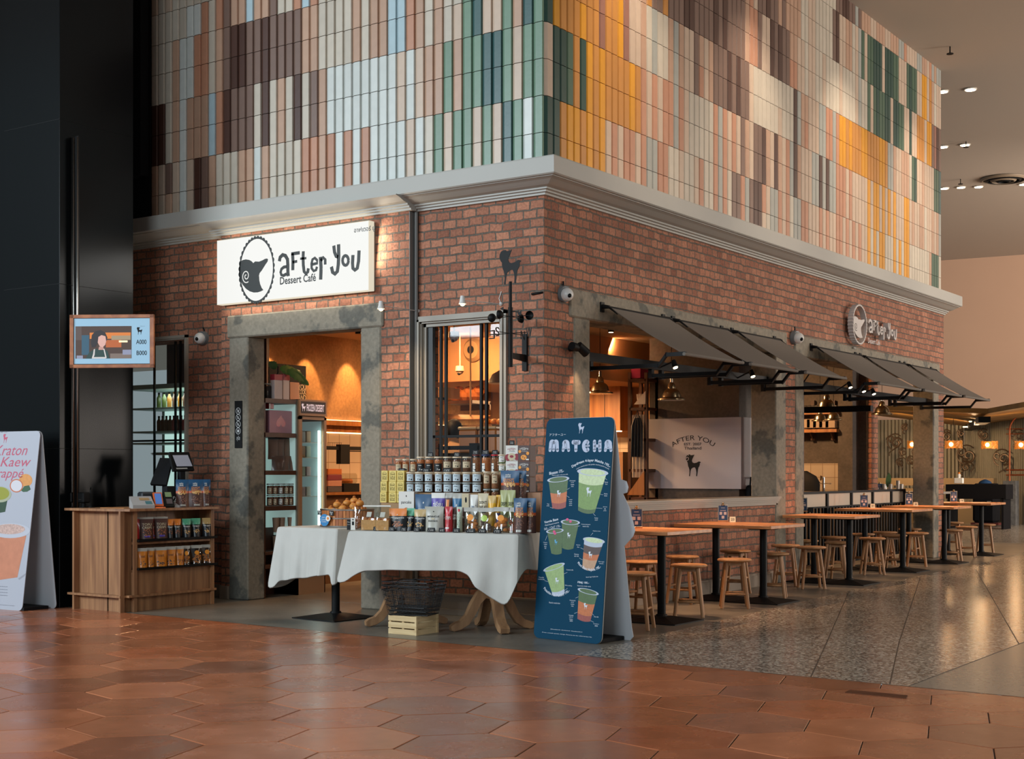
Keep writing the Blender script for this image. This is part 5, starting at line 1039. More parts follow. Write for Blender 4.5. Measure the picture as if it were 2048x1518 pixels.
# jars
def jar(c, r0, h_, lid, labcol, content, lb, gr, lw=.8, l0=.12, l1=.62, rz=0., mk=True, marks=None, lidh=.012):
    r_ = thing('snack_jar', lb, 'jar', c, rz, gr); kw = dict(world=False); b = MB(); b.smooth = True
    b.lathe([(r0*.9, 0), (r0, .006), (r0, h_-lidh-.012), (r0*.9, h_-lidh-.002), (r0*.9, h_-lidh)], n=20); obj('glass_body', b, JARG, r_, **kw)
    b = MB(); b.smooth = True; b.lathe([(r0*.86, .004), (r0*.94, .01), (r0*.94, (h_-lidh)*.86), (r0*.8, (h_-lidh)*.9)], n=14); obj('contents', b, content, r_, **kw)
    b = MB(); b.smooth = True; b.lathe([(r0*.98, h_-lidh), (r0*1.02, h_-lidh+.002), (r0*1.02, h_-.002), (r0*.98, h_)], n=20); obj('lid', b, lid, r_, **kw)
    def arc(b, a0, a1_, z0, z1, rr, n=8):
        vs = []
        for i in range(n+1):
            a = a0+(a1_-a0)*i/n; vs += [(rr*sin(a), -rr*cos(a), z0), (rr*sin(a), -rr*cos(a), z1)]
        b.add(vs, [(2*i, 2*i+2, 2*i+3, 2*i+1) for i in range(n)])
    b = MB(); b.smooth = True; arc(b, -lw, lw, h_*l0, h_*l1, r0*1.012); lo = obj('label', b, labcol, r_, **kw)
    b = MB(); mm_ = marks or INK; arc(b, -.45, .3, h_*(l0+(l1-l0)*.72), h_*(l0+(l1-l0)*.78), r0*1.02); arc(b, -.15, -.02, h_*(l0+(l1-l0)*.18), h_*(l0+(l1-l0)*.38), r0*1.02); arc(b, .2, .5, h_*(l0+(l1-l0)*.14), h_*(l0+(l1-l0)*.3), r0*1.02); obj('label_print', b, mm_, lo, **kw)
    return r_
mLid, mLidB = CM('cream_lid', 'cdbba0', .5), CM('grey_lid', '9aa2a0', .4); mLab, mLab2 = CM('pale_label', 'b9c6cc', .6), CM('kraft_label', 'c3b193', .6)
mC1, mC2, mC3 = mat('jar_snack_brown', '6a4632', .7, noise=.6, nscale=150), mat('jar_snack_nuts', '8c5a3a', .7, noise=.5, nscale=120), mat('jar_snack_orange', 'b0673a', .7, noise=.4, nscale=120)
mC4 = mat('jar_snack_dark', '33251f', .7, noise=.6, nscale=150)
K3 = .40
def jx(px, py, k): return tp(px, py, k)
gj = 'jars on the snack display'
mid = [a1((v0+v1)/2, 0)[0] for v0, v1 in [(665, 812), (822, 965), (985, 1145), (1165, 1322), (1325, 1480), (1485, 1640)]]+[b1((v0+v1)/2, 0)[0] for v0, v1 in [(198, 345), (352, 505)]]
for tier, (zb_, zt_) in enumerate(((zl_, zm), (zm, zt2))):
    base = zl_ if tier == 0 else zm
    for i, px in enumerate(mid):
        q = jx(px, 970, K3); jar((q.x, q.y, base+.0005), .0415, (zt_-base)-.001, mLid if tier else mLidB, mLab, (mC1, mC2, mC4)[(i*7+tier) % 3], 'wide jar with pale blue label, %s from the left in the %s tier' % (ORD[i], ('lower', 'upper')[tier]), gj, lw=.85+.1*((i*5) % 3-1), rz=TR+.3+.12*((i*3) % 3-1), l0=.10, l1=.80)
    for i, (v0, v1) in enumerate([(518, 635), (640, 765)]):
        px = b1((v0+v1)/2, 0)[0]; q = jx(px, 970, K3); zz0 = tp(1000, 978, K3).z
        if tier == 0: jar((q.x, q.y, zs1_), .031, .135, mLidB, mLab2, mC2, 'slim nut jar with kraft label, %s of the lower pair' % ('left', 'right')[i], gj, rz=TR+.3)
        else: jar((q.x, q.y, zz0+.0005), .031, tp(1000, 943, K3).z-zz0, mLid, mLab2, mC2, 'slim nut jar with kraft label, %s of the upper pair' % ('left', 'right')[i], gj, rz=TR+.3, l0=.32, l1=.78)
K4 = .56; zt_base = zt2
def back(px0, px1, py, r0, *a, **kw): q = jx((px0+px1)/2, 930, K4); zt_ = tp(px0, py, K4).z; return jar((q.x, q.y, zt_base), r0, zt_-zt_base, *a, **kw)
for i, (v0, v1) in enumerate([(458, 575), (582, 700), (718, 838)]): back(a1(v0, 0)[0], a1(v1, 0)[0], 918, .030, mLid, mLab2, mC3, 'small jar of orange snacks with kraft label, %s in the back row' % ORD[i], gj, rz=TR+.3, l0=.05, l1=.60)
for i, (v0, v1) in enumerate([(840, 985), (990, 1140), (1145, 1305)]): back(a1(v0, 0)[0], a1(v1, 0)[0], 913.5, .037, mLid, mK, mC3, 'jar with black label and brown cookies, %s of three in the back row' % ORD[i], gj, rz=TR+.3, l0=.04, l1=.56, lw=1.0, marks=mW)
for i, (p0, p1) in enumerate([(886.1, 904.6), (905, 922.5), (924.5, 943)]): back(p0, p1, 913.5, .037, mLid, mLab2, mC1, 'jar of mixed granola with wide kraft label, %s of three in the back row' % ORD[i], gj, rz=TR+.3, l0=.28, l1=.68, lw=.95)
for i, (v0, v1, lc_, cn) in enumerate([(345, 480, CM('maroon_lid', '5a201c'), 'maroon'), (487, 643, CM('navy_lid', '1b2c55'), 'navy blue'), (645, 752, mRed, 'red')]):
    p0, p1 = b1(v0, 0)[0], b1(v1, 0)[0]; back(p0, p1, 909, (.034, .039, .030)[i], lc_, mW, (mC2, mC3, mC2)[i], 'tall nut canister with %s lid in the back row' % cn, gj, rz=TR-.25, lw=.4, l0=.02, l1=.50)
q = jx(b1(812, 0)[0], 940, .50); z8 = tp(1004, 928, .5).z
jar((q.x, q.y, zt_base), .031, z8-zt_base, mLid, mW, CM('pistachio', '6f7a4a', .7), 'little jar with white label, lower of two beside the cookie boxes', gj, rz=TR+.3, l0=.2, l1=.8)
jar((q.x, q.y, z8+.0005), .031, tp(1004, 909, .5).z-z8, mLid, mW, CM('pistachio', '6f7a4a', .7), 'little jar with white label, upper of two beside the cookie boxes', gj, rz=TR+.3, l0=.2, l1=.8)
# cookie boxes
mMar = CM('raspberry', '8c2233', .5); mChoc, mChocS = CM('choc_front', '3d211c', .5), CM('choc_side', '452a26', .5)
rasp = [('t', 'RASPBERRY', .5, .80, .7, .09, .12, mMar), ('t', 'BUTTER', .5, .70, .4, .06, mMar), ('t', 'COOKIES', .5, .61, .5, .07, CM('grey_ink', '9a9a9a')), ('d', .18, .22, .24, .22, mMar), ('d', .9, .25, .2, .22, mMar), ('d', .5, .26, .32, .24, mCr), ('d', .5, .28, .16, .09, mMar)]
choc = [('t', 'CHOCOLATE', .5, .82, .78, .10, .12, mW), ('t', 'CHIP', .5, .72, .3, .07, mW), ('t', 'COOKIES', .5, .62, .62, .08, CM('grey_ink', '9a9a9a')), ('d', .16, .6, .12, .1, mOrg), ('d', .84, .48, .13, .11, mOrg), ('d', .5, .22, .26, .17, mOrg), ('d', .42, .25, .05, .035, mChoc), ('d', .58, .18, .05, .035, mChoc), ('r', .7, .95, .04, .12, mW)]
za = [tp(1020, b1(0, w_)[1], .47).z for w_ in (815, 572, 325, 80)]; gc = 'stacked cookie boxes at the right end'
for i in range(3):
    p0, p1 = b1(1057, 0)[0], b1(1245, 0)[0]; tbox(p0, p1, b1(0, (572, 325, 80)[i])[1]+.5, 990, .46, .10, mChoc, mChocS, choc, 'dark brown chocolate chip cookie box, %s in its stack' % ('bottom', 'middle', 'top')[i], gc, rz=TR-.08, z0=za[i]+.0005)
zs = tp(1022, b1(0, 572)[1], .47).z
riser(1006, 1034, .49, .58, TZ+.002, zs-.001, mat('riser_wood', '9a7a58', .6), 'slim wooden riser under the white raspberry cookie boxes')
for i in range(2):
    p0, p1 = b1(872, 0)[0], b1(1053, 0)[0]; tbox(p0, p1, b1(0, (325, 80)[i])[1]+.5, 950, .47, .10, mW, mW, rasp, 'white raspberry butter cookie box, %s one' % ('lower', 'upper')[i], gc, rz=TR+.12, z0=za[i+1]+.0005)
# price tags
MT = MB()
def tagc(px, py, w_, k, s1, s2, lb, z=None, h_=.032):
    q = tp(px, py, k); q.z = q.z if z is None else z; r_ = thing('price_tag', lb, 'price tag', q, TR+.2, 'black price tags on the display'); b = MB(); y = .012
    b.add([(-w_/2, -y, 0), (w_/2, -y, 0), (w_/2, 0, h_), (-w_/2, 0, h_), (w_/2, y, 0), (-w_/2, y, 0)], [(0, 1, 2, 3), (3, 2, 4, 5), (0, 3, 5), (1, 4, 2), (0, 5, 4, 1)]); obj('card', b, TAGM, r_, world=False)
    b = MB(); V = Vector((0, y, h_)).normalized()
    for s_, f in ((s1, .66), (s2, .32)): put(b, s_, Vector((0, -y*(1-f)-.0009, h_*f)), (1, 0, 0), V, w_*.62, h_*.22)
    obj('tag_print', b, mW, r_, world=False)
FT = [(753.5, .055, 'Toast', '165', 'before the bread bags'), (783.5, .05, 'Nuggets', '145', 'under the orange-topped pouch, left'), (807.5, .05, 'Nuggets', '145', 'under the orange-topped pouch, right'), (833.5, .05, 'Nuggets', '145', 'under the tan-topped pouch'), (862.7, .062, 'Meringue', '120', 'under the grey meringue bag'), (884, .05, 'Crisps', '95', 'left of the red bag'), (912.8, .055, 'Crisps', '95', 'right of the red bag'), (941.5, .072, 'Original Cookie', '150', 'under the first clear bag'), (964.5, .062, 'Matcha', '150', 'under the lime sticker bag'), (994.5, .062, 'Cookies', '150', 'under the third clear bag')]
for px, w_, s1, s2, nm in FT: tagc(px, 1064, w_, .025, s1, s2, 'small black price card on the table edge, '+nm, z=TZ+.003)
for px, py, k, w_, z_, nm in [(804, 940, .545-.03, .06, zt_base, 'before the small orange-snack jars'), (852.5, 941, .51, .062, zt_base, 'before the black-label jars'), (894, 941, .51, .075, zt_base, 'before the kraft-label jars')]: tagc(px, py, w_, k, 'Cookies', '185', 'small black price card in the back row, '+nm, z=z_)
for px, k, pt, w_, nm in [(861, K4, 913.5, .05, 'on the lid of a black-label jar'), (914, K4, 913.5, .05, 'on the lid of a kraft-label jar'), (951, K4, 909, .05, 'on the maroon-lidded canister'), (971, K4, 909, .055, 'on the navy-lidded canister'), (990, K4, 909, .045, 'on the red-lidded canister'), (1024, .50, 890, .04, 'on top of the white cookie box')]: tagc(px, 905, w_, k+(.01 if k == K4 else .0), 'Snack', '195', 'small black price card '+nm, z=tp(px, pt, k).z+.001, h_=.036)
# bread bags at the left end
BRD, CRUST = mat('bread', 'c9985e', .7, noise=.15, nscale=60), mat('bread_top', 'a8642c', .6, noise=.25, nscale=50)
def c5(v, w_): return (680+v/4.464, 860+w_/4.464)
for (v0, v1, k, nm) in ((205, 345, .09, 'left'), (335, 455, .07, 'right')):
    p, q = c5(v0, 675), c5(v1, 885); c, w_, _ = place(p[0], q[0], 1050, 1058, k); h_ = tp(p[0], p[1], k).z-TZ
    r_ = thing('bread_bag', 'clear bag holding a loaf of bread, %s of the pair at the left end' % nm, 'bread', (c.x, c.y, TZ+.003), TR+.2, 'bagged loaves on the display')
    b = MB(); b.smooth = True; ww = w_*.43; b.box(-ww, ww, -.05, .05, .003, .085); lo = obj('loaf', b, BRD, r_, world=False, smooth=False)
    b = MB(); b.smooth = True
    for i in range(3): b.sphere((-ww*.66+i*ww*.66, 0, .085), ww*.40, 12, 8, .75)
    obj('crust', b, CRUST, lo, world=False)
    b = MB(); b.smooth = True; n = 20; vs = []; st_ = [(0, 1, 1), (.02, 1.06, 1.1), (.09, 1.06, 1.1), (.14, .95, .8), (.17, .8, .35), (h_-.006, .82, .05)]
    for z, sx_, sy_ in st_:
        for i in range(n): a = 2*pi*i/n; e_ = lambda t: math.copysign(abs(t)**.5, t); vs.append((w_*.5*sx_*e_(cos(a)), .056*sy_*e_(sin(a)), z))
    b.add(vs, [(j*n+i, j*n+(i+1) % n, j*n+n+(i+1) % n, j*n+n+i) for j in range(len(st_)-1) for i in range(n)]); obj('clear_bag', b, CLEAR, r_, world=False)
    b = MB(); b.box(-w_*.44, w_*.44, -.004, .004, h_-.012, h_); obj('bag_top_strip', b, mW, r_, world=False)
    b = MB(); b.box(-.02, .02, -.052, -.05, .11, .15); b.v = [(x, y+(z-.11)*.6, z) for x, y, z in b.v]; obj('sticker', b, mW, r_, world=False)
pouch(frame(.02, .10, TZ+.003), TR+.1, .075, .19, .05, [(0, .8, CLEAR), (.8, 1, CLEAR)], [], 'tall clear bag of reddish rolled wafers at the left end of the display', 'snack pouches along the front of the display', fill=(CM('pink_brown', 'a5705a', .6), 18, .016))
r_ = thing('sign_card', 'black and white product card standing at the left end of the display', 'sign', frame(.0, .035, TZ+.003), TR+.25); b = MB(); b.box(-.033, .0, -.002, .002, 0, .085); obj('black_card', b, TAGM, r_, world=False); b = MB(); b.box(.001, .04, -.006, -.002, 0, .10); cd = obj('white_card', b, mW, r_, world=False); b = MB(); b.box(.012, .03, -.0075, -.006, .04, .07); b.box(.015, .026, -.0075, -.006, .08, .09); obj('card_print', b, INK, cd, world=False)
b = MB(); put(b, 'Menu', Vector((-.017, -.003, .065)), (1, 0, 0), (0, 0, 1), .024); put(b, 'Thai tea', Vector((-.017, -.003, .045)), (1, 0, 0), (0, 0, 1), .024); obj('card_print', b, mW, r_, world=False)
# wooden tub with round pastries
tc = frame2(.52, .34, TZ+.004); TUBW = wood_mat('tub_wood', '8c4a22', 'c07c44', (1, 1, .05), .35, 60)
r = thing('wooden_tub', 'oval reddish wooden tub with metal hoops holding pastries on the side table', 'tub', tc); n = 48; R0 = .262; hT = .155
b = MB(); b.smooth = False
for i in range(n):
    a, c = 2*pi*i/n+.008, 2*pi*(i+1)/n-.008; o = []
    for z in (0, hT):
        for rr in (R0, R0-.012): o += [(tc.x+rr*cos(a), tc.y+rr*.72*sin(a), tc.z+z), (tc.x+rr*cos(c), tc.y+rr*.72*sin(c), tc.z+z)]
    b.add(o, [(0, 1, 5, 4), (3, 2, 6, 7), (4, 5, 7, 6), (0, 4, 6, 2), (1, 3, 7, 5), (0, 2, 3, 1)])
obj('tub_body', b, TUBW, r); b = MB(); b.lathe([(.001, .003), (R0-.006, .003), (R0-.006, .012), (.001, .012)], tc, 40, 1, .72); obj('tub_floor', b, TUBW, r)
for z in (.006, .075, .148):
    b = MB(); b.smooth = True; b.lathe([(R0+.001, z-.006), (R0+.004, z-.005), (R0+.004, z+.005), (R0+.001, z+.006)], tc, 48, 1, .73); obj('hoop', b, STEEL, r)
for dx, s_ in ((-.18, '35'), (.0, '45')):
    q = Vector((tc.x+dx, tc.y-R0*.72*math.sqrt(1-(dx/R0)**2)-.012, tc.z+.10)); b = MB(); b.box(q.x-.024, q.x+.024, q.y-.002, q.y, q.z, q.z+.04); tg = obj('hanging_tag', b, TAGM, r); b = MB(); put(b, 'Bun', q+Vector((0, -.003, .028)), (1, 0, 0), (0, 0, 1), .03); put(b, s_, q+Vector((0, -.003, .012)), (1, 0, 0), (0, 0, 1), .018); obj('tag_print', b, mW, tg)
q = Vector((tc.x-.075, tc.y-.205, tc.z+.005)); r2 = thing('round_badge', 'round blue sign with white and orange writing leaning on the wooden tub', 'sign', q); b = MB(); b.smooth = False
b.cyl(q+Vector((0, 0, .055)), q+Vector((0, -.004, .055)), .052, n=28); obj('disc', b, CM('badge_blue', '2a78ad'), r2); b = MB(); put(b, 'NEW', q+Vector((-.008, -.0065, .078)), (1, 0, 0), (0, 0, 1), .034); put(b, 'Caramel', q+Vector((-.004, -.0065, .06)), (1, 0, 0), (0, 0, 1), .06); put(b, 'Cookies', q+Vector((-.004, -.0065, .042)), (1, 0, 0), (0, 0, 1), .055); obj('badge_print', b, mW, r2)
b = MB(); b.cyl(q+Vector((.045, -.005, .07)), q+Vector((.045, -.008, .07)), .026, n=16); obj('white_flap', b, mW, r2); b = MB(); b.cyl(q+Vector((.045, -.0085, .07)), q+Vector((.045, -.009, .07)), .012, n=12); obj('orange_spot', b, CM('orange', 'd9791e'), r2)
PASTRY = mat('pastry_gold', 'c07e34', .5, noise=.2, nscale=40); PASTG = mat('paper_ball', '9a928c', .5)
rn = random.Random(4); spots = [(-.19, .0, .0), (-.12, -.06, .01), (-.13, .05, .01), (-.06, -.09, .0), (-.05, .02, .03), (0, -.05, .03), (.02, .06, .04), (.06, -.09, .0), (.08, -.01, .05), (.12, .06, .02), (.14, -.05, .02), (.19, .0, .0), (.06, .02, .095), (.0, .0, .075), (-.1, -.01, .06), (.13, .01, .075), (.20, -.04, .0)]
p0 = None
for k, (x, y, z) in enumerate(spots):
    loc = (tc.x+x*1.05, tc.y+y*1.1, tc.z+.10+z)
    if k == 3: r3 = thing('wrapped_ball', 'grey paper-wrapped ball among the golden pastries in the tub', 'pastry', loc); b = MB(); b.smooth = True; b.sphere((0, 0, .03), .036, 14, 10, .85); obj('ball', b, PASTG, r3, world=False); continue
    if p0 is None:
        p0 = thing('pastry', '', 'pastry', loc); b = MB(); b.smooth = True; b.sphere((0, 0, .028), .036, 14, 10, .82); obj('bun', b, PASTRY, p0, world=False); b = MB(); b.smooth = True; b.sphere((0, 0, .06), .014, 10, 6); obj('knot', b, CRUST, p0, world=False); r3 = p0
        tag(r3, 'round golden knotted pastry heaped with others in the wooden tub', group='golden pastries heaped in the tub')
    else: dup(p0, loc, rn.uniform(0, 6), 'round golden knotted pastry heaped with others in the wooden tub', 'golden pastries heaped in the tub')

# crate and wire baskets
r = thing('wooden_crate', 'small pale slatted wooden crate on the floor under the black wire baskets', 'crate', (-.34, -1.38, 0)); x0, x1, y0, y1 = -.478, -.197, -1.522, -1.245
for k, z in enumerate((.0, .052, .104)):
    b = MB(); h_ = .042
    b.box(x0, x1, y0, y0+.01, z, z+h_); b.box(x0, x1, y1-.01, y1, z, z+h_); b.box(x0, x0+.01, y0+.01, y1-.01, z, z+h_); b.box(x1-.01, x1, y0+.01, y1-.01, z, z+h_); obj('slat', b, CRATEW, r)
b = MB(); b.box(x0, x0+.02, y0+.01, y0+.03, 0, .146); b.box(x1-.014, x1+.004, y0-.004, y0+.02, 0, .148); b.box(x1-.02, x1+.004, y1-.02, y1+.004, 0, .148); b.box(x0+.01, x1-.01, y0+.01, y1-.01, .002, .01); b.box((x0+x1)/2-.01, (x0+x1)/2+.01, y0+.01, y0+.02, 0, .146); obj('corner_post', b, CRATEW, r)
WIRE = mat('black_wire', '0e0f11', .5, .2)
def basket(loc, rz, lb):
    r = thing('wire_basket', lb, 'basket', loc, rz, 'nested black wire baskets'); kw = dict(world=False); H = .20
    def rc_(z, u): s = 1+.28*z/H; a, b_ = .165*s, .115*s; u = u % 1*4; k = int(u); f = u-k; P_ = [(-a, -b_), (a, -b_), (a, b_), (-a, b_)]; p, q = P_[k], P_[(k+1) % 4]; return (p[0]+(q[0]-p[0])*f, p[1]+(q[1]-p[1])*f, z)
    b = MB()
    for z in (.04, .08, .12, .16): b.tube([rc_(z, k/4) for k in range(4)], .0016, 5, True)
    for k in range(4):
        for j in range(10): u = (k+j/10)/4; b.cyl(rc_(0, u), rc_(H, u), .0013, n=4, caps=False)
    for j in range(1, 10): b.cyl(rc_(0, j/40), rc_(0, .75-j/40), .0018, n=4, caps=False)
    for j in range(1, 8): b.cyl(rc_(0, .25+j/32), rc_(0, 1-j/32), .0018, n=4, caps=False)
    obj('mesh_body', b, WIRE, r, **kw)
    b = MB(); b.tube([rc_(H, k/4) for k in range(4)], .0045, 6, True); b.tube([rc_(0, k/4) for k in range(4)], .003, 6, True); obj('rim', b, WIRE, r, **kw)
    b = MB()
    for s in (-1, 1): b.tube([(-.08, s*.148, H), (-.08, s*.10, H+.008), (-.05, s*.09, H+.010), (.05, s*.09, H+.010), (.08, s*.10, H+.008), (.08, s*.148, H)], .004, 6)
    obj('handle', b, WIRE, r, **kw); return r
for k in range(3): basket((-.335+.004*k, -1.38, .150+.030*k), TR+.12-.09*k, 'black wire shopping basket, %s of the nested three on the crate' % ('bottom', 'middle', 'top')[k])

# ================================================================ STANDEES
TEAL = mat('teal_print', '0c3b53', .6, spec=.08); SB = mat('white_board', 'b4b6ba', .55); SBF = mat('board_edge', 'a9a7a2', .6)
B0 = gw(1068, 1275); B1 = gw(1203, 1289); B0.z = B1.z = .0; U = (B1-B0); SW = U.length; U.normalize(); Nf = Vector((U.y, -U.x, 0))
topd = .16; V0 = (Vector((0, 0, 1.69))-Nf*topd); SHt = V0.length; Vd = V0.normalized(); Nn = U.cross(Vd)
def rrect(w_, h_, rad, x=0., y=0.):
    P = []
    for cx, cy, a0 in ((x+w_-rad, y+rad, -pi/2), (x+w_-rad, y+h_-rad, 0), (x+rad, y+h_-rad, pi/2), (x+rad, y+rad, pi)):
        for i in range(6): a = a0+i*pi/10; P.append((cx+rad*cos(a), cy+rad*sin(a)))
    return P
r = thing('menu_standee', 'tall teal standing board headed MATCHA with pictures of six green tea drinks', 'standee', (B0+B1)/2)
b = MB(); b.prism(rrect(SW, SHt, .05), B0, U, Vd, .006); fb = obj('front_board', b, TEAL, r)
b = MB(); b.prism(rrect(SW+.006, SHt+.003, .053, -.003, 0), B0-Nn*.006, U, Vd, .0055); obj('board_edge', b, SBF, r)
# rear leg board, die-cut right edge
Bb = B0-Nf*.36; Vb0 = (Vector((0, 0, 1.67))+Nf*(.36-topd-.02)); Hb = Vb0.length; Vb = Vb0.normalized()
outl = [(.0, .0), (SW+.0, 0), (SW+.03, .03), (SW+.02, .10), (SW+.005, .6), (SW+.0, .72), (SW+.09, .80), (SW+.11, .84), (SW+.10, .90), (SW+.07, 1.02), (SW+.02, 1.12), (SW+.06, 1.13), (SW+.075, 1.17), (SW+.06, 1.215), (SW+.01, 1.23), (SW-.0, 1.5), (SW-.01, Hb-.03), (SW-.04, Hb), (.04, Hb), (0, Hb-.04)]
b = MB(); b.prism(outl, Bb, U, Vb, .006); obj('rear_board', b, SB, r)
b = MB(); P = [Bb+Nf*.02+U*.1, Bb+Nf*.02+U*(SW-.05), B0-Nf*.01+U*(SW-.05), B0-Nf*.01+U*.1]; b.add([p+Vector((0, 0, .002)) for p in P]+[p+Vector((0, 0, .03)) for p in P], [(3, 2, 1, 0), (4, 5, 6, 7), (0, 1, 5, 4), (1, 2, 6, 5), (2, 3, 7, 6), (3, 0, 4, 7)]); obj('base_weight', b, BLKM, r)
PW = mat('pale_blue_print', 'a4aec4', .5)
def sq(px, py, o_=.0068):
    a_, b__ = (px-CX)/FPX, (HY-py)/FPX; d = Vector((RV[0]*a_+FV[0], RV[1]*a_+FV[1], b__)); c = Vector((CP[0], CP[1], CH)); return c+d*((B0+Nn*o_-c).dot(Nn)/d.dot(Nn))
def suv(px, py): q = sq(px, py)-B0; return q.dot(U), q.dot(Vd)
def c2(v, w_): return (1040+v/6.325, 820+w_/6.325)
def c3(v, w_): return (1040+v/5.621, 1040+w_/5.621)
def O_(l): return B0+Nn*(.0063+.0004*l)
b = MB(); q = suv(*c2(770, 296)); t_ = suv(*c2(770, 163)); b2 = MB(); ram(b2, B0+U*q[0]+Vd*q[1]+Nn*.0065, U, Vd, t_[1]-q[1]); obj('ram_print', b2, PW, fb)
# bubble lettering MATCHA drawn as thick strokes
b = MB()
def stroke(pts, wd, lay=1):
    P = [suv(*c2(*p)) for p in pts]; s_ = (suv(*c2(1100, 450))[0]-suv(*c2(500, 450))[0])/600; b.ribbon(P, wd*s_, O_(lay), U, Vd, 0)
    for p in (P[0], P[-1]): b.prism([(p[0]+wd*s_/2*cos(a*pi/6), p[1]+wd*s_/2*sin(a*pi/6)) for a in range(12)], O_(lay), U, Vd, 0)
def arcp(cx, cy, rx, ry, a0, a1_, n=12): return [(cx+rx*cos(math.radians(a0+(a1_-a0)*i/n)), cy-ry*sin(math.radians(a0+(a1_-a0)*i/n))) for i in range(n+1)]
stroke([(380, 508), (388, 420)]+arcp(408, 415, 18, 18, 180, 10), 38); stroke([(425, 505), (430, 430)]+arcp(452, 415, 18, 18, 150, 0)+[(474, 508)], 38)
for x in (545, 1080): stroke([(x, 508), (x+10, 440)]+arcp(x+35, 425, 28, 26, 180, 0)+[(x+64, 440), (x+70, 508)], 36); stroke([(x+25, 400), (x+35, 480)], 24)
stroke([(675, 408), (745, 410)], 46); stroke([(708, 420), (706, 508)], 40); stroke(arcp(838, 455, 34, 56, 55, 305), 40); stroke([(840, 455), (870, 452)], 24)
stroke([(942, 400), (942, 508)], 40); stroke([(1010, 400), (1010, 508)], 40); stroke([(945, 455), (1005, 455)], 30)
obj('title_print', b, PW, fb)
b = MB()
def sput(s_, px, py, wpx, hpx, bold=0., arc=0., rot=0.):
    c = suv(px, py); w_ = suv(px+wpx/2, py)[0]-suv(px-wpx/2, py)[0]; h_ = suv(px, py-hpx/2)[1]-suv(px, py+hpx/2)[1]; put(b, s_, B0+U*c[0]+Vd*c[1]+Nn*.0068, U, Vd, w_, h_, bold=bold, arc=arc, rot=rot)
sput('アフターユー', *c2(475, 312), 33, 5); sput('Daydream 4-layer Matcha 195.-', *c2(900, 640), 80, 7, .02, .14); sput('4 layers matcha latte with pandan mochi & jasmine tea jelly', *c2(920, 690), 68, 3.2, 0, .12)
sput('Blossom 175.-', *c2(462, 785), 29, 6, .02, 0, .15); sput('Matcha apple with yuzu jelly', *c2(505, 822), 32, 3, 0, 0, .06)
sput('Veggie Base', *c2(395, 1405), 28, 6.5, .02, 0, .22); sput('160.- / OAT 170.-', *c2(410, 1485), 33, 5, .0, 0, .18); sput('Plant-based matcha', *c2(405, 1440), 28, 3, 0, 0, .2)
sput('Pistachio Milk Pudding 195.-', *c3(405, 850), 56, 7, .02, -.22, -.02); sput('Pistachio matcha latte', *c3(388, 932), 22, 3); sput('Mont Blanc Hojicha 195.-', *c3(770, 560), 50, 7, .02, -.2, -.1); sput('Brown Sugar Hojicha latte', *c3(810, 640), 24, 3, 0, 0, .1)
sput('PB&J 185.-', *c3(712, 706), 23, 5, .02); sput('Peanut butter & jelly matcha', *c3(720, 745), 27, 3)
for x_, y_, ls in ((663, 930, ['Ceremonial', 'grade', 'matcha', 'shot']), (640, 1170, ['Longan', 'fresh', 'apple', 'juice']), (1092, 925, ['Matcha', 'foam']), (1085, 1072, ['Matcha', 'latte']), (1075, 1250, ['Jasmine', 'tea', 'jelly']), (965, 1378, ['Pandan', 'mochi']), (355, 1200, ['Yuzu', 'jelly']), (832, 1460, ['Ceremonial grade', 'matcha shot'])):
    for i, s_ in enumerate(ls): p = c2(x_, y_-24*(len(ls)-1)/2+24*i); sput(s_, p[0], p[1], 1.15*len(s_), 2.6)
for x_, y_, ls in ((285, 285, ['Organic', 'veggie', 'base', 'oat']), (862, 125, ['Hojicha cream']), (655, 293, ['Hojicha', 'shot']), (635, 395, ['Chestnut', 'oat milk']), (915, 480, ['Dark sugar', 'konyaku']), (560, 560, ['Coconut milk']), (240, 655, ['Pistachio', 'matcha shot']), (545, 738, ['Milk pudding']), (590, 935, ['Ceremonial', 'grade', 'matcha', 'shot']), (575, 1103, ['Homemade', 'peanut', 'butter', 'sauce']), (857, 1088, ['Oat milk']), (857, 1180, ['Strawberry', 'sauce'])):
    for i, s_ in enumerate(ls): p = c3(x_, y_-21*(len(ls)-1)/2+21*i); sput(s_, p[0], p[1], 1.15*len(s_), 2.6)
sput('@afteryoudessertcafe   afteryoudessertcafe   afteryoudessertcafe.com', *c3(520, 1243), 64, 2.4); sput('Prices exclude service charge. Pictures are for advertising only.', *c3(525, 1290), 100, 2.2)
for p, q in [((1075, 860), (1100, 885)), ((1000, 1065), (1050, 1072)), ((955, 1240), (1040, 1245)), ((925, 1308), (955, 1340)), ((590, 1010), (630, 985)), ((585, 1083), (625, 1108)), ((420, 1245), (380, 1230)), ((695, 1480), (760, 1465))]: b.ribbon([suv(*c2(*p)), suv(*c2(*q))], .0016, O_(1), U, Vd, 0)
for p, q in [((305, 175), (285, 230)), ((615, 75), (675, 65)), ((795, 175), (820, 145)), ((715, 330), (680, 312)), ((705, 450), (665, 428)), ((850, 540), (885, 515)), ((490, 608), (532, 588)), ((315, 695), (275, 680)), ((500, 795), (535, 765)), ((668, 858), (622, 878)), ((645, 1035), (610, 1052)), ((785, 1030), (830, 1072)), ((780, 1125), (830, 1150))]: b.ribbon([suv(*c3(*p)), suv(*c3(*q))], .0016, O_(1), U, Vd, 0)
obj('menu_print', b, mat('white_menu_print', 'c2c8d2', .5), fb)
GRN = dict(g1='6c8a45', g2='3f5a2c', g3='b9c79a', g4='8aa266', o='b5622f', r='8c3d34', b='46312c', p='b08868', w='aab2c2', pk='c83a72', cr='c8a878')
PM = {k: mat('print_'+k, v, .5, noise=.14 if k not in 'w' else 0, nscale=60) for k, v in GRN.items()}
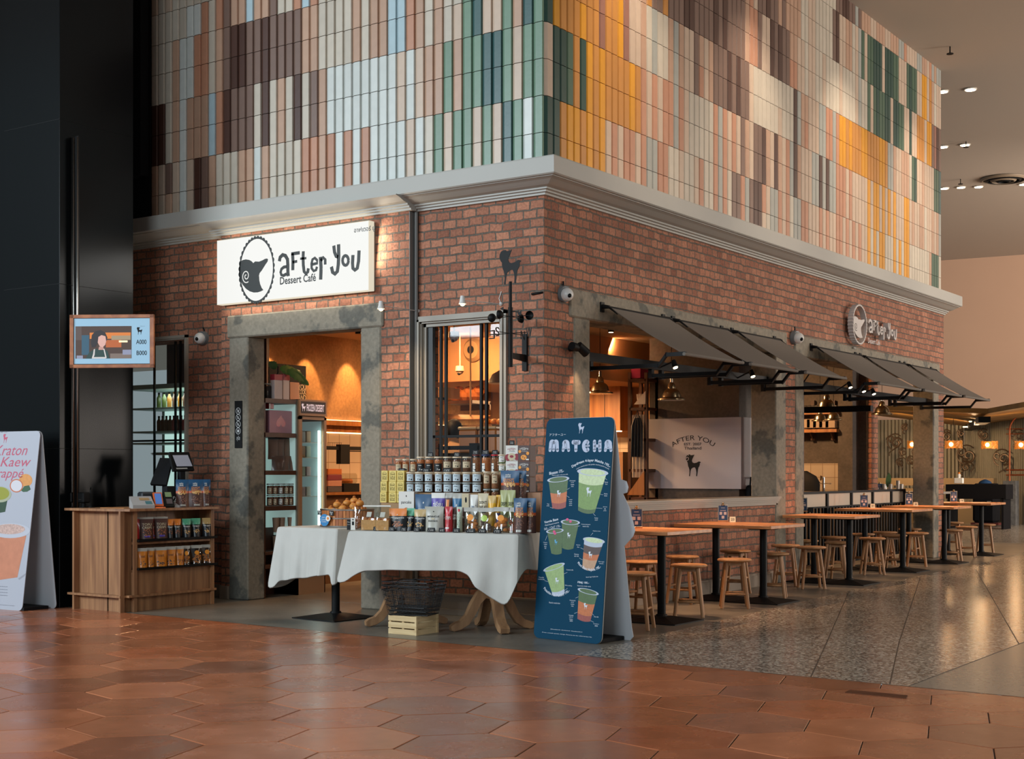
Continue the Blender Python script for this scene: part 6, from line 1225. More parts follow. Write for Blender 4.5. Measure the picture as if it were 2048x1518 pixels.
def cup(cf, tl_, tr_, br_, bl_, layers, rimdy=18):
    """printed cup: corner pixels in a crop, layers = [(v0, v1, key)] from the bottom"""
    L_ = lambda a, c, t: (a[0]+(c[0]-a[0])*t, a[1]+(c[1]-a[1])*t)
    for i, (v0, v1, k) in enumerate(layers):
        b = MB(); n = 8; P = []
        for s in range(n+1): t = s/n; dn = 1-(2*t-1)**2; p = L_(L_(bl_, tl_, v0), L_(br_, tr_, v0), t); P.append(suv(*cf(p[0], p[1]+rimdy*.8*dn)))
        for s in range(n, -1, -1): t = s/n; dn = 1-(2*t-1)**2; p = L_(L_(bl_, tl_, v1), L_(br_, tr_, v1), t); P.append(suv(*cf(p[0], p[1]+rimdy*.8*dn)))
        b.prism(P, O_(1), U, Vd, 0); obj('drink_print', b, PM[k], fb)
    b = MB(); cx, cy = (tl_[0]+tr_[0])/2, (tl_[1]+tr_[1])/2; dx, dy = (tr_[0]-tl_[0])/2*1.13, (tr_[1]-tl_[1])/2*1.13; nn = 24
    el = lambda s: [suv(*cf(cx+(dx*cos(2*pi*i/nn))*s, cy+dy*cos(2*pi*i/nn)*s+rimdy*1.5*sin(2*pi*i/nn)*s)) for i in range(nn)]
    b.prism(el(1), O_(2), U, Vd, 0); obj('cup_rim_print', b, PM['w'], fb); b = MB(); b.prism(el(.8), O_(3), U, Vd, 0); obj('drink_top_print', b, PM[layers[-1][2] if layers[-1][2] != 'w' else 'g3'], fb)
    b = MB(); m_ = L_(L_(bl_, tl_, .38), L_(br_, tr_, .38), .5); q = suv(*cf(*m_)); t_ = suv(*cf(m_[0], m_[1]-abs(tr_[0]-tl_[0])*.34)); ram(b, B0+U*q[0]+Vd*q[1]+Nn*.0078, U, Vd, t_[1]-q[1])
    return b
cups = [(c2, (745, 775), (1095, 800), (945, 1300), (735, 1270), [(0, .10, 'g2'), (.10, .72, 'g1'), (.72, 1, 'g3')], 32), (c2, (360, 890), (608, 865), (578, 1230), (410, 1240), [(0, .2, 'r'), (.2, .55, 'o'), (.55, 1, 'g2')], 24), (c3, (470, 20), (662, 30), (600, 320), (475, 315), [(0, 1, 'g2')], 20), (c3, (305, 130), (480, 115), (468, 375), (352, 375), [(0, 1, 'g2')], 18), (c3, (722, 215), (940, 245), (830, 560), (700, 540), [(0, .35, 'p'), (.35, .55, 'o'), (.55, .82, 'b'), (.82, 1, 'w')], 22), (c3, (275, 565), (490, 495), (500, 825), (370, 850), [(0, .15, 'w'), (.15, 1, 'g4')], 20), (c3, (662, 780), (872, 830), (790, 1140), (645, 1110), [(0, .2, 'r'), (.2, .62, 'o'), (.62, 1, 'g2')], 20)]
for k, a in enumerate(cups): b = cup(*a); obj('cup_ram_print', b, mat('cup_logo', 'c4ccd4', .5) if k != 3 else mat('cup_logo_blue', '4a9ac4', .5), fb)
b = MB()
for (x, y, f) in ((600, 1385, c2), (640, 1410, c2), (385, 130, c3), (395, 152, c3)):
    q = suv(*f(x, y)); b.prism([(q[0]+.014*cos(a*pi/5), q[1]+.010*sin(a*pi/5)) for a in range(10)], O_(5), U, Vd, 0)
obj('petal_print', b, PM['pk'], fb)

# left standee, cut by the frame
r = thing('drink_standee', 'white standing board at the left edge with pink script and iced fruit drinks', 'standee', (-4.75, -2.0, 0)); OFFZ = 0
C0 = gw(45, 1222); C0.z = 0; WL = .62; Ul = Vector((cos(.05), sin(.05), 0)); C0 = C0-Ul*WL; Nl = Vector((Ul.y, -Ul.x, 0)); V0l = Vector((.0, 0, 1.66))-Nl*.14+Ul*.085; Vl = V0l.normalized(); Hl = V0l.length; Nn2 = Ul.cross(Vl).normalized()
b = MB(); b.prism(rrect(WL, Hl, .05), C0, Ul, Vl, .006); fb = obj('front_board', b, mat('standee_white', 'a3a6b0', .5), r)
b = MB(); b.prism(rrect(WL+.0, Hl, .05), C0-Nl*.32+Ul*.09, Ul, (Vector((0, 0, 1.66))+Nl*.16-Ul*.01).normalized(), .006); obj('rear_board', b, SB, r)
b = MB(); b.box(C0.x+.15, C0.x+WL+.02, C0.y+.03, C0.y+.30, .002, .03); obj('base_weight', b, BLKM, r)
PK = mat('pink_script', 'b04a62', .5); c7 = lambda v, w_: (v/3.894, 840+w_/3.894)
def lq(px, py, l=1):
    O = C0+Nn2*(.0063+.0004*l); a_, b__ = (px-CX)/FPX, (HY-py)/FPX; d = Vector((RV[0]*a_+FV[0], RV[1]*a_+FV[1], b__)); c = Vector((CP[0], CP[1], CH)); return c+d*((O-c).dot(Nn2)/d.dot(Nn2))
def luv(px, py): q = lq(px, py)-C0; return q.dot(Ul)/1, q.dot(Vl)
Vl2 = Vl
def lprint(nm, polys, m_, l=1):
    b = MB()
    for P in polys: b.prism([luv2(*p, l) for p in P], C0+Nn2*(.0063+.0005*l), Ul, Vl, 0)
    return obj(nm, b, m_, fb)
_k = Ul.dot(Vl)
def luv2(v, w_, l=1):
    q = lq(*c7(v, w_), l)-C0; a, c = q.dot(Ul), q.dot(Vl); u = (a-c*_k)/(1-_k*_k); return (u, c-u*_k)
b = MB(); q = luv2(38, 178); t_ = luv2(38, 108); ram(b, C0+Ul*q[0]+Vl*q[1]+Nn2*.0068, Ul, Vl, t_[1]-q[1]); obj('ram_print', b, PK, fb)
b = MB()
for s_, v, w_, wd, hp in (('Kraton', 90, 235, 250, 80), ('Kaew', 125, 325, 225, 75), ('Frappé', 60, 425, 240, 95)):
    q = luv2(v, w_); t_ = luv2(v, w_-hp/2); u_ = luv2(v+wd/2, w_); put(b, s_, C0+Ul*q[0]+Vl*q[1]+Nn2*.0068, Ul, Vl, 2*(u_[0]-q[0]), 2*(t_[1]-q[1]), shear=.35)
obj('script_print', b, PK, fb); el = lambda cx, cy, rx, ry, n=24: [(cx+rx*cos(2*pi*i/n), cy+ry*sin(2*pi*i/n)) for i in range(n)]
oF = mat('print_orange_fruit', 'c98a4a', .5, noise=.1, nscale=40)
lprint('fruit_print', [el(200, 470, 52, 50)], oF, 1); lprint('fruit_cut_print', [el(128, 512, 52, 52)], mat('print_orange_rim', 'b8643a', .5), 2); lprint('fruit_flesh_print', [el(128, 512, 44, 44)], mat('print_white_flesh', 'c4c2c8', .5), 3); lprint('leaf_print', [[(165, 550), (190, 515), (225, 508), (238, 540), (210, 558), (180, 560)]], mat('print_leaf', '2f5236', .5), 4)
lprint('cup_print', [[(-40, 610), (60, 610), (40, 715), (-40, 730)]], mat('print_dark_green', '24402c', .5), 1); lprint('cup_print', [el(0, 580, 88, 62)], mat('print_cup_rim', '9a9f86', .5), 2); lprint('cup_print', [el(0, 572, 72, 50)], mat('print_olive', '8a8c2c', .5), 3)
lprint('cup_print', [[(-60, 900), (205, 900), (135, 1225), (0, 1245), (-60, 1240)]], mat('print_peach', 'b8775a', .5, noise=.1, nscale=14), 1); lprint('cup_print', [el(80, 862, 155, 58)], mat('print_cup_clear', 'aeb0ba', .5), 2); lprint('cup_print', [el(75, 850, 120, 40)], mat('print_ice', 'b79a90', .5, noise=.3, nscale=50), 3); lprint('cup_shadow_print', [[(140, 1235), (205, 1190), (190, 1215), (150, 1245)]], mat('print_grey', '8d8e98', .5), 1)
b = MB()
for w_, s_ in ((1297, 'afteryoudessertcafe'), (1320, 'afteryoudessertcafe'), (1343, 'afteryoudessertcafe'), (1365, 'afteryoudessertcafe.com')): q = luv2(20, w_); put(b, s_, C0+Ul*q[0]+Vl*q[1]+Nn2*.0068, Ul, Vl, .14, .011)
q = luv2(40, 1442); put(b, 'Prices exclude service charge and pictures are for advertising only', C0+Ul*q[0]+Vl*q[1]+Nn2*.0068, Ul, Vl, .26, .008); q = luv2(20, 92); put(b, 'AFTER YOU', C0+Ul*q[0]+Vl*q[1]+Nn2*.0068, Ul, Vl, .13, .014); obj('small_print', b, mat('grey_print', '5c5f6a', .5), fb)
# ================================================================ COUNTER TOP DEVICES AND SNACKS
def d4(v, w_): return (130+v/6.606, 880+w_/6.606)
def cface(px0, px1, py0, x):         # placement on a plane facing +X
    a, c = xw(px0, 1010, x), xw(px1, 1010, x); return (a.y+c.y)/2, c.y-a.y
CRZ = pi/2-.42
for i, (v0, v1, dx) in enumerate([(1480, 1655, 0), (1650, 1850, -.02), (1825, 1945, -.06)]):
    p0, p1 = d4(v0, 0)[0], d4(v1, 0)[0]; y, _ = cface(p0, p1, 0, -3.50+dx); pouch((-3.52+dx, y, ct+.003), CRZ-.15, (p1-p0)/212, .262, .06, BIG, BART, 'blue-topped granola pouch on the checkout counter, %s of three' % ('left', 'middle', 'right')[i], 'granola pouches on the checkout counter')
mK1 = CM('red_shiny', 'b22a26', .25)
TOF = lambda: [('t', 'TOFU', .5, .66, .7, .12, mCr), ('t', 'CRISPS', .5, .52, .7, .10, mCr), ('n', .5, .30, .36, .18, 20, mNut), ('r', .3, .7, .08, .16, mPu)]
for i, (v0, v1, dx, bc, nm) in enumerate([(955, 1090, -.07, mK1, 'at the left end, behind'), (990, 1180, -.02, mBr, 'front left'), (1095, 1215, -.08, mK1, 'behind in the middle'), (1185, 1370, -.02, mBr, 'front right'), (1225, 1340, -.10, mCr, 'cream-topped, at the back')]):
    p0, p1 = d4(v0, 0)[0], d4(v1, 0)[0]; y, _ = cface(p0, p1, 0, -3.48+dx); pouch((-3.49+dx, y, .661), CRZ, (p1-p0)/215, .20, .05, [(0, .9, bc), (.9, 1, mS if bc is not mCr else mCr)], TOF(), 'crisps bag on the upper counter shelf, '+nm, 'red and brown crisps bags on the upper counter shelf')
for i, (v0, v1, c, nt_) in enumerate([(1352, 1440, mO, mNut), (1440, 1552, mO, mNut), (1552, 1675, mG, mNut2), (1680, 1812, mG, mNut2), (1815, 1950, mT, mNut2)]):
    p0, p1 = d4(v0, 0)[0], d4(v1, 0)[0]; y, _ = cface(p0, p1, 0, -3.48); pouch((-3.49-.01*(i % 2), min(y, -.60), .661), CRZ, (p1-p0)/215, .175, .05, NUG(c), nart(nt_), 'black snack pouch on the upper counter shelf, %s from the left' % ORD[i], 'black nut pouches on the upper counter shelf')
mFl = CM('flyer_orange', 'c8761e', .3); mDk = CM('dark_film', '2c3640', .3)
def e2(v): return v/3.994
for i, (v0, v1) in enumerate([(1103, 1178), (1175, 1240), (1235, 1335), (1325, 1412), (1400, 1472), (1458, 1528), (1525, 1618), (1612, 1702)]):
    y, _ = cface(e2(v0), e2(v1), 0, -3.48); ar = [('r', .1, .9, .42, .72, mFl), ('t', 'toast', .5, .57, .5, .12, mBr), ('n', .5, .2, .35, .14, 14, mDk)] if i < 5 else [('n', .5, .32, .36, .26, 26, mCook), ('d', .5, .6, .22, .12, mOrg)]
    pouch((-3.485-.008*(i % 2), min(y, -.61), .401), CRZ, (e2(v1)-e2(v0))/208, .178, .04, [(0, .82, mFl if i < 5 else CLEAR), (.82, 1, mS)], ar, ('shiny bag with an orange label' if i < 5 else 'clear bag of brown cookies')+' on the lower counter shelf, %s from the left' % ORD[i], 'snack bags on the lower counter shelf', fill=None if i < 5 else (mCook, 14, .016))
# pos terminal
r = thing('register_screen', 'black cash register with a small raised customer display', 'register', (-3.80, -.80, ct))
b = MB(); b.bevbox(-3.95, -3.68, -.98, -.68, ct+.002, ct+.03, .006); b.box(-3.87, -3.80, -.84, -.74, ct+.03, ct+.2); obj('stand', b, BLKM, r)
def quad_slab(b, P, d):
    P = [Vector(p) for p in P]; n = (P[1]-P[0]).cross(P[3]-P[0]).normalized()*d; b.add(P+[p-n for p in P], [(0, 1, 2, 3), (7, 6, 5, 4), (0, 4, 5, 1), (1, 5, 6, 2), (2, 6, 7, 3), (3, 7, 4, 0)])
kx = -3.86; Q = lambda v, w_, x: xw(*d4(v, w_), x)
b = MB(); quad_slab(b, [Q(1125, 580, -3.95), Q(1335, 590, -3.80), Q(1420, 240, -3.92), Q(1255, 235, -4.0)], .03); obj('main_screen', b, BLKM, r)
b = MB(); P = [Q(1435, 408, kx+.08), Q(1712, 400, kx+.08), Q(1640, 160, kx), Q(1380, 158, kx)]; quad_slab(b, P, .025); dsp = obj('customer_display', b, BLK, r)
b = MB(); P = [Q(1475, 350, kx+.075), Q(1682, 348, kx+.075), Q(1620, 200, kx+.012), Q(1418, 203, kx+.012)]; n_ = (Vector(P[1])-Vector(P[0])).cross(Vector(P[3])-Vector(P[0])).normalized(); b.add([Vector(p)+n_*.003 for p in P], [(0, 1, 2, 3)]); obj('lit_screen', b, mat('display_grey', '8f93a0', .4, emit=.25), dsp)
b = MB(); b.add([Vector(p)+n_*.0035 for p in (Q(1470, 388, kx+.08), Q(1618, 385, kx+.08), Q(1612, 368, kx+.078), Q(1466, 370, kx+.078))], [(0, 1, 2, 3)]); obj('name_strip', b, mat('strip_grey', 'a3a3a0', .5), dsp)
b = MB(); a_ = Q(1540, 400, -3.82); b.box(a_.x-.03, a_.x+.02, a_.y-.03, a_.y+.03, ct+.03, a_.z); obj('display_arm', b, BLKM, r)
b = MB(); c_ = Q(1390, 600, -3.75)
for k in range(4): b.tube([(c_.x, c_.y-.06+.03*k, ct+.01), (c_.x+.01, c_.y-.05+.04*k, ct+.06+.01*k), (c_.x-.03, c_.y+.0+.04*k, ct+.10), (c_.x-.06, c_.y+.03*k, ct+.08)], .003, 6)
tag(obj('cable_bundle', b, mat('grey_cable', 'a6a6a2', .5)), 'loose pale cables behind the card machines on the checkout counter', 'cable')
def device(name, lb, cat, v0, v1, dx, h_, parts):
    y0_, y1_ = xw(*d4(v0, 850), -3.52+dx).y, xw(*d4(v1, 850), -3.52+dx).y; r_ = thing(name, lb, cat, (-3.52+dx, (y0_+y1_)/2, ct), pi/2-.42); w_ = (d4(v1, 0)[0]-d4(v0, 0)[0])/208
    for nm, f, m_ in parts: b = MB(); f(b, w_, h_); obj(nm, b, m_, r_, world=False)
    return r_
def wedge(b, x0, x1, y0_, y1_, z0, zf, zb): b.add([(x0, y0_, z0), (x1, y0_, z0), (x1, y1_, z0), (x0, y1_, z0), (x0, y0_, zf), (x1, y0_, zf), (x1, y1_, zb), (x0, y1_, zb)], [(3, 2, 1, 0), (4, 5, 6, 7), (0, 1, 5, 4), (1, 2, 6, 5), (2, 3, 7, 6), (3, 0, 4, 7)])
DW, DO, DSC = mat('device_white', '9c9a98', .4), mat('device_orange', 'd0602a', .35), mat('device_screen', '2c5f66', .3, emit=.1)
device('card_printer', 'white wedge-shaped card machine with a small teal screen', 'card machine', 880, 1160, -.04, .12, [('body', lambda b, w_, h_: wedge(b, -w_/2, w_/2, -.05, .07, 0, .03, .11), DW), ('screen', lambda b, w_, h_: b.add([(w_*.12, -.040, .038), (w_*.42, -.040, .038), (w_*.42, .0, .066), (w_*.12, .0, .066)], [(0, 1, 2, 3)]), DSC), ('paper_cover', lambda b, w_, h_: b.add([(-w_*.1, .012, .075), (w_*.35, .012, .075), (w_*.35, .045, .097), (-w_*.1, .045, .097)], [(0, 1, 2, 3)]), mat('tan_cover', '9c7c50', .5))])
device('black_printer', 'dark receipt printer behind the white card machine', 'printer', 985, 1180, -.17, .15, [('body', lambda b, w_, h_: b.bevbox(-w_/2, w_/2, -.06, .08, 0, .15, .015), mat('printer_dark', '1c2226', .5)), ('stripe', lambda b, w_, h_: b.box(-.02, .03, -.062, -.06, .10, .105), STEEL)])
device('payment_terminal', 'orange payment terminal with lit screen standing on an orange foot', 'card machine', 1165, 1300, .0, .2, [('foot', lambda b, w_, h_: (b.cyl((0, -.04, 0), (0, -.04, .012), .06, .05, 24), b.box(-.11, .02, -.06, -.02, .0, .012)), DO), ('body', lambda b, w_, h_: quad_slab(b, [(-w_*.42, -.035, .02), (w_*.42, -.035, .02), (w_*.42, .03, .145), (-w_*.42, .03, .145)], .018), DO), ('screen', lambda b, w_, h_: b.add([(-w_*.32, -.027, .038), (w_*.32, -.027, .038), (w_*.32, .024, .136), (-w_*.32, .024, .136)], [(0, 1, 2, 3)]), mat('terminal_screen', '4a6fae', .3, emit=.35)), ('keypad', lambda b, w_, h_: b.box(-.03, .03, -.085, -.045, .012, .016), BLK)])
device('card_reader', 'black handheld card reader with orange rim beside the orange terminal', 'card machine', 1300, 1440, -.02, .2, [('body', lambda b, w_, h_: quad_slab(b, [(-w_*.42, -.045, .01), (w_*.42, -.045, .01), (w_*.42, .04, .15), (-w_*.42, .04, .15)], .03), BLK), ('screen', lambda b, w_, h_: b.add([(-w_*.3, .006, .102), (w_*.3, .006, .102), (w_*.3, .033, .146), (-w_*.3, .033, .146)], [(0, 1, 2, 3)]), mat('reader_screen', '6a7f58', .3, emit=.1)), ('keypad', lambda b, w_, h_: b.add([(-w_*.28, -.032, .038), (w_*.28, -.032, .038), (w_*.28, -.004, .084), (-w_*.28, -.004, .084)], [(0, 1, 2, 3)]), mat('reader_keys', '4f4446', .5))])
device('white_pinpad', 'small white keypad card machine between the reader and the blue pouches', 'card machine', 1430, 1540, -.03, .06, [('body', lambda b, w_, h_: wedge(b, -w_/2, w_/2, -.05, .04, 0, .02, .06), DW), ('keypad', lambda b, w_, h_: b.add([(-w_*.3, -.03, .030), (w_*.3, -.03, .030), (w_*.3, .01, .049), (-w_*.3, .01, .049)], [(0, 1, 2, 3)]), PNK)])
for i, (v, nm) in enumerate(((85, 'left'), (245, 'right'))):
    q = ipl(*d4(v, 770), Vector((-4.1, -1.5, 0)), Vector((0, 1, 0))); r_ = thing('desk_speaker', 'small black box speaker on the left end of the counter, %s one' % nm, 'speaker', (q.x, -1.5, ct), group='black desk speakers'); b = MB(); b.bevbox(-.045, .045, -.04, .05, .045, .145, .01); b.cyl((0, 0, 0), (0, 0, .05), .02, n=10); b.cyl((0, 0, 0), (0, 0, .008), .045, n=16); obj('cabinet', b, BLK, r_, world=False); b = MB(); b.box(-.018, .018, -.0415, -.04, .075, .08); obj('badge', b, STEEL, r_, world=False)
q = ipl(*d4(345, 700), Vector((-4.1, -1.45, 0)), Vector((0, 1, 0))); b = MB(); b.tube([(q.x, -1.45, ct), (q.x, -1.45, ct+.10), (q.x-.01, -1.45, ct+.17), (q.x+.02, -1.47, ct+.19)], .006); b.cyl((q.x, -1.45, ct), (q.x, -1.45, ct+.01), .03, n=14); tag(obj('desk_microphone', b, BLK), 'thin black microphone stand next to the desk speakers', 'microphone')
b = MB(); b.box(-3.95, -3.62, -1.52, -1.30, ct, ct+.004); tag(obj('wooden_mat', b, WOODH), 'thin flat wooden tray mat on the counter top', 'mat')

# ================================================================ INSIDE THE DOORWAY
RK = thing('shelf_rack', 'tall brown shelf rack just inside the doorway on its left', 'shelf', (-3.62, .37, 0)); ya, yb = .02+.12, .605
zs_ = [xw(562, py, -3.45).z for py in (798, 866, 941, 1012)]
b = MB(); b.box(-3.80, -3.47, ya-.0, ya+.02, 0, zs_[0]); b.box(-3.80, -3.78, ya, yb, 0, .7); obj('side_panel', b, BROWNW, RK)
for z in zs_: b = MB(); b.box(-3.80, -3.45, ya, yb-.02, z-.045, z); obj('shelf_board', b, BROWNW, RK)
b = MB(); b.box(-3.80, -3.46, ya, yb, .30, .34); obj('shelf_board', b, BROWNW, RK)
FG = mat('frosted_lit', 'b4d2cc', .5, emit=.33)
FR1 = thing('glass_door_fridge', 'glass-sided cool cabinet with pale greenish light behind the brown rack', 'fridge', (-4.1, .4, 0)); b = MB(); b.box(-3.87, -3.86, .31, yb+.0, .62, 2.0); b.box(-3.86, -3.475, yb-.012, yb-.004, .62, 2.0); obj('lit_back', b, FG, FR1); b = MB(); b.box(-3.87, -3.46, yb-.002, yb+.01, .3, 2.03); b.box(-4.3, -3.87, .30, yb+.01, 0.05, 2.03); obj('cabinet', b, mat('fridge_grey', '8b8a80', .5), FR1)
def rk(px0, px1, py0, shelf, x=-3.52): a, c = xw(px0, 900, x), xw(px1, 900, x); z1 = xw(px0, py0, x).z; return a.y, c.y, z1
def rbox(px0, px1, py0, z0, x, dep, m_, nm, lb, cat, gr=None, extra=None):
    y0_, y1_, z1 = rk(px0, px1, py0, 0, x); r_ = thing(nm, lb, cat, (x-dep/2, (y0_+y1_)/2, z0), group=gr); b = MB(); b.bevbox(x-dep, x, y0_, y1_, z0+.001, z1, .003); obj(nm+'_body' if not nm.endswith('body') else nm, b, m_, r_)
    if extra: extra(r_, y0_, y1_, z0, z1, x)
    return r_
def heart(r_, y0_, y1_, z0, z1, x):
    b = MB(); cy, cz, s = (y0_+y1_)/2, (z0+z1)/2, (z1-z0)*.30; P = []
    for i in range(30): t = 2*pi*i/30; P.append((cy+s*.062*16*sin(t)**3, cz-s*.062*(13*cos(t)-5*cos(2*t)-2*cos(3*t)-cos(4*t))))
    b.prism(P, (x+.001, 0, 0), (0, 1, 0), (0, 0, 1), 0); obj('heart_print', b, mRed, r_)
rbox(539, 584, 820, zs_[1], -3.50, .14, CM('pink_box', 'a0707c', .5), 'gift_box', 'pink box with an upside-down red heart on the second shelf inside the doorway', 'box', extra=heart)
rbox(538, 548, 797, xw(545, 818, -3.56).z, -3.56, .08, mRed, 'small_carton', 'small red and white carton behind the pink heart box', 'box', extra=lambda r_, y0_, y1_, z0, z1, x: obj('carton_print', MB().box(x, x+.001, y0_, y0_+.02, z0, z1), mW, r_))
for i, (p0, p1) in enumerate(((549, 565), (566, 579))):
    rbox(p0, p1, 749, zs_[0], -3.50-.02*i, .06, CM('pale_carton', 'b0a29e', .5), 'milk_carton', 'red and white carton on the top shelf inside the doorway, %s one' % ('left', 'right')[i], 'carton', 'cartons on the top shelf', lambda r_, y0_, y1_, z0, z1, x: obj('red_top', MB().box(x-.061, x+.002, y0_-.001, y1_+.001, z0+(z1-z0)*.78, z1+.004), mMar, r_))
for i, px in enumerate((533, 539, 545)):
    q = xw(px, 780, -3.56); jar((q.x, q.y, zs_[0]), .022, .16, mLidB, mK, mC4, 'dark jar on the top shelf inside the doorway, %s from the left' % ORD[i], 'dark jars on the top rack shelf', lw=.3)
rbox(580, 599, 764, zs_[0]-.02, -3.62, .2, CM('peach_box', 'b08a74', .6), 'cardboard_box', 'plain peach cardboard box at the right end of the top shelf', 'box')
KR = CM('kraft', '6f5546', .5)
for i, (p0, p1, t) in enumerate(((546, 558, 875), (559, 570, 875), (574, 584, 874))): y0_, y1_, z1 = rk(p0, p1, t, 0); pouch((-3.56, (y0_+y1_)/2, zs_[2]+.115), pi/2-.2, (y1_-y0_)*1.5, z1-zs_[2]-.115, .02, [(0, .9, KR), (.9, 1, mK)], [], 'small brown pouch hanging above the third shelf, %s from the left' % ORD[i], 'brown pouches on the rack')
for i, (p0, p1, t) in enumerate(((550, 565, 904), (562, 576, 904), (577, 592, 903))): y0_, y1_, z1 = rk(p0, p1, t, 0); pouch((-3.53, (y0_+y1_)/2, zs_[2]+.001), pi/2-.3, (y1_-y0_)*1.4, .15, .04, [(0, 1, KR if i else CM('brown_film', '5b463c', .25))], [], 'larger brown pouch standing on the third shelf, %s from the left' % ORD[i], 'brown pouches on the rack')
for tier in (0, 1):
    for i, px in enumerate((540, 550, 562, 573, 581)):
        q = xw(px, 980, -3.52); jar((q.x, q.y, zs_[3]+.115*tier+.001), .034, .113, mLidB, mLab2 if i != 2 else mW, mC1, 'jar on the fourth shelf inside the doorway, %s from the left, %s tier' % (ORD[i], ('lower', 'upper')[tier]), 'jars on the fourth rack shelf', rz=.6, lw=.6)
CUPM = CM('paper_cup', '8a705c', .6)
for i, px in enumerate((552, 563, 582)):
    for k in range(2):
        q = xw(px, 1050, -3.55); b = MB(); b.smooth = True; z0 = .75+.01*k if k else .60; b.lathe([(.028, z0-.10), (.038, z0+.02 if not k else z0+.05)], (q.x, q.y, 0.0), 16); tag(obj('cup_stack', b, CUPM), 'stack of brown paper cups under the lowest rack shelf, %s from the left, %s' % (ORD[i], ('lower', 'upper')[k]), 'cups', 'paper cup stacks')
b = MB(); b.box(-3.80, -3.46, ya, yb, .44, .47); obj('shelf_board', b, BROWNW, RK)
# poster and plant on top
r = thing('black_poster', 'black board with pale lettering standing on top behind the cartons', 'sign', (-3.9, .4, 2.0)); q0, q1 = xw(538, 800, -3.9), xw(612, 736, -3.9); b = MB(); b.box(-3.91, -3.9, q0.y, q1.y, q0.z, q1.z+.02); obj('board', b, BLKM, r)
b = MB()
for s_, py in (('YOU', 774), ('COOK', 784), ('AND', 795)): q = xw(604, py, -3.9); put(b, s_, (-3.898, q.y, q.z), (0, 1, 0), (0, 0, 1), .12, .055)
obj('lettering', b, mat('warm_white_print', 'd9c4a0', .5), r)
LEAF = mat('dark_leaf', '3c5c28', .4, noise=.2, nscale=20)
r = thing('monstera_plant', 'dark green monstera leaves spreading over the top of the rack', 'plant', (-3.7, .35, zs_[0]))
def leaf(b, base, tip, wd, droop=.05, split=True):
    base, tip = Vector(base), Vector(tip); d = tip-base; L_ = d.length; d.normalize(); s_ = d.cross(Vector((-.5, .75, -.45))).normalized(); n = 9; vs = []
    for i in range(n+1):
        t = i/n; w_ = wd*math.sin(pi*min(1, t*.92+.06))**.7*(.78 if split and i % 2 else 1); c = base+d*L_*t-Vector((0, 0, droop*t*t)); vs += [c-s_*w_-Vector((0, 0, wd*.25)), c, c+s_*w_-Vector((0, 0, wd*.25))]
    b.add(vs, [(3*i, 3*i+3, 3*i+4, 3*i+1) for i in range(n)]+[(3*i+1, 3*i+4, 3*i+5, 3*i+2) for i in range(n)])
zt = zs_[0]
for k, (a, t_, wd) in enumerate([(xw(553, 735, -3.6), xw(538, 716, -3.62), .05), (xw(560, 735, -3.55), xw(585, 738, -3.5), .06), (xw(575, 738, -3.5), xw(612, 752, -3.42), .07), (xw(585, 742, -3.48), xw(618, 762, -3.40), .05), (xw(565, 732, -3.6), xw(600, 735, -3.62), .06)]):
    b = MB(); b.smooth = True; leaf(b, a, t_, wd, .03); o_ = obj('leaf', b, LEAF, r); md = o_.modifiers.new('s', 'SOLIDIFY'); md.thickness = .002
b = MB(); b.tube([(-3.66, .36, zt+.02), xw(556, 745, -3.6), xw(556, 733, -3.6)], .006); b.cyl((-3.66, .36, zt), (-3.66, .36, zt+.10), .04, .05); obj('stem', b, BLKM, r)
# frozen dessert fridge
r = thing('dessert_fridge', 'upright wooden-framed glass freezer with a FROZEN DESSERT header', 'fridge', (-3.8, .84, 0)); ya, yb = .62, 1.04; FW = mat('fridge_wood', 'a07856', .5)
zz1, zz2 = xw(625, 800, -3.45).z, xw(625, 832, -3.45).z
b = MB(); b.box(-4.1, -4.08, ya, yb, 0, zz1); b.box(-4.1, -3.46, ya, ya+.012, 0, zz1); b.box(-4.1, -3.46, yb-.012, yb, 0, zz1); b.box(-4.1, -3.46, ya, yb, zz1-.01, zz1); b.box(-4.1, -3.46, ya, yb, 0, .3); obj('cabinet', b, FW, r)
b = MB()
for (a, c, e, f) in ((ya, ya+.045, .3, zz2-.01), (yb-.035, yb, .3, zz2-.01), (ya, yb, zz2-.04, zz2-.01), (ya, yb, .3, .34)): b.box(-3.46, -3.44, a, c, e, f)
dr = obj('door', b, FW, r); b = MB(); b.box(-3.455, -3.45, ya+.04, yb-.03, .34, zz2-.04); obj('door_glass', b, PANE, dr)
b = MB(); b.box(-3.46, -3.435, ya, yb, zz2, zz1); hd = obj('header', b, FW, r); b = MB(); b.box(-3.4345, -3.434, ya+.02, yb-.02, zz2+.025, zz1-.02); obj('header_panel', b, mat('header_brown', '2a1a18', .5, emit=.05), hd)
b = MB(); put(b, 'FROZEN DESSERT', (-3.433, (ya+yb)/2+.03, (zz1+zz2)/2), (0, 1, 0), (0, 0, 1), .27, .075, bold=.02); ram(b, (-3.433, ya+.06, (zz1+zz2)/2-.04), (0, 1, 0), (0, 0, 1), .08); obj('header_print', b, mat('header_white', 'e0d0d8', .5, emit=.5), hd)
b = MB(); b.box(-4.07, -4.06, ya+.02, yb-.02, .3, zz2-.04); b.box(-4.06, -3.5, yb-.02, yb-.014, .3, zz2-.05); obj('inner_back', b, mat('fridge_inner', '9fb6b8', .5, emit=.22), r)
b = MB(); q = xw(638, 900, -3.5); b.cyl((-3.50, q.y, .5), (-3.50, q.y, 1.72), .012, n=8); obj('tube_light', b, mat('tube_white', 'e6fff8', .4, emit=7), r)
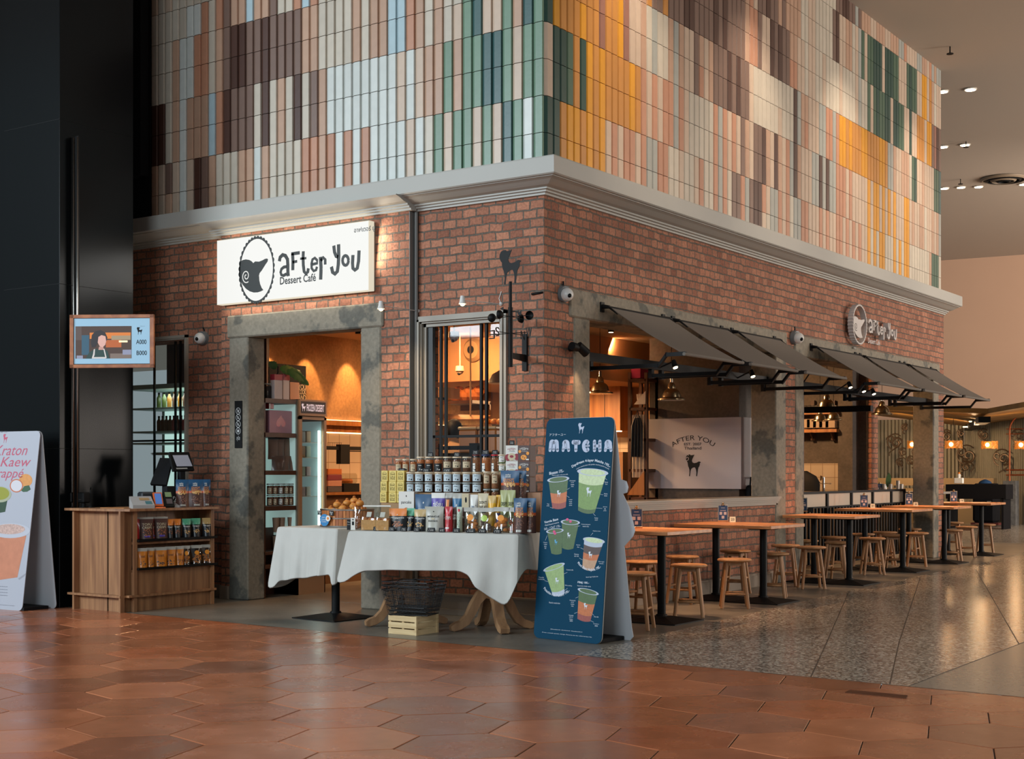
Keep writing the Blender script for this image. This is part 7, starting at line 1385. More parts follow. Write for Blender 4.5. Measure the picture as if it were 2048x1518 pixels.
for k, py in enumerate((885, 915, 952, 992)):
    z = xw(615, py, -3.6).z; b = MB(); b.box(-4.05, -3.5, ya+.02, yb-.02, z-.006, z); obj('wire_shelf', b, mW, r)
    for j in range(3):
        y0_ = ya+.05+.085*j; b = MB(); b.bevbox(-3.66, -3.54, y0_, y0_+.07, z+.001, z+(.12 if k in (0, 1) else .10), .006); o_ = obj('frozen_pack', b, (CM('pack_pinkwhite', 'b09a98', .4), mS, CM('pack_orangey', 'b08a5c', .4), CM('pack_greeny', 'a2b0a0', .4))[(k+j) % 4])
        tag(o_, 'pale frozen dessert pack in the glass freezer, %s shelf from the top, %s' % (ORD[k], ('left', 'middle', 'right')[j]), 'frozen pack', 'frozen packs in the dessert fridge')
# wall ledge, wood band and light strips on the inner wall
STRIP = mat('warm_strip', 'ffd9a0', .5, emit=4.5)
z_l = xw(690, 842, -4.9).z; z_w = xw(690, 866, -4.9).z
b = MB(); b.box(-5, -4.86, 1.5, 6.2, z_l-.06, z_l); b.box(-5, -4.93, 1.5, 6.2, z_w+.01, z_l-.06); ld = tag(obj('wall_ledge', b, CABW), 'long wooden wall ledge with hidden warm light strips above and below', 'ledge')
b = MB(); b.box(-4.99, -4.97, 1.5, 6.2, z_l, z_l+.012); b.box(-4.99, -4.96, 1.5, 6.2, z_w-.004, z_w+.008); obj('light_strip', b, STRIP, ld)
for y in (1.70, 2.38, 3.14, 3.95): lamp('wall_wash', 'SPOT', (-4.64, y, 2.93), (-5.0, y+.02, 2.25), 78, (1, .50, .17), .02, spot=48, blend=.45)
q = zw(717, 664, 15); b = MB(); b.cyl((q.x, q.y, q.z-.02), (q.x, q.y, q.z+.08), .035, n=14); tag(obj('ceiling_spot', b, BLK), 'black round ceiling spotlight at the top right of the doorway', 'spotlight')
# sales counter behind
r = thing('sales_counter', 'brown wooden sales counter inside the shop beyond the fridge', 'counter', (-4.2, 2.6, 0)); q0, q1 = xw(652, 985, -4.2), xw(735, 985, -4.2)
b = MB(); b.box(-4.75, -4.2, q0.y-.3, q1.y+1.2, 0, q0.z-.03); obj('front', b, mat('counter_brown', '70523a', .6), r); b = MB(); b.box(-4.78, -4.17, q0.y-.3, q1.y+1.25, q0.z-.03, q0.z); obj('worktop', b, CABW, r)
zc = q0.z
for i, (c, nm) in enumerate(((CM('dark_photo', '4c4c52', .5), 'grey photo'), (CM('pinkish', 'b58472', .5), 'pink'), (CM('maroonish', '7c3040', .5), 'maroon'), (CM('orangey', 'b8672e', .5), 'orange'))):
    a, c_ = xw(656, 0, -4.25).y, xw(684, 0, -4.25).y; h1 = .068; b = MB(); b.bevbox(-4.4, -4.25, a, c_, zc+h1*i+.001, zc+h1*(i+1), .004); tag(obj('cake_box', b, c), '%s flat box in the pile on the sales counter' % nm, 'box', 'flat boxes piled on the sales counter')
a, c_ = xw(688, 0, -4.25).y, xw(719, 0, -4.25).y; b = MB(); b.box(-4.42, -4.25, a, c_, zc+.001, zc+.10); tag(obj('black_block', b, BLKM), 'black display block carrying the bagged cake', 'display box')
r = thing('cake_bag', 'clear bag with an orange-brown cake on the black block', 'cake', (-4.33, (a+c_)/2, zc+.10)); b = MB(); b.smooth = True; b.lathe([(.001, 0), (.07, 0), (.075, .03), (.06, .05), (.001, .055)], (-4.33, (a+c_)/2, zc+.102), 18); obj('cake', b, CRUST, r); b = MB(); b.bevbox(-4.41, -4.26, a+.01, c_-.01, zc+.101, zc+.22, .02); obj('clear_bag', b, CLEAR, r)
b = MB(); q = xw(688, 905, -4.4); q2 = xw(722, 893, -4.4); z_ = q.z; b.box(-4.45, -4.38, q.y-.08, q.y+.08, xw(690, 928, -4.4).z, xw(690, 889, -4.4).z); b.box(-4.44, -4.40, xw(650, 0, -4.4).y, xw(730, 0, -4.4).y+.3, xw(690, 900, -4.4).z, xw(690, 893, -4.4).z); b.box(-4.44, -4.40, q.y+.05, xw(730, 0, -4.4).y+.3, xw(690, 903, -4.4).z, xw(690, 901, -4.4).z); tag(obj('black_shelf_frame', b, BLKM), 'black metal shelf frame and post behind the sales counter', 'shelf')
b = MB(); y0_ = xw(655, 0, -4.42).y
for j in range(9): b.cyl((-4.42, y0_+.03*j, xw(690, 893, -4.42).z), (-4.42, y0_+.03*j, xw(690, 886, -4.42).z), .002, n=4)
b.cyl((-4.42, y0_, xw(690, 886, -4.42).z), (-4.42, y0_+.25, xw(690, 886, -4.42).z), .003, n=4); tag(obj('wire_tray', b, WIRE), 'small wire tray on top of the black shelf frame', 'tray')

# ================================================================ LEFT WINDOW FRIDGE
r = thing('drinks_cabinet', 'open lit drinks cabinet behind the left window', 'fridge', (-4.9, .6, 0)); 
b = MB(); b.box(-5.9, -4.4, .95, 1.0, 0, 2.25); b.box(-4.42, -4.38, .4, 1.0, 0, 2.25); b.box(-5.9, -4.4, .4, 1.0, 2.2, 2.25); obj('cabinet', b, mat('cabinet_pale', 'a9b4b0', .5), r)
b = MB(); b.box(-5.85, -4.43, .945, .95, 1.0, 2.1); obj('lit_back', b, mat('cabinet_glow', 'bfe0da', .5, emit=.9), r)
for k, py in enumerate((815, 862, 880+5)):
    z = yw(345, py, .6).z; b = MB(); b.box(-5.9, -4.42, .5, .95, z-.02, z); obj('shelf_board', b, mat('cabinet_pale', 'a9b4b0', .5), r)
bt = None
BC = [CM('olive_oil', '4f5a2a', .3), CM('amber', 'a8702a', .3), CM('brownish', '6a4a3a', .3), CM('pinkish_b', '9a4a48', .3)]
for k, (py, N_, cs) in enumerate(((815, 6, (0, 0, 1, 2, 1, 2)), (862, 8, (2, 2, 2, 2, 3, 2, 3, 3)))):
    z = yw(345, py, .6).z
    for j in range(N_):
        px = 318+j*(52/(N_-1)); q = yw(px, py, .58); r2 = thing('drink_bottle', 'bottle in the lit cabinet behind the left window, %s shelf, %s from the left' % (('upper', 'middle')[k], ORD[j]), 'bottle', (q.x, .58, z), group='bottles in the drinks cabinet'); b = MB(); b.smooth = True; b.lathe([(.001, 0), (.024, 0), (.026, .01), (.026, .11), (.012, .135), (.012, .15)], n=12); obj('bottle_body', b, BC[cs[j]], r2, world=False); b = MB(); b.lathe([(.013, .15), (.013, .17)], n=10); obj('cap', b, mO if k == 0 and j > 2 else mK, r2, world=False)
b = MB(); b.smooth = True; q = yw(345, 905, .6); b.lathe([(.001, 0), (.22, 0), (.24, .02), (.2, .03), (.001, .032)], (q.x, .6, q.z-.03), 24); tag(obj('steel_tray', b, STEEL), 'round steel tray on the bottom of the drinks cabinet', 'tray')
lamp('cabinet_light', 'AREA', (-4.95, .62, 2.15), (-4.95, .62, 0), 9, (.8, 1, .95), 1.0, .3)
b = MB(); b.box(-5.9, -4.3, 1.02, 1.06, 2.0, 2.95); tag(obj('wooden_board', b, BROWNW), 'dark brown wooden board above the drinks cabinet', 'panel')

# ================================================================ KITCHEN SEEN THROUGH THE TALL WINDOW
def f6(v, w_): return (820+v/5.42, 640+w_/5.42)
b = MB(); q0, q1 = yw(*f6(185, 750), 2.6), yw(*f6(370, 750), 2.6); b.box(q0.x-.4, q1.x, 2.5, 2.9, yw(*f6(250, 850), 2.6).z, yw(*f6(250, 735), 2.6).z); tag(obj('heat_hood', b, WARMW), 'pale box hood with a glowing heat lamp inside the kitchen', 'hood'); 
b = MB(); a, c = yw(*f6(185, 785), 2.48), yw(*f6(278, 820), 2.48); b.box(a.x-.1, c.x, 2.47, 2.5, c.z, a.z); tag(obj('heat_lamp', b, mat('heat_glow', 'ff9a40', .4, emit=7)), 'glowing orange heat lamp bar seen through the tall window', 'lamp')
b = MB(); a, c = yw(*f6(185, 860), 2.45), yw(*f6(370, 860), 2.45); b.box(a.x-.3, c.x, 2.4, 2.5, a.z-.015, a.z+.015); tag(obj('black_rail', b, BLK), 'black rail under the heat lamp', 'rail')
b = MB(); a, c = yw(*f6(455, 895), 4.2), yw(*f6(775, 895), 4.2); b.box(a.x, c.x, 4.0, 4.4, a.z-.03, a.z+.01); b.box(a.x, c.x, 4.38, 4.4, a.z-.10, a.z); sh = tag(obj('snack_wall_shelf', b, BROWNW), 'brown wall shelf with glittering snack bags inside the kitchen', 'shelf'); 
rn = random.Random(9)
AMB = CM('amber_film', 'b8682a', .2)
for k in range(8): x = a.x+.06+k*(c.x-a.x-.1)/7; b = MB(); b.smooth = True; b.sphere((x, 4.2, a.z+.085+.05*(k % 3 == 1)), .075+.02*rn.random(), 8, 5, .9); tag(obj('amber_bag', b, AMB, smooth=False), 'shiny amber snack bag on the kitchen wall shelf, %s from the left' % ORD[k], 'snack bag', 'amber bags on the kitchen shelf')
# rods
for k, (v, w0, w1) in enumerate(((275, 20, 1000), (655, 95, 1040))): p = yw(*f6(v, w0), 2.9); q = yw(*f6(v, w1), 2.9); b = MB(); b.cyl((p.x, 2.9, q.z), (p.x, 2.9, 2.95), .01, n=8); tag(obj('hanging_rod', b, mat('rod_tan', 'a07850', .5)), 'thin pale hanging rod inside the window, %s one' % ('left', 'right')[k], 'rod', 'hanging rods behind the window')
# glass display canopy and counter
p, q = yw(*f6(185, 1045), 2.2), yw(*f6(765, 1075), 2.9); b = MB(); quad_slab(b, [(p.x-.5, 2.1, p.z-.02), (q.x, 2.9, q.z), (q.x, 3.1, q.z+.05), (p.x-.5, 2.3, p.z+.06)], .015); tag(obj('display_canopy', b, mat('canopy_warm', 'c08a58', .4)), 'slanted glowing top edge of the bakery display case', 'display case')
b = MB(); b.box(p.x-.5, q.x+.3, 2.7, 3.4, 0, yw(*f6(400, 1150), 2.9).z); tag(obj('kitchen_counter', b, mat('kitchen_counter_tan', '8c6444', .6)), 'tan kitchen counter seen low through the tall window', 'counter')
for k in range(9): x = p.x+.30+.085*k; b = MB(); b.smooth = True; b.sphere((x, 2.95, yw(*f6(400, 1150), 2.9).z+.04), .045, 10, 6, .8); tag(obj('bread_roll', b, PASTRY), 'golden bread roll in the display case, %s from the left' % ORD[k], 'bread', 'bread rolls in the display case')
# big amber bins
p, q = yw(*f6(520, 1190), 1.6), yw(*f6(935, 1440), 1.6); AB = mat('amber_plastic', 'a85c14', .35)
for k in range(2):
    w_ = (q.x-p.x)/2; x0_ = p.x+w_*k; r = thing('storage_bin', 'amber plastic storage bin with clear lid behind the window, %s one' % ('left', 'right')[k], 'bin', (x0_+w_/2, 1.8, .9), group='amber bins behind the window'); b = MB(); b.bevbox(x0_+.005, x0_+w_-.005, 1.6, 2.0, q.z, p.z-.0, .015); obj('bin_body', b, AB, r); b = MB(); b.bevbox(x0_, x0_+w_, 1.59, 2.01, p.z, p.z+.03, .008); obj('bin_lid', b, mat('amber_lid', 'b98a5a', .25), r)
b = MB(); b.box(p.x-.5, q.x+.5, 1.5, 2.1, 0, q.z); tag(obj('back_counter', b, mat('dark_counter', '3a2c22', .6)), 'dark counter under the amber bins', 'counter')
b = MB(); a = yw(*f6(200, 1390), 1.3); c = yw(*f6(780, 1390), 1.3); b.box(a.x-.2, c.x, 1.28, 1.32, a.z-.02, a.z+.02); z_ = a.z; m1 = yw(*f6(710, 1335), 1.3); b.box(m1.x-.05, m1.x+.05, 1.26, 1.30, z_-.1, m1.z); m2 = yw(*f6(290, 1345), 1.3); b.box(m2.x-.06, m2.x+.04, 1.26, 1.30, z_-.12, m2.z); tag(obj('black_rack', b, BLKM), 'black metal rack just inside the tall window', 'rack')
# staff member bending behind the display
r = thing('person', 'person with dark hair and pale apron bending behind the display case, back turned', 'person', (yw(905, 880, 2.42).x, 2.42, 0)); px_ = yw(908, 862, 2.42); h = px_
b = MB(); b.smooth = True; prof = []
def blob(b, segs, n=14):
    vs = []; 
    for c, rx, ry in segs:
        for i in range(n): a_ = 2*pi*i/n; vs.append((c[0]+rx*cos(a_), c[1]+ry*sin(a_), c[2]))
    m_ = len(segs); b.add(vs, [(j*n+i, j*n+(i+1) % n, j*n+n+(i+1) % n, j*n+n+i) for j in range(m_-1) for i in range(n)]+[tuple(range(n-1, -1, -1)), tuple(range((m_-1)*n, m_*n))])
x, y, z = h.x, h.y, h.z
blob(b, [((x+.02, y, 0.02), .13, .10), ((x+.02, y, .4), .14, .11), ((x+.02, y, .8), .17, .13), ((x+.02, y, z-.45), .16, .12), ((x+.03, y, z-.25), .20, .12), ((x+.02, y, z-.17), .19, .10), ((x+.01, y, z-.13), .07, .06), ((x, y, z-.10), .05, .05), ((x, y, z-.07), .07, .08), ((x, y, z), .085, .10), ((x, y, z+.06), .075, .085), ((x, y, z+.10), .03, .04)])
b.tube([(x-.16, y, z-.20), (x-.22, y-.05, z-.38), (x-.14, y-.22, z-.46)], [.05, .042, .03], 10); b.tube([(x+.20, y, z-.20), (x+.27, y-.04, z-.38), (x+.18, y-.20, z-.46)], [.05, .042, .03], 10)
obj('body', b, mat('pale_clothes', 'b08a66', .8), r); b = MB(); b.smooth = True; b.sphere((x, y+.0, z+.015), .105, 16, 10, 1.15); obj('hair', b, mat('dark_hair', '140f0c', .6), r)
# ceiling bits
def ceil_dev(px, py, Z, nm, lb, cat, rad=.06, m1=None):
    q = zw(px, py, Z); r_ = thing(nm, lb, cat, q); b = MB(); b.smooth = True; b.cyl((q.x, q.y, q.z+.0), (q.x, q.y, q.z+.06), rad, rad*.9, n=16); b.sphere((q.x, q.y, q.z), rad*.75, 12, 8); b.cyl((q.x, q.y, q.z+.05), (q.x, q.y, 2.95), .008, n=6); obj('housing', b, m1 or mat('housing_tan', '8a6a4e', .5), r_); b = MB(); b.sphere(q-Vector((0, rad*.35, rad*.55)), rad*.35, 8, 6); obj('lens', b, BLK, r_)
ceil_dev(908, 675, 14.5, 'security_camera', 'small ceiling camera seen through the top of the tall window', 'camera'); ceil_dev(920, 742, 17, 'security_camera', 'pale little ceiling camera lower in the tall window', 'camera', .06, mat('housing_pale', 'b09478', .5))
for px, py, Y_, nm in ((946, 700, 3.98, 'through the tall window'), (1240, 693, 3.98, 'through the first wide opening')):
    q = yw(px, py, Y_) if px < 1000 else yw(px, py, 6.27); yy = q.y; r = thing('round_speaker', 'round beige wall speaker with dark centre, seen '+nm, 'speaker', q); b = MB(); b.smooth = True; b.cyl((q.x, yy, q.z), (q.x, yy-.05, q.z), .15, .11, n=28); obj('ring', b, mat('speaker_beige', '9a7854', .6), r); b = MB(); b.cyl((q.x, yy-.051, q.z), (q.x, yy-.055, q.z), .05, n=18); obj('centre', b, BLKM, r)
q = zw(1003, 767, 15.0); b = MB(); b.smooth = True; b.lathe([(.16, 0), (.15, .012), (.10, .10), (.03, .14)], q, 24); b.cyl(q+Vector((0, 0, .14)), (q.x, q.y, 2.95), .005, n=6); tag(obj('grey_pendant', b, STEEL), 'grey metal pendant shade at the right edge of the tall window', 'pendant lamp')
# ================================================================ FIRST WIDE OPENING
PF = 5.22
def g4_(v, w_): return (1140+v/3.994, 600+w_/3.994)
r = thing('lettered_board', 'large off-white panel lettered AFTER YOU EST. 2007 Thailand with a black ram', 'sign', (-1.25, PF, 1.1))
a, c = yw(*g4_(610, 953), PF), yw(*g4_(1367, 1510), PF); PWM = mat('panel_white', 'adaab0', .5); b = MB(); b.box(a.x, c.x, PF, PF+.035, c.z, a.z); b.box(c.x-.025, c.x, PF+.035, PF+.40, c.z, a.z); obj('panel_body', b, PWM, r); PO = lambda v, w_: yw(*g4_(v, w_), PF-.002)
b = MB(); q = PO(980, 1100); w_ = PO(1165, 1100).x-PO(800, 1100).x; put(b, 'AFTER YOU', (q.x, PF-.002, q.z+.0), (1, 0, 0), (0, 0, 1), w_, .058, arc=.17); q = PO(980, 1151); put(b, 'EST. 2007', (q.x, PF-.002, q.z), (1, 0, 0), (0, 0, 1), PO(1048, 0).x-PO(910, 0).x, .033, bold=.01); q = PO(980, 1183); put(b, 'Thailand', (q.x, PF-.002, q.z), (1, 0, 0), (0, 0, 1), PO(1048, 0).x-PO(910, 0).x, .036, bold=.01); obj('lettering', b, INK, r)
b = MB(); q, t_ = PO(985, 1408), PO(985, 1232); ram(b, (q.x-.0, PF-.002, q.z), (1, 0, 0), (0, 0, 1), t_.z-q.z, 0); ro = obj('ram_print', b, INK, r)
sp_ = MB(); cc = PO(935, 1265); sp_.ribbon([(cc.x+.045*(1-k/22)*cos(1.0+k*.45), cc.z+.045*(1-k/22)*sin(1.0+k*.45)) for k in range(20)], .007, (0, PF-.003, 0), (1, 0, 0), (0, 0, 1), 0); obj('horn_spiral', sp_, PWM, ro)
# wood cabinet, strip light, grey counter
p, q = yw(1192, 750, 6.2), yw(1259, 862, 6.2); b = MB(); b.box(p.x-.4, q.x, 5.95, 6.26, q.z, p.z); cb_ = thing('wall_cabinet', 'tall orange-brown wooden wall cabinet seen through the first wide opening', 'cabinet', (p.x, 6.2, q.z)); obj('cabinet_body', b, CABW, cb_)
b = MB(); 
for x in (p.x-.05, p.x+.28): b.box(x, x+.008, 5.945, 5.951, q.z+.01, p.z-.01)
obj('door_gap', b, BROWNW, cb_); b = MB(); b.box(p.x-.4, q.x, 5.98, 6.0, q.z-.015, q.z-.001); obj('light_strip', b, STRIP, cb_)
p2, q2 = yw(1232, 905, 5.9), yw(1262, 930, 5.9); b = MB(); b.box(p.x-.6, q2.x+.05, 5.6, 6.26, 0, p2.z); tag(obj('kitchen_counter', b, mat('tan_front', '7a5a40', .6)), 'brown kitchen counter left of the rack with hanging aprons', 'counter')
# rack with aprons
RP = BROWNW; r = thing('apron_rack', 'dark wooden rack with shelves and hanging aprons beside the white panel', 'rack', (-1.6, 4.9, 0)); YR = 5.0
def gx(px, py=900, y=YR): return yw(px, py, y)
b = MB()
for px in (1260, 1293): x = gx(px).x; b.box(x-.02, x+.02, YR-.02, YR+.02, 0, gx(px, 745).z); b.box(x-.02, x+.02, YR+.26, YR+.30, 0, gx(px, 745).z)
obj('post', b, RP, r)
for py in (758, 815, 877, 938, 995): b = MB(); z = gx(1275, py).z; b.box(gx(1260).x, gx(1294).x, YR-.02, YR+.3, z-.035, z); obj('rack_shelf', b, RP, r)
b = MB(); z1, z2_ = gx(1275, 836).z, gx(1275, 914).z; xa_, xb_ = gx(1267).x, gx(1291).x; n = 8; vs = []
for i in range(n+1):
    x = xa_+(xb_-xa_)*i/n; o_ = .02*(i % 2); vs += [((x-(xa_+xb_)/2)*.55+(xa_+xb_)/2, YR-.05-o_*.5, z1), (x, YR-.06-o_, z1-.10), (x, YR-.07-o_*1.6, z2_)]
b.smooth = True; b.add(vs, [(3*i, 3*i+1, 3*i+4, 3*i+3) for i in range(n)]+[(3*i+1, 3*i+2, 3*i+5, 3*i+4) for i in range(n)]); o_ = tag(obj('apron', b, mat('black_apron', '0f1115', .5)), 'black apron hanging on the wooden rack by the white panel', 'apron'); md = o_.modifiers.new('s', 'SOLIDIFY'); md.thickness = .01
b = MB(); b.tube([((xa_+xb_)/2-.03, YR-.05, z1), ((xa_+xb_)/2, YR-.05, z1+.09), ((xa_+xb_)/2+.03, YR-.05, z1)], .008); obj('apron_strap', b, mat('black_apron', '0f1115', .5), o_)
b = MB(); xa2, xb2 = gx(1264).x, gx(1292).x; z3, z4 = gx(1275, 870).z, gx(1275, 955).z; b.smooth = True; vs = []
for i in range(n+1): x = xa2+(xb2-xa2)*i/n; o_ = .02*(i % 2); vs += [(x, YR+.0-o_, z3+.25), (x, YR-.0-o_*1.5, z4)]
b.add(vs, [(2*i, 2*i+1, 2*i+3, 2*i+2) for i in range(n)]); o_ = tag(obj('white_coat', b, mat('white_cloth', 'b8aa98', .8)), 'pale cloth hanging behind the black apron', 'cloth'); md = o_.modifiers.new('s', 'SOLIDIFY'); md.thickness = .01
b = MB(); p, q = gx(1262, 737), gx(1281, 748); b.box(p.x, q.x, YR, YR+.2, gx(1275, 756).z, p.z); tag(obj('pink_box', b, CM('magenta', '9c1c4c', .5)), 'magenta box on top of the apron rack', 'box')
p, q = gx(1270, 782), gx(1287, 806); b = MB(); b.smooth = True; b.lathe([(.06, 0), (.075, .12), (.07, .125), (.001, .12)], ((p.x+q.x)/2, YR+.08, gx(1275, 808).z), 16); tag(obj('white_pot', b, mW), 'white pot with blue marks on the rack shelf', 'pot')
b = MB(); b.prism([(gx(1270).x, gx(1275, 809).z), (gx(1293).x, gx(1275, 809).z), (gx(1293).x, gx(1275, 783).z)], (0, YR-.01, 0), (1, 0, 0), (0, 0, 1), .02); tag(obj('tilted_card', b, mW), 'pale triangular card leaning on the rack shelf', 'card')
b = MB(); b.prism([(gx(1258).x, gx(1275, 990).z), (gx(1292).x, gx(1275, 990).z), (gx(1292).x, gx(1275, 942).z)], (0, YR-.03, 0), (1, 0, 0), (0, 0, 1), .02); tag(obj('brown_board', b, CABW), 'brown triangular board at the bottom of the apron rack', 'board')
# black bag hanging right of the panel
p, q = xw(1498, 962, -.55), xw(1515, 999, -.55); b = MB(); b.bevbox(-.60, -.50, p.y-.02, q.y+.06, q.z, p.z-.05, .03); o_ = tag(obj('handbag', b, BLKM), 'black bag standing on the ledge at the right of the white panel', 'bag', None); b = MB(); b.tube([(-.55, p.y+.03, p.z-.06), (-.55, p.y+.05, p.z+.04), (-.55, q.y-.02, p.z+.04), (-.55, q.y, p.z-.06)], .01); obj('strap', b, BLKM, o_)
# shelves with goods between column and pier
r = thing('goods_shelf', 'tall dark shelf with jars and packs between the column and the concrete pier', 'shelf', (-.9, 6.7, 0)); b = MB(); YS = 6.9; x0_, x1_ = yw(1508, 900, YS).x, yw(1560, 900, YS).x+.2; b.box(x0_-.1, x1_, YS+.3, YS+.32, 0, 2.5); b.box(x0_-.1, x0_-.08, YS, YS+.3, 0, 2.5); obj('back', b, BROWNW, r)
for k, py in enumerate((806, 838, 875, 912, 950, 985)):
    z = yw(1515, py, YS).z; b = MB(); b.box(x0_-.1, x1_, YS, YS+.3, z-.03, z); obj('goods_board', b, BROWNW, r)
    for j in range(3):
        x = x0_+.0+.1*j; m_ = (CM('cream', 'c4b696'), mC4, CM('yellow', 'e0a81e'), mC2, CM('grey_pk', '7b746c'), mC1)[(k*2+j) % 6]; b = MB(); b.bevbox(x, x+.08, YS+.02, YS+.12, z+.001, z+.14-.02*j, .01); tag(obj('shelf_pack', b, m_), 'small pack on the dark shelf by the concrete pier, %s board down, %s' % (ORD[k], ('left', 'middle', 'right')[j]), 'pack', 'packs on the dark shelf by the pier')
b = MB(); q = yw(1222, 659, 3.2); b.cyl((q.x, 3.2, q.z-.03), (q.x, 3.2, q.z+.06), .035, n=12); b.cyl((q.x, 3.2, q.z+.06), (q.x, 3.2, 2.95), .015, n=8); o_ = tag(obj('track_spotlight', b, BLK), 'black cylinder spotlight under the ceiling behind the near pier', 'spotlight'); b = MB(); b.cyl((q.x, 3.2, q.z-.034), (q.x, 3.2, q.z-.031), .026, n=12); obj('lamp_glow', b, BULB, o_)

# ================================================================ SECOND WIDE OPENING
def rx(y): return -.33-.03*(y-5.7)
r = thing('slat_railing', 'black slatted railing with a band of frosted panels along the second opening', 'railing', (rx(8), 8, 0)); ZT, ZM = 1.03, .835
def seg(b, ya, yb, z0, z1, t=.02): b.add([(rx(ya)-t, ya, z0), (rx(ya)+t, ya, z0), (rx(yb)+t, yb, z0), (rx(yb)-t, yb, z0), (rx(ya)-t, ya, z1), (rx(ya)+t, ya, z1), (rx(yb)+t, yb, z1), (rx(yb)-t, yb, z1)], [(3, 2, 1, 0), (4, 5, 6, 7), (0, 1, 5, 4), (1, 2, 6, 5), (2, 3, 7, 6), (3, 0, 4, 7)])
b = MB(); seg(b, 5.7, 10.7, ZT-.03, ZT, .03); seg(b, 5.7, 10.7, ZM-.02, ZM, .025); seg(b, 5.7, 10.7, .06, .10, .02); obj('rail', b, BLK, r)
FP_ = [5.72, 6.45, 7.35, 8.3, 9.2, 10.05, 10.68]
for y in FP_: b = MB(); seg(b, y-.03, y+.03, 0, ZT-.02, .028); obj('post', b, BLK, r)
for i in range(6): b = MB(); seg(b, FP_[i]+.03, FP_[i+1]-.03, ZM, ZT-.03, .006); obj('frosted_panel', b, mat('frosted_panel', 'b5a592', .5), r)
b = MB(); y = 5.85
while y < 10.6: seg(b, y-.02, y+.02, .1, ZM-.02, .012); y += .125
tag(obj('slat', b, BLK, r), kind='stuff')
# back wall shelf
r = thing('bottle_shelf', 'brown double wall shelf with bottles and white boxes seen through the second opening', 'shelf', (-2, 10.7, 2)); YB = 10.6
for py in (823, 866-7): p, q = yw(1604, py, YB), yw(1674, py, YB); b = MB(); b.box(p.x-.1, q.x, YB-.02, YB+.22, p.z-.05, p.z); obj('shelf_board', b, CABW, r)
b = MB()
for px in (1617, 1658): x = yw(px, 860, YB).x; b.box(x-.03, x+.03, YB+.16, YB+.22, yw(px, 880, YB).z, yw(px, 800, YB).z); b.prism([(YB+.16, yw(px, 860, YB).z), (YB+.0, yw(px, 862, YB).z), (YB+.16, yw(px, 880, YB).z)], (x, 0, 0), (0, 1, 0), (0, 0, 1), .02)
obj('bracket', b, BROWNW, r)
for k in range(5): p = yw(1611+k*12.4, 856, YB); b = MB(); b.bevbox(p.x-.085, p.x+.075, YB, YB+.18, p.z+.001, p.z+.14, .005); tag(obj('white_box', b, mat('box_offwhite', 'a8937c', .6)), 'off-white box on the lower wall shelf, %s from the left' % ORD[k], 'box', 'off-white boxes on the wall shelf')
for k in range(9): p = yw(1609+k*7.4, 821, YB); b = MB(); b.smooth = True; b.cyl((p.x, YB+.02, p.z+.045), (p.x, YB+.2, p.z+.045), .04, n=12); tag(obj('wine_bottle', b, mat('bottle_dark', '1c1512', .3)), 'dark bottle lying on the upper wall shelf, %s from the left' % ORD[k], 'bottle', 'dark bottles on the upper wall shelf')
p, q = yw(1605, 938, 10.2), yw(1636, 972, 10.2); b = MB(); b.smooth = True; b.lathe([(.25, 0), (.26, .2), (.2, .3), (.05, .38)], ((p.x+q.x)/2-.1, 10.2, q.z-.15), 16, 1, .5); tag(obj('black_bag', b, BLKM), 'rounded black covered shape left behind the railing', 'bag')
p = yw(1647, 978, 9.9); b = MB(); b.smooth = True; b.cyl((p.x, 9.9, p.z-.05), (p.x, 9.9, p.z+.18), .02, n=10); b.tube([(p.x, 9.9, p.z+.16), (p.x+.0, 9.8, p.z+.19), (p.x+.02, 9.75, p.z+.13)], .012); b.cyl((p.x-.06, 9.9, p.z+.08), (p.x+.12, 9.9, p.z+.08), .008, n=6); tag(obj('drinking_tap', b, CHROME), 'chrome tap standing on the back counter behind the railing', 'tap')
b = MB(); b.box(yw(1600, 980, 9.9).x-.5, yw(1684, 980, 9.9).x, 9.6, 10.3, 0, yw(1647, 978, 9.9).z-.04); tag(obj('wash_counter', b, mat('wash_counter', '75695c', .5)), 'grey counter with the tap behind the railing', 'counter')
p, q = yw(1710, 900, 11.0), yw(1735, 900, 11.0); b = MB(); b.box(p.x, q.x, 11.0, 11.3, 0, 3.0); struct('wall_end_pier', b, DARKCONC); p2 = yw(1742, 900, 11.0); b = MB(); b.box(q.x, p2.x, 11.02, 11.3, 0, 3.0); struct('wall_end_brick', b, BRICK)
p, q = yw(1830, 900, 11.1), yw(1843, 900, 11.1); b = MB(); b.box(p.x, q.x+.05, 11.1, 11.3, 0, 2.9); struct('trim_9', b, BROWNW)

# ================================================================ RESTAURANT BEYOND
ZA, ZB = 38., 34.
m, t, p_, N, L = nt('ribbed_wall'); g = N.new('ShaderNodeTexCoord'); wv_ = N.new('ShaderNodeTexWave'); 
RIB = mat('ribbed_panel', '8b8474', .6); 
def ribwall(P, Q, z1, name, amp=.05, pitch=.105):
    P, Q = Vector(P), Vector(Q); d = Q-P; L_ = d.length; d.normalize(); nrm_ = Vector((d.y, -d.x, 0)); b = MB(); vs = []; N_ = int(L_/pitch); n = N_*4
    for i in range(n+1): t_ = (i//4)+(0, .58, .68, .9)[i % 4]; c = P+d*(pitch*t_)+nrm_*(amp if i % 4 < 2 else -amp); vs += [(c.x, c.y, 0), (c.x, c.y, z1)]
    b.add(vs, [(2*i, 2*i+2, 2*i+3, 2*i+1) for i in range(n)]); return struct(name, b, RIB)
W0, W1, W2 = zw(1700, 1000, 39.5), zw(1932, 1000, 37.5), zw(2100, 1000, 33.5)
for v in (W0, W1, W2): v.z = 0
ribwall(W0, W1, 2.75, 'wall_ribbed_left'); ribwall(W1, W2, 2.75, 'wall_ribbed_right')
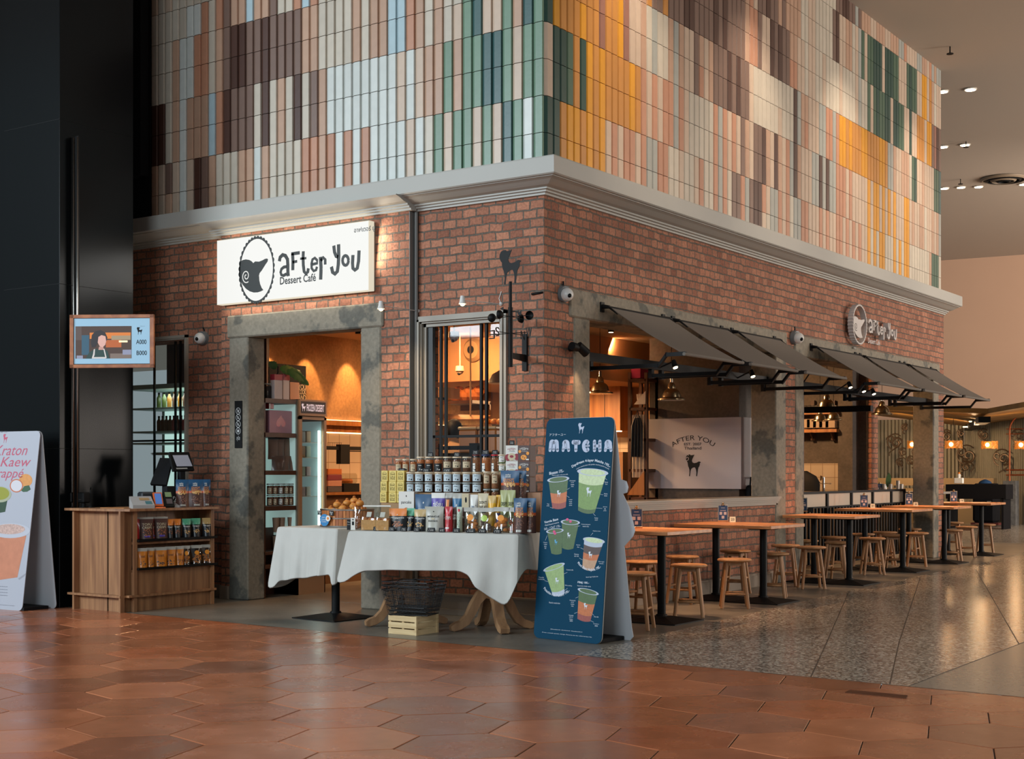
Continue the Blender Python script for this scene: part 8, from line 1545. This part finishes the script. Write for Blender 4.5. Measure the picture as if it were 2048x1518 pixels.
OCH = wood_mat('ochre_ceiling_wood', '7a5220', 'a5742e', (.2, .2, .2), .6, 8)
b = MB(); c1, c2_, c3_, c4_ = zw(1690, 838, 38.0), zw(1932, 853, 37.4), zw(1890, 853, 31.0), zw(1700, 820, 33.)
def slab(b, P, th): quad_slab(b, P, th)
V1 = zw(1932, 852.5, 37.4); V2 = zw(2110, 829, 33.4); F1_ = zw(1975, 827, 28); F2_ = zw(2130, 800, 25); F0_ = zw(1690, 800, 33); V0_ = zw(1700, 825, 39.4); Fl = zw(1965, 824, 28.6)
b.add([V1, V2, F2_, F1_], [(0, 1, 2, 3)]); b.add([v+Vector((0, 0, .1)) for v in (V1, V2, F2_, F1_)], [(3, 2, 1, 0)]); b.add([F1_, F2_, F2_+Vector((0, 0, .1)), F1_+Vector((0, 0, .1))], [(0, 1, 2, 3)])
b.add([V0_, V1, F1_, zw(1700, 818, 30)], [(0, 1, 2, 3)]); b.add([v+Vector((0, 0, .1)) for v in (V0_, V1, F1_, zw(1700, 818, 30))], [(3, 2, 1, 0)]); b.add([F1_, zw(1700, 818, 30), zw(1700, 818, 30)+Vector((0, 0, .1)), F1_+Vector((0, 0, .1))], [(3, 2, 1, 0)])
tag(obj('wood_canopy', b, OCH), 'folded ochre wooden canopy over the restaurant beyond the brick building', 'canopy')
b = MB(); a, c = zw(1969, 828, 27.8), zw(1936, 851, 36.5); quad_slab(b, [a+Vector((-.12, 0, -.05)), a+Vector((.12, 0, -.05)), c+Vector((.1, 0, -.02)), c+Vector((-.1, 0, -.02))], .12); r_ = tag(obj('black_track', b, BLK), 'black light track under the folded wooden canopy', 'light track')
for px, py, Z in ((1950, 842, 31.5), (1937, 853, 34), (1872, 822, 34)): q = zw(px, py, Z); b = MB(); b.box(q.x-.12, q.x+.12, q.y-.05, q.y+.05, q.z-.02, q.z); obj('track_lamp', b, BULB, r_)
for px, py, Z, tg_, e in ((1950, 843, 30, (2020, 830, 29), 40), (1905, 850, 33, (1900, 950, 37), 330), (1800, 845, 34, (1790, 950, 39), 330), (2020, 845, 29, (2020, 950, 35), 110)):
    lamp('rib_light', 'SPOT', zw(px, py, Z)-Vector((0, 0, .1)), zw(*tg_), e, (1, .66, .36), .1, spot=100, blend=.9)
# lanterns
LAN = mat('amber_lantern', 'a86a22', .5, emit=.28, noise=.5, nscale=14)
for i, (px, py, Z, w_) in enumerate(((1828, 889, 30, 25), (1907, 889, 29.5, 33), (1979, 890, 30.5, 31), (2046, 890, 29, 32))):
    q = zw(px, py, Z); R = w_/2/FPX*Z; r = thing('woven_lantern', 'glowing amber woven drum lantern, %s from the left over the restaurant' % ORD[i], 'lantern', q, group='amber lanterns over the restaurant'); b = MB(); n = 26; rn = random.Random(i)
    for k in range(46):
        a0 = rn.uniform(0, 2*pi); a1_ = a0+rn.uniform(-.9, .9); z0, z1 = rn.uniform(-.08, .08)*1.0, rn.uniform(-.08, .08); zz0, zz1 = -.085 if k % 2 else z0, .085 if k % 3 else z1
        b.cyl((R*cos(a0), R*sin(a0), zz0), (R*cos(a1_), R*sin(a1_), zz1), .008, n=4)
    b.lathe([(R*.96, -.075), (R*.96, .075)], (0, 0, 0), n); b.f = b.f[:-2]; b.m = b.m[:-2]; b.c = b.c[:-2]; b.sm = b.sm[:-2]
    obj('woven_shade', b, LAN, r, world=False); b = MB(); b.smooth = True; b.sphere((0, -R*.98, 0), .045, 12, 8); obj('glow_bulb', b, mat('lantern_bulb', 'ffc070', .4, emit=14), r, world=False); b = MB(); b.cyl((0, 0, .08), (0, 0, .55), .005, n=5); obj('cord', b, BLKM, r, world=False)
    d = bpy.data.lights.new('lantern_light', 'POINT'); d.energy = 10; d.color = (1, .6, .3); d.shadow_soft_size = .1; o = bpy.data.objects.new('lantern_light', d); COL.objects.link(o); o.location = q+Vector((0, -.6, -.1))
# curled wall ornaments (scrap metal, pipes and wheels)
ORN = mat('bronze_scrap', '4a3a2a', .45, .5)
def curl(P, R, turns, s=1, ph=0.): return [P+Vector((s*R*(1-k/26)*cos(ph+k*turns*2*pi/20), 0, R*(1-k/26)*sin(ph+k*turns*2*pi/20))) for k in range(20)]
for i, (px, py, sc_, nm) in enumerate(((1790, 886, 1.1, 'wheel with a horn beside it'), (1810, 856, .5, 'small high hook'), (1806, 905, .55, 'double curl'), (1800, 925, .5, 'small wheel'), (1822, 922, .6, 'round wheel with a red light'), (1748, 862, .4, 'small piece at the brick edge'), (1830, 905, .4, 'single curl'), (1892, 873, .8, 'tall loop near the brick pier'), (1922, 867, .5, 'faint small piece'), (1967, 870, .7, 'looped cord'), (1933, 912, 1.3, 'large twin spiral'), (2004, 918, 1.1, 'dark snake-like curl'), (2036, 873, .8, 'small curled row'), (1930, 935, .7, 'lower wheel with hanging strands'))):
    Z = 37.6-(max(0, px-1932)/168)*4 if px > 1800 else 37.9; q = zw(px, py, Z-.9); s = .13*sc_; b = MB(); b.smooth = True; rn = random.Random(i+3)
    b.tube(curl(q+Vector((s*.3, 0, 0)), s*1.1, 1.3, 1, i), .022*sc_**.5+.006, 6); b.tube(curl(q+Vector((-s*.8, 0, s*.6)), s*.8, 1.1, -1, i*2), .02*sc_**.5+.004, 6)
    b.tube([q+Vector((s*(1.2*cos(t_*.9+i)), 0, -s*.6*t_)) for t_ in range(5)], .018, 6); b.tube([q+Vector((s*1.5*cos(a_*pi/8), 0, s*1.5*sin(a_*pi/8)+s*.2)) for a_ in range(2, 12)], .018, 6)
    tag(obj('wall_ornament', b, ORN), 'curled dark metal ornament on the ribbed wall, '+nm, 'ornament', 'metal ornaments on the ribbed wall')
# banquette, tables, cart, pillar, copper frame
BQ = mat('banquette_tan', '6f5b40', .6); b = MB()
for z0, z1, o_ in ((0, .52, 0), (.95, 1.14, .1), (.78, .88, .1)):
    a, c = zw(1735, 1000, 36.0), zw(1985, 1000, 34.5); b.add([(a.x, a.y+o_, z0), (c.x, c.y+o_, z0), (c.x, c.y+o_+.3, z0), (a.x, a.y+o_+.3, z0), (a.x, a.y+o_, z1), (c.x, c.y+o_, z1), (c.x, c.y+o_+.3, z1), (a.x, a.y+o_+.3, z1)], [(3, 2, 1, 0), (4, 5, 6, 7), (0, 1, 5, 4), (1, 2, 6, 5), (2, 3, 7, 6), (3, 0, 4, 7)])
tag(obj('banquette', b, BQ), 'long tan banquette along the foot of the ribbed wall', 'bench')
DKF = mat('dark_furniture', '0e0e11', .8, spec=.1)
a = zw(1900, 1000, 32); b = MB(); b.box(a.x-.1, a.x+1.25, a.y, a.y+.6, .68, .98); b.box(a.x-.05, a.x+.0, a.y, a.y+.6, 0, .7); b.box(a.x+1.15, a.x+1.2, a.y, a.y+.6, 0, .7); b.box(a.x-.1, a.x+1.25, a.y, a.y+.6, .98, 1.01); tag(obj('dark_sideboard', b, DKF), 'low black sideboard beyond the farthest wooden table', 'sideboard')
q = zw(1973, 1046, 33.5); q.z = 0; r = thing('service_cart', 'black covered service cart with a blue cloth on top by the stone pillar', 'cart', q); b = MB(); b.smooth = False; b.bevbox(-.27, .27, -.25, .25, .08, 1.02, .06); obj('cart_body', b, DKF, r, world=False); b = MB(); b.smooth = True; b.lathe([(.16, 0), (.13, .05), (.04, .09), (.001, .1)], (-.03, 0, 1.02), 12, 1, .8); obj('blue_cloth', b, mat('blue_cloth', '1c3a5c', .8), r, world=False); b = MB(); b.box(-.3, .35, -.26, .26, .03, .08); obj('cart_base', b, mat('cart_red', '4a1a14', .5), r, world=False); b = MB(); b.box(.08, .18, -.253, -.25, .52, .60); b.box(-.0, .05, -.253, -.25, .72, .76); obj('cart_label', b, mat('label_grey', '6a6660', .6), r, world=False)
GT = conc_mat('grey_terrazzo', '5f5f5e', '4e4e4e', 9, .5, .6, .1, .1)
q = zw(2020, 1050, 34); b = MB(); b.box(q.x-.14, q.x+.16, q.y-.1, q.y+.2, 0, 1.08); tag(obj('stone_pillar', b, GT), 'short grey speckled stone pillar at the right edge', 'pillar')
b = MB(); q2 = zw(2034, 1050, 35); b.box(q2.x, q2.x+2.5, q2.y+.05, q2.y+.25, .96, 1.12); b.box(q2.x+.3, q2.x+2.5, q2.y, q2.y+.1, .86, .9); b.box(q2.x+.2, q2.x+.28, q2.y+.1, q2.y+.2, 0, .96); tag(obj('stone_counter', b, GT), 'grey speckled stone counter running out of frame at the right', 'counter')
COP = mat('copper_tube', 'b0603c', .3, .8); q = zw(2019, 962, 33.6); s = 33.6/FPX
b = MB(); b.smooth = True; b.tube([(q.x, q.y, 1.08), (q.x, q.y, 1.08+100*s)]+[(q.x+(1-cos(k*pi/14))*34*s, q.y, 1.08+100*s+sin(k*pi/14)*34*s) for k in range(1, 8)]+[(q.x+60*s, q.y, 1.08+137*s)], .022, 8)
for z in (940, 950): zz_ = zw(2020, z, 33.6).z; b.cyl((q.x-.08, q.y, zz_), (q.x+1.2, q.y, zz_), .02, n=8)
for z in (858, 868): zz_ = zw(2020, z, 33.6).z; b.cyl((q.x-.08, q.y, zz_), (q.x+1.2, q.y, zz_), .012, n=8)
tag(obj('copper_frame', b, COP), 'arched copper tube frame rising from the stone pillar', 'frame')
# small things on the back tables
q = zw(1918, 967, 32.2); r = thing('table_caddy', 'little white caddy with orange top on the black sideboard', 'caddy', q); b = MB(); b.bevbox(-.10, .10, -.05, .05, -.0, .13, .01); b.lathe([(.03, .13), (.04, .2), (.015, .24)], (.0, 0, 0), 10); obj('caddy_body', b, mW, r, world=False); b = MB(); b.sphere((0, 0, .235), .03, 8, 6); obj('caddy_top', b, mO, r, world=False)
q = gw(1759, 977, .9); q = zw(1759, 973, 25); clipboard((q.x, q.y, q.z-.12), .5, 'small navy menu clipboard standing behind the railing'); 
b = MB(); q = zw(1790, 977, 25); b.bevbox(q.x-.6, q.x+.9, q.y-.35, q.y+.35, q.z-.09, q.z-.05, .005); b.cyl((q.x, q.y, 0), (q.x, q.y, q.z-.09), .04, n=10); tag(obj('inner_table', b, mat('marble_table', '8b8278', .4)), 'pale-topped table behind the railing with glasses and a leaf', 'table')
q = zw(1776, 972, 25); r = thing('leaf_sprig', 'single dark leaf upright in a small glass behind the railing', 'plant', (q.x, q.y, q.z-.06)); b = MB(); b.smooth = True; leaf(b, (0, 0, .05), (.02, 0, .30), .05, 0, False); obj('leaf', b, LEAF, r, world=False); b = MB(); b.lathe([(.03, 0), (.035, .07)], (0, 0, 0), 10); obj('glass', b, GLASS, r, world=False)
for i, px in enumerate((1768, 1781, 1796, 1803)): q = zw(px, 974, 24.9); b = MB(); b.smooth = True; b.lathe([(.02, 0), (.03, .01), (.035, .09+.06*(i == 2)), (.03, .10+.06*(i == 2))], (q.x, q.y, q.z-.045), 10); tag(obj('drinking_glass', b, mat('glassware', 'b0a498', .2)), 'small glass on the table behind the railing, %s from the left' % ORD[i], 'glass', 'glasses behind the railing')
# hall ceiling fittings
DL = mat('downlight_glow', 'ffe6c0', .4, emit=12)
for i, (px, py) in enumerate([(1885, 182), (1941, 178), (1886, 293), (1930, 289), (1889, 376), (1922, 374), (1957, 373), (2047, 368)]):
    q = gw(px, py, 7.325); r = thing('ceiling_downlight', 'bright round downlight in the hall ceiling, %s' % ('left of the upper pair', 'right of the upper pair', 'left of the middle pair', 'right of the middle pair', 'leftmost of the lower row', 'second of the lower row', 'third of the lower row', 'at the right frame edge')[i], 'downlight', q, group='hall ceiling downlights'); b = MB(); b.cyl((0, 0, -.015), (0, 0, 0), .10, n=18); obj('trim_ring', b, WHITE, r, world=False); b = MB(); b.cyl((0, 0, -.02), (0, 0, -.015), .08, n=18); obj('lamp_glow', b, DL, r, world=False)
for i, (px, py) in enumerate(((1932, 283), (1921, 358), (1900, 93))): q = gw(px, py, 7.33); b = MB(); b.cyl(q-Vector((0, 0, .10)), q, .01, n=6); b.cyl(q-Vector((0, 0, .11)), q-Vector((0, 0, .10)), .05, n=8); tag(obj('sprinkler', b, BLK), 'small dark ceiling sprinkler, %s' % ('beside the middle pair of downlights', 'above the lower row of downlights', 'alone near the top'),) if False else tag(obj('sprinkler', b, BLK), 'small dark ceiling sprinkler '+('beside the middle pair of downlights', 'above the lower row of downlights', 'alone near the top of the picture')[i], 'sprinkler', 'ceiling sprinklers')
q = gw(2007, 357, 7.32); r = thing('air_vent', 'round dark ringed air vent in the hall ceiling', 'vent', q)
for k, R in enumerate((.46, .36, .26, .16)): b = MB(); b.smooth = True; b.lathe([(R, -.0), (R, -.02-.01*k), (R-.035, -.05-.01*k), (R-.05, -.05-.01*k), (R-.05, -.0)], (0, 0, 0), 30); b.f = b.f[:-2]; b.m = b.m[:-2]; b.c = b.c[:-2]; b.sm = b.sm[:-2]; obj('vent_ring', b, mat('vent_tan', '7a6a58', .5) if k % 2 == 0 else BLK, r, world=False)
b = MB(); b.cyl((0, 0, -.002), (0, 0, -.001), .45, n=30); obj('vent_plate', b, BLKM, r, world=False)
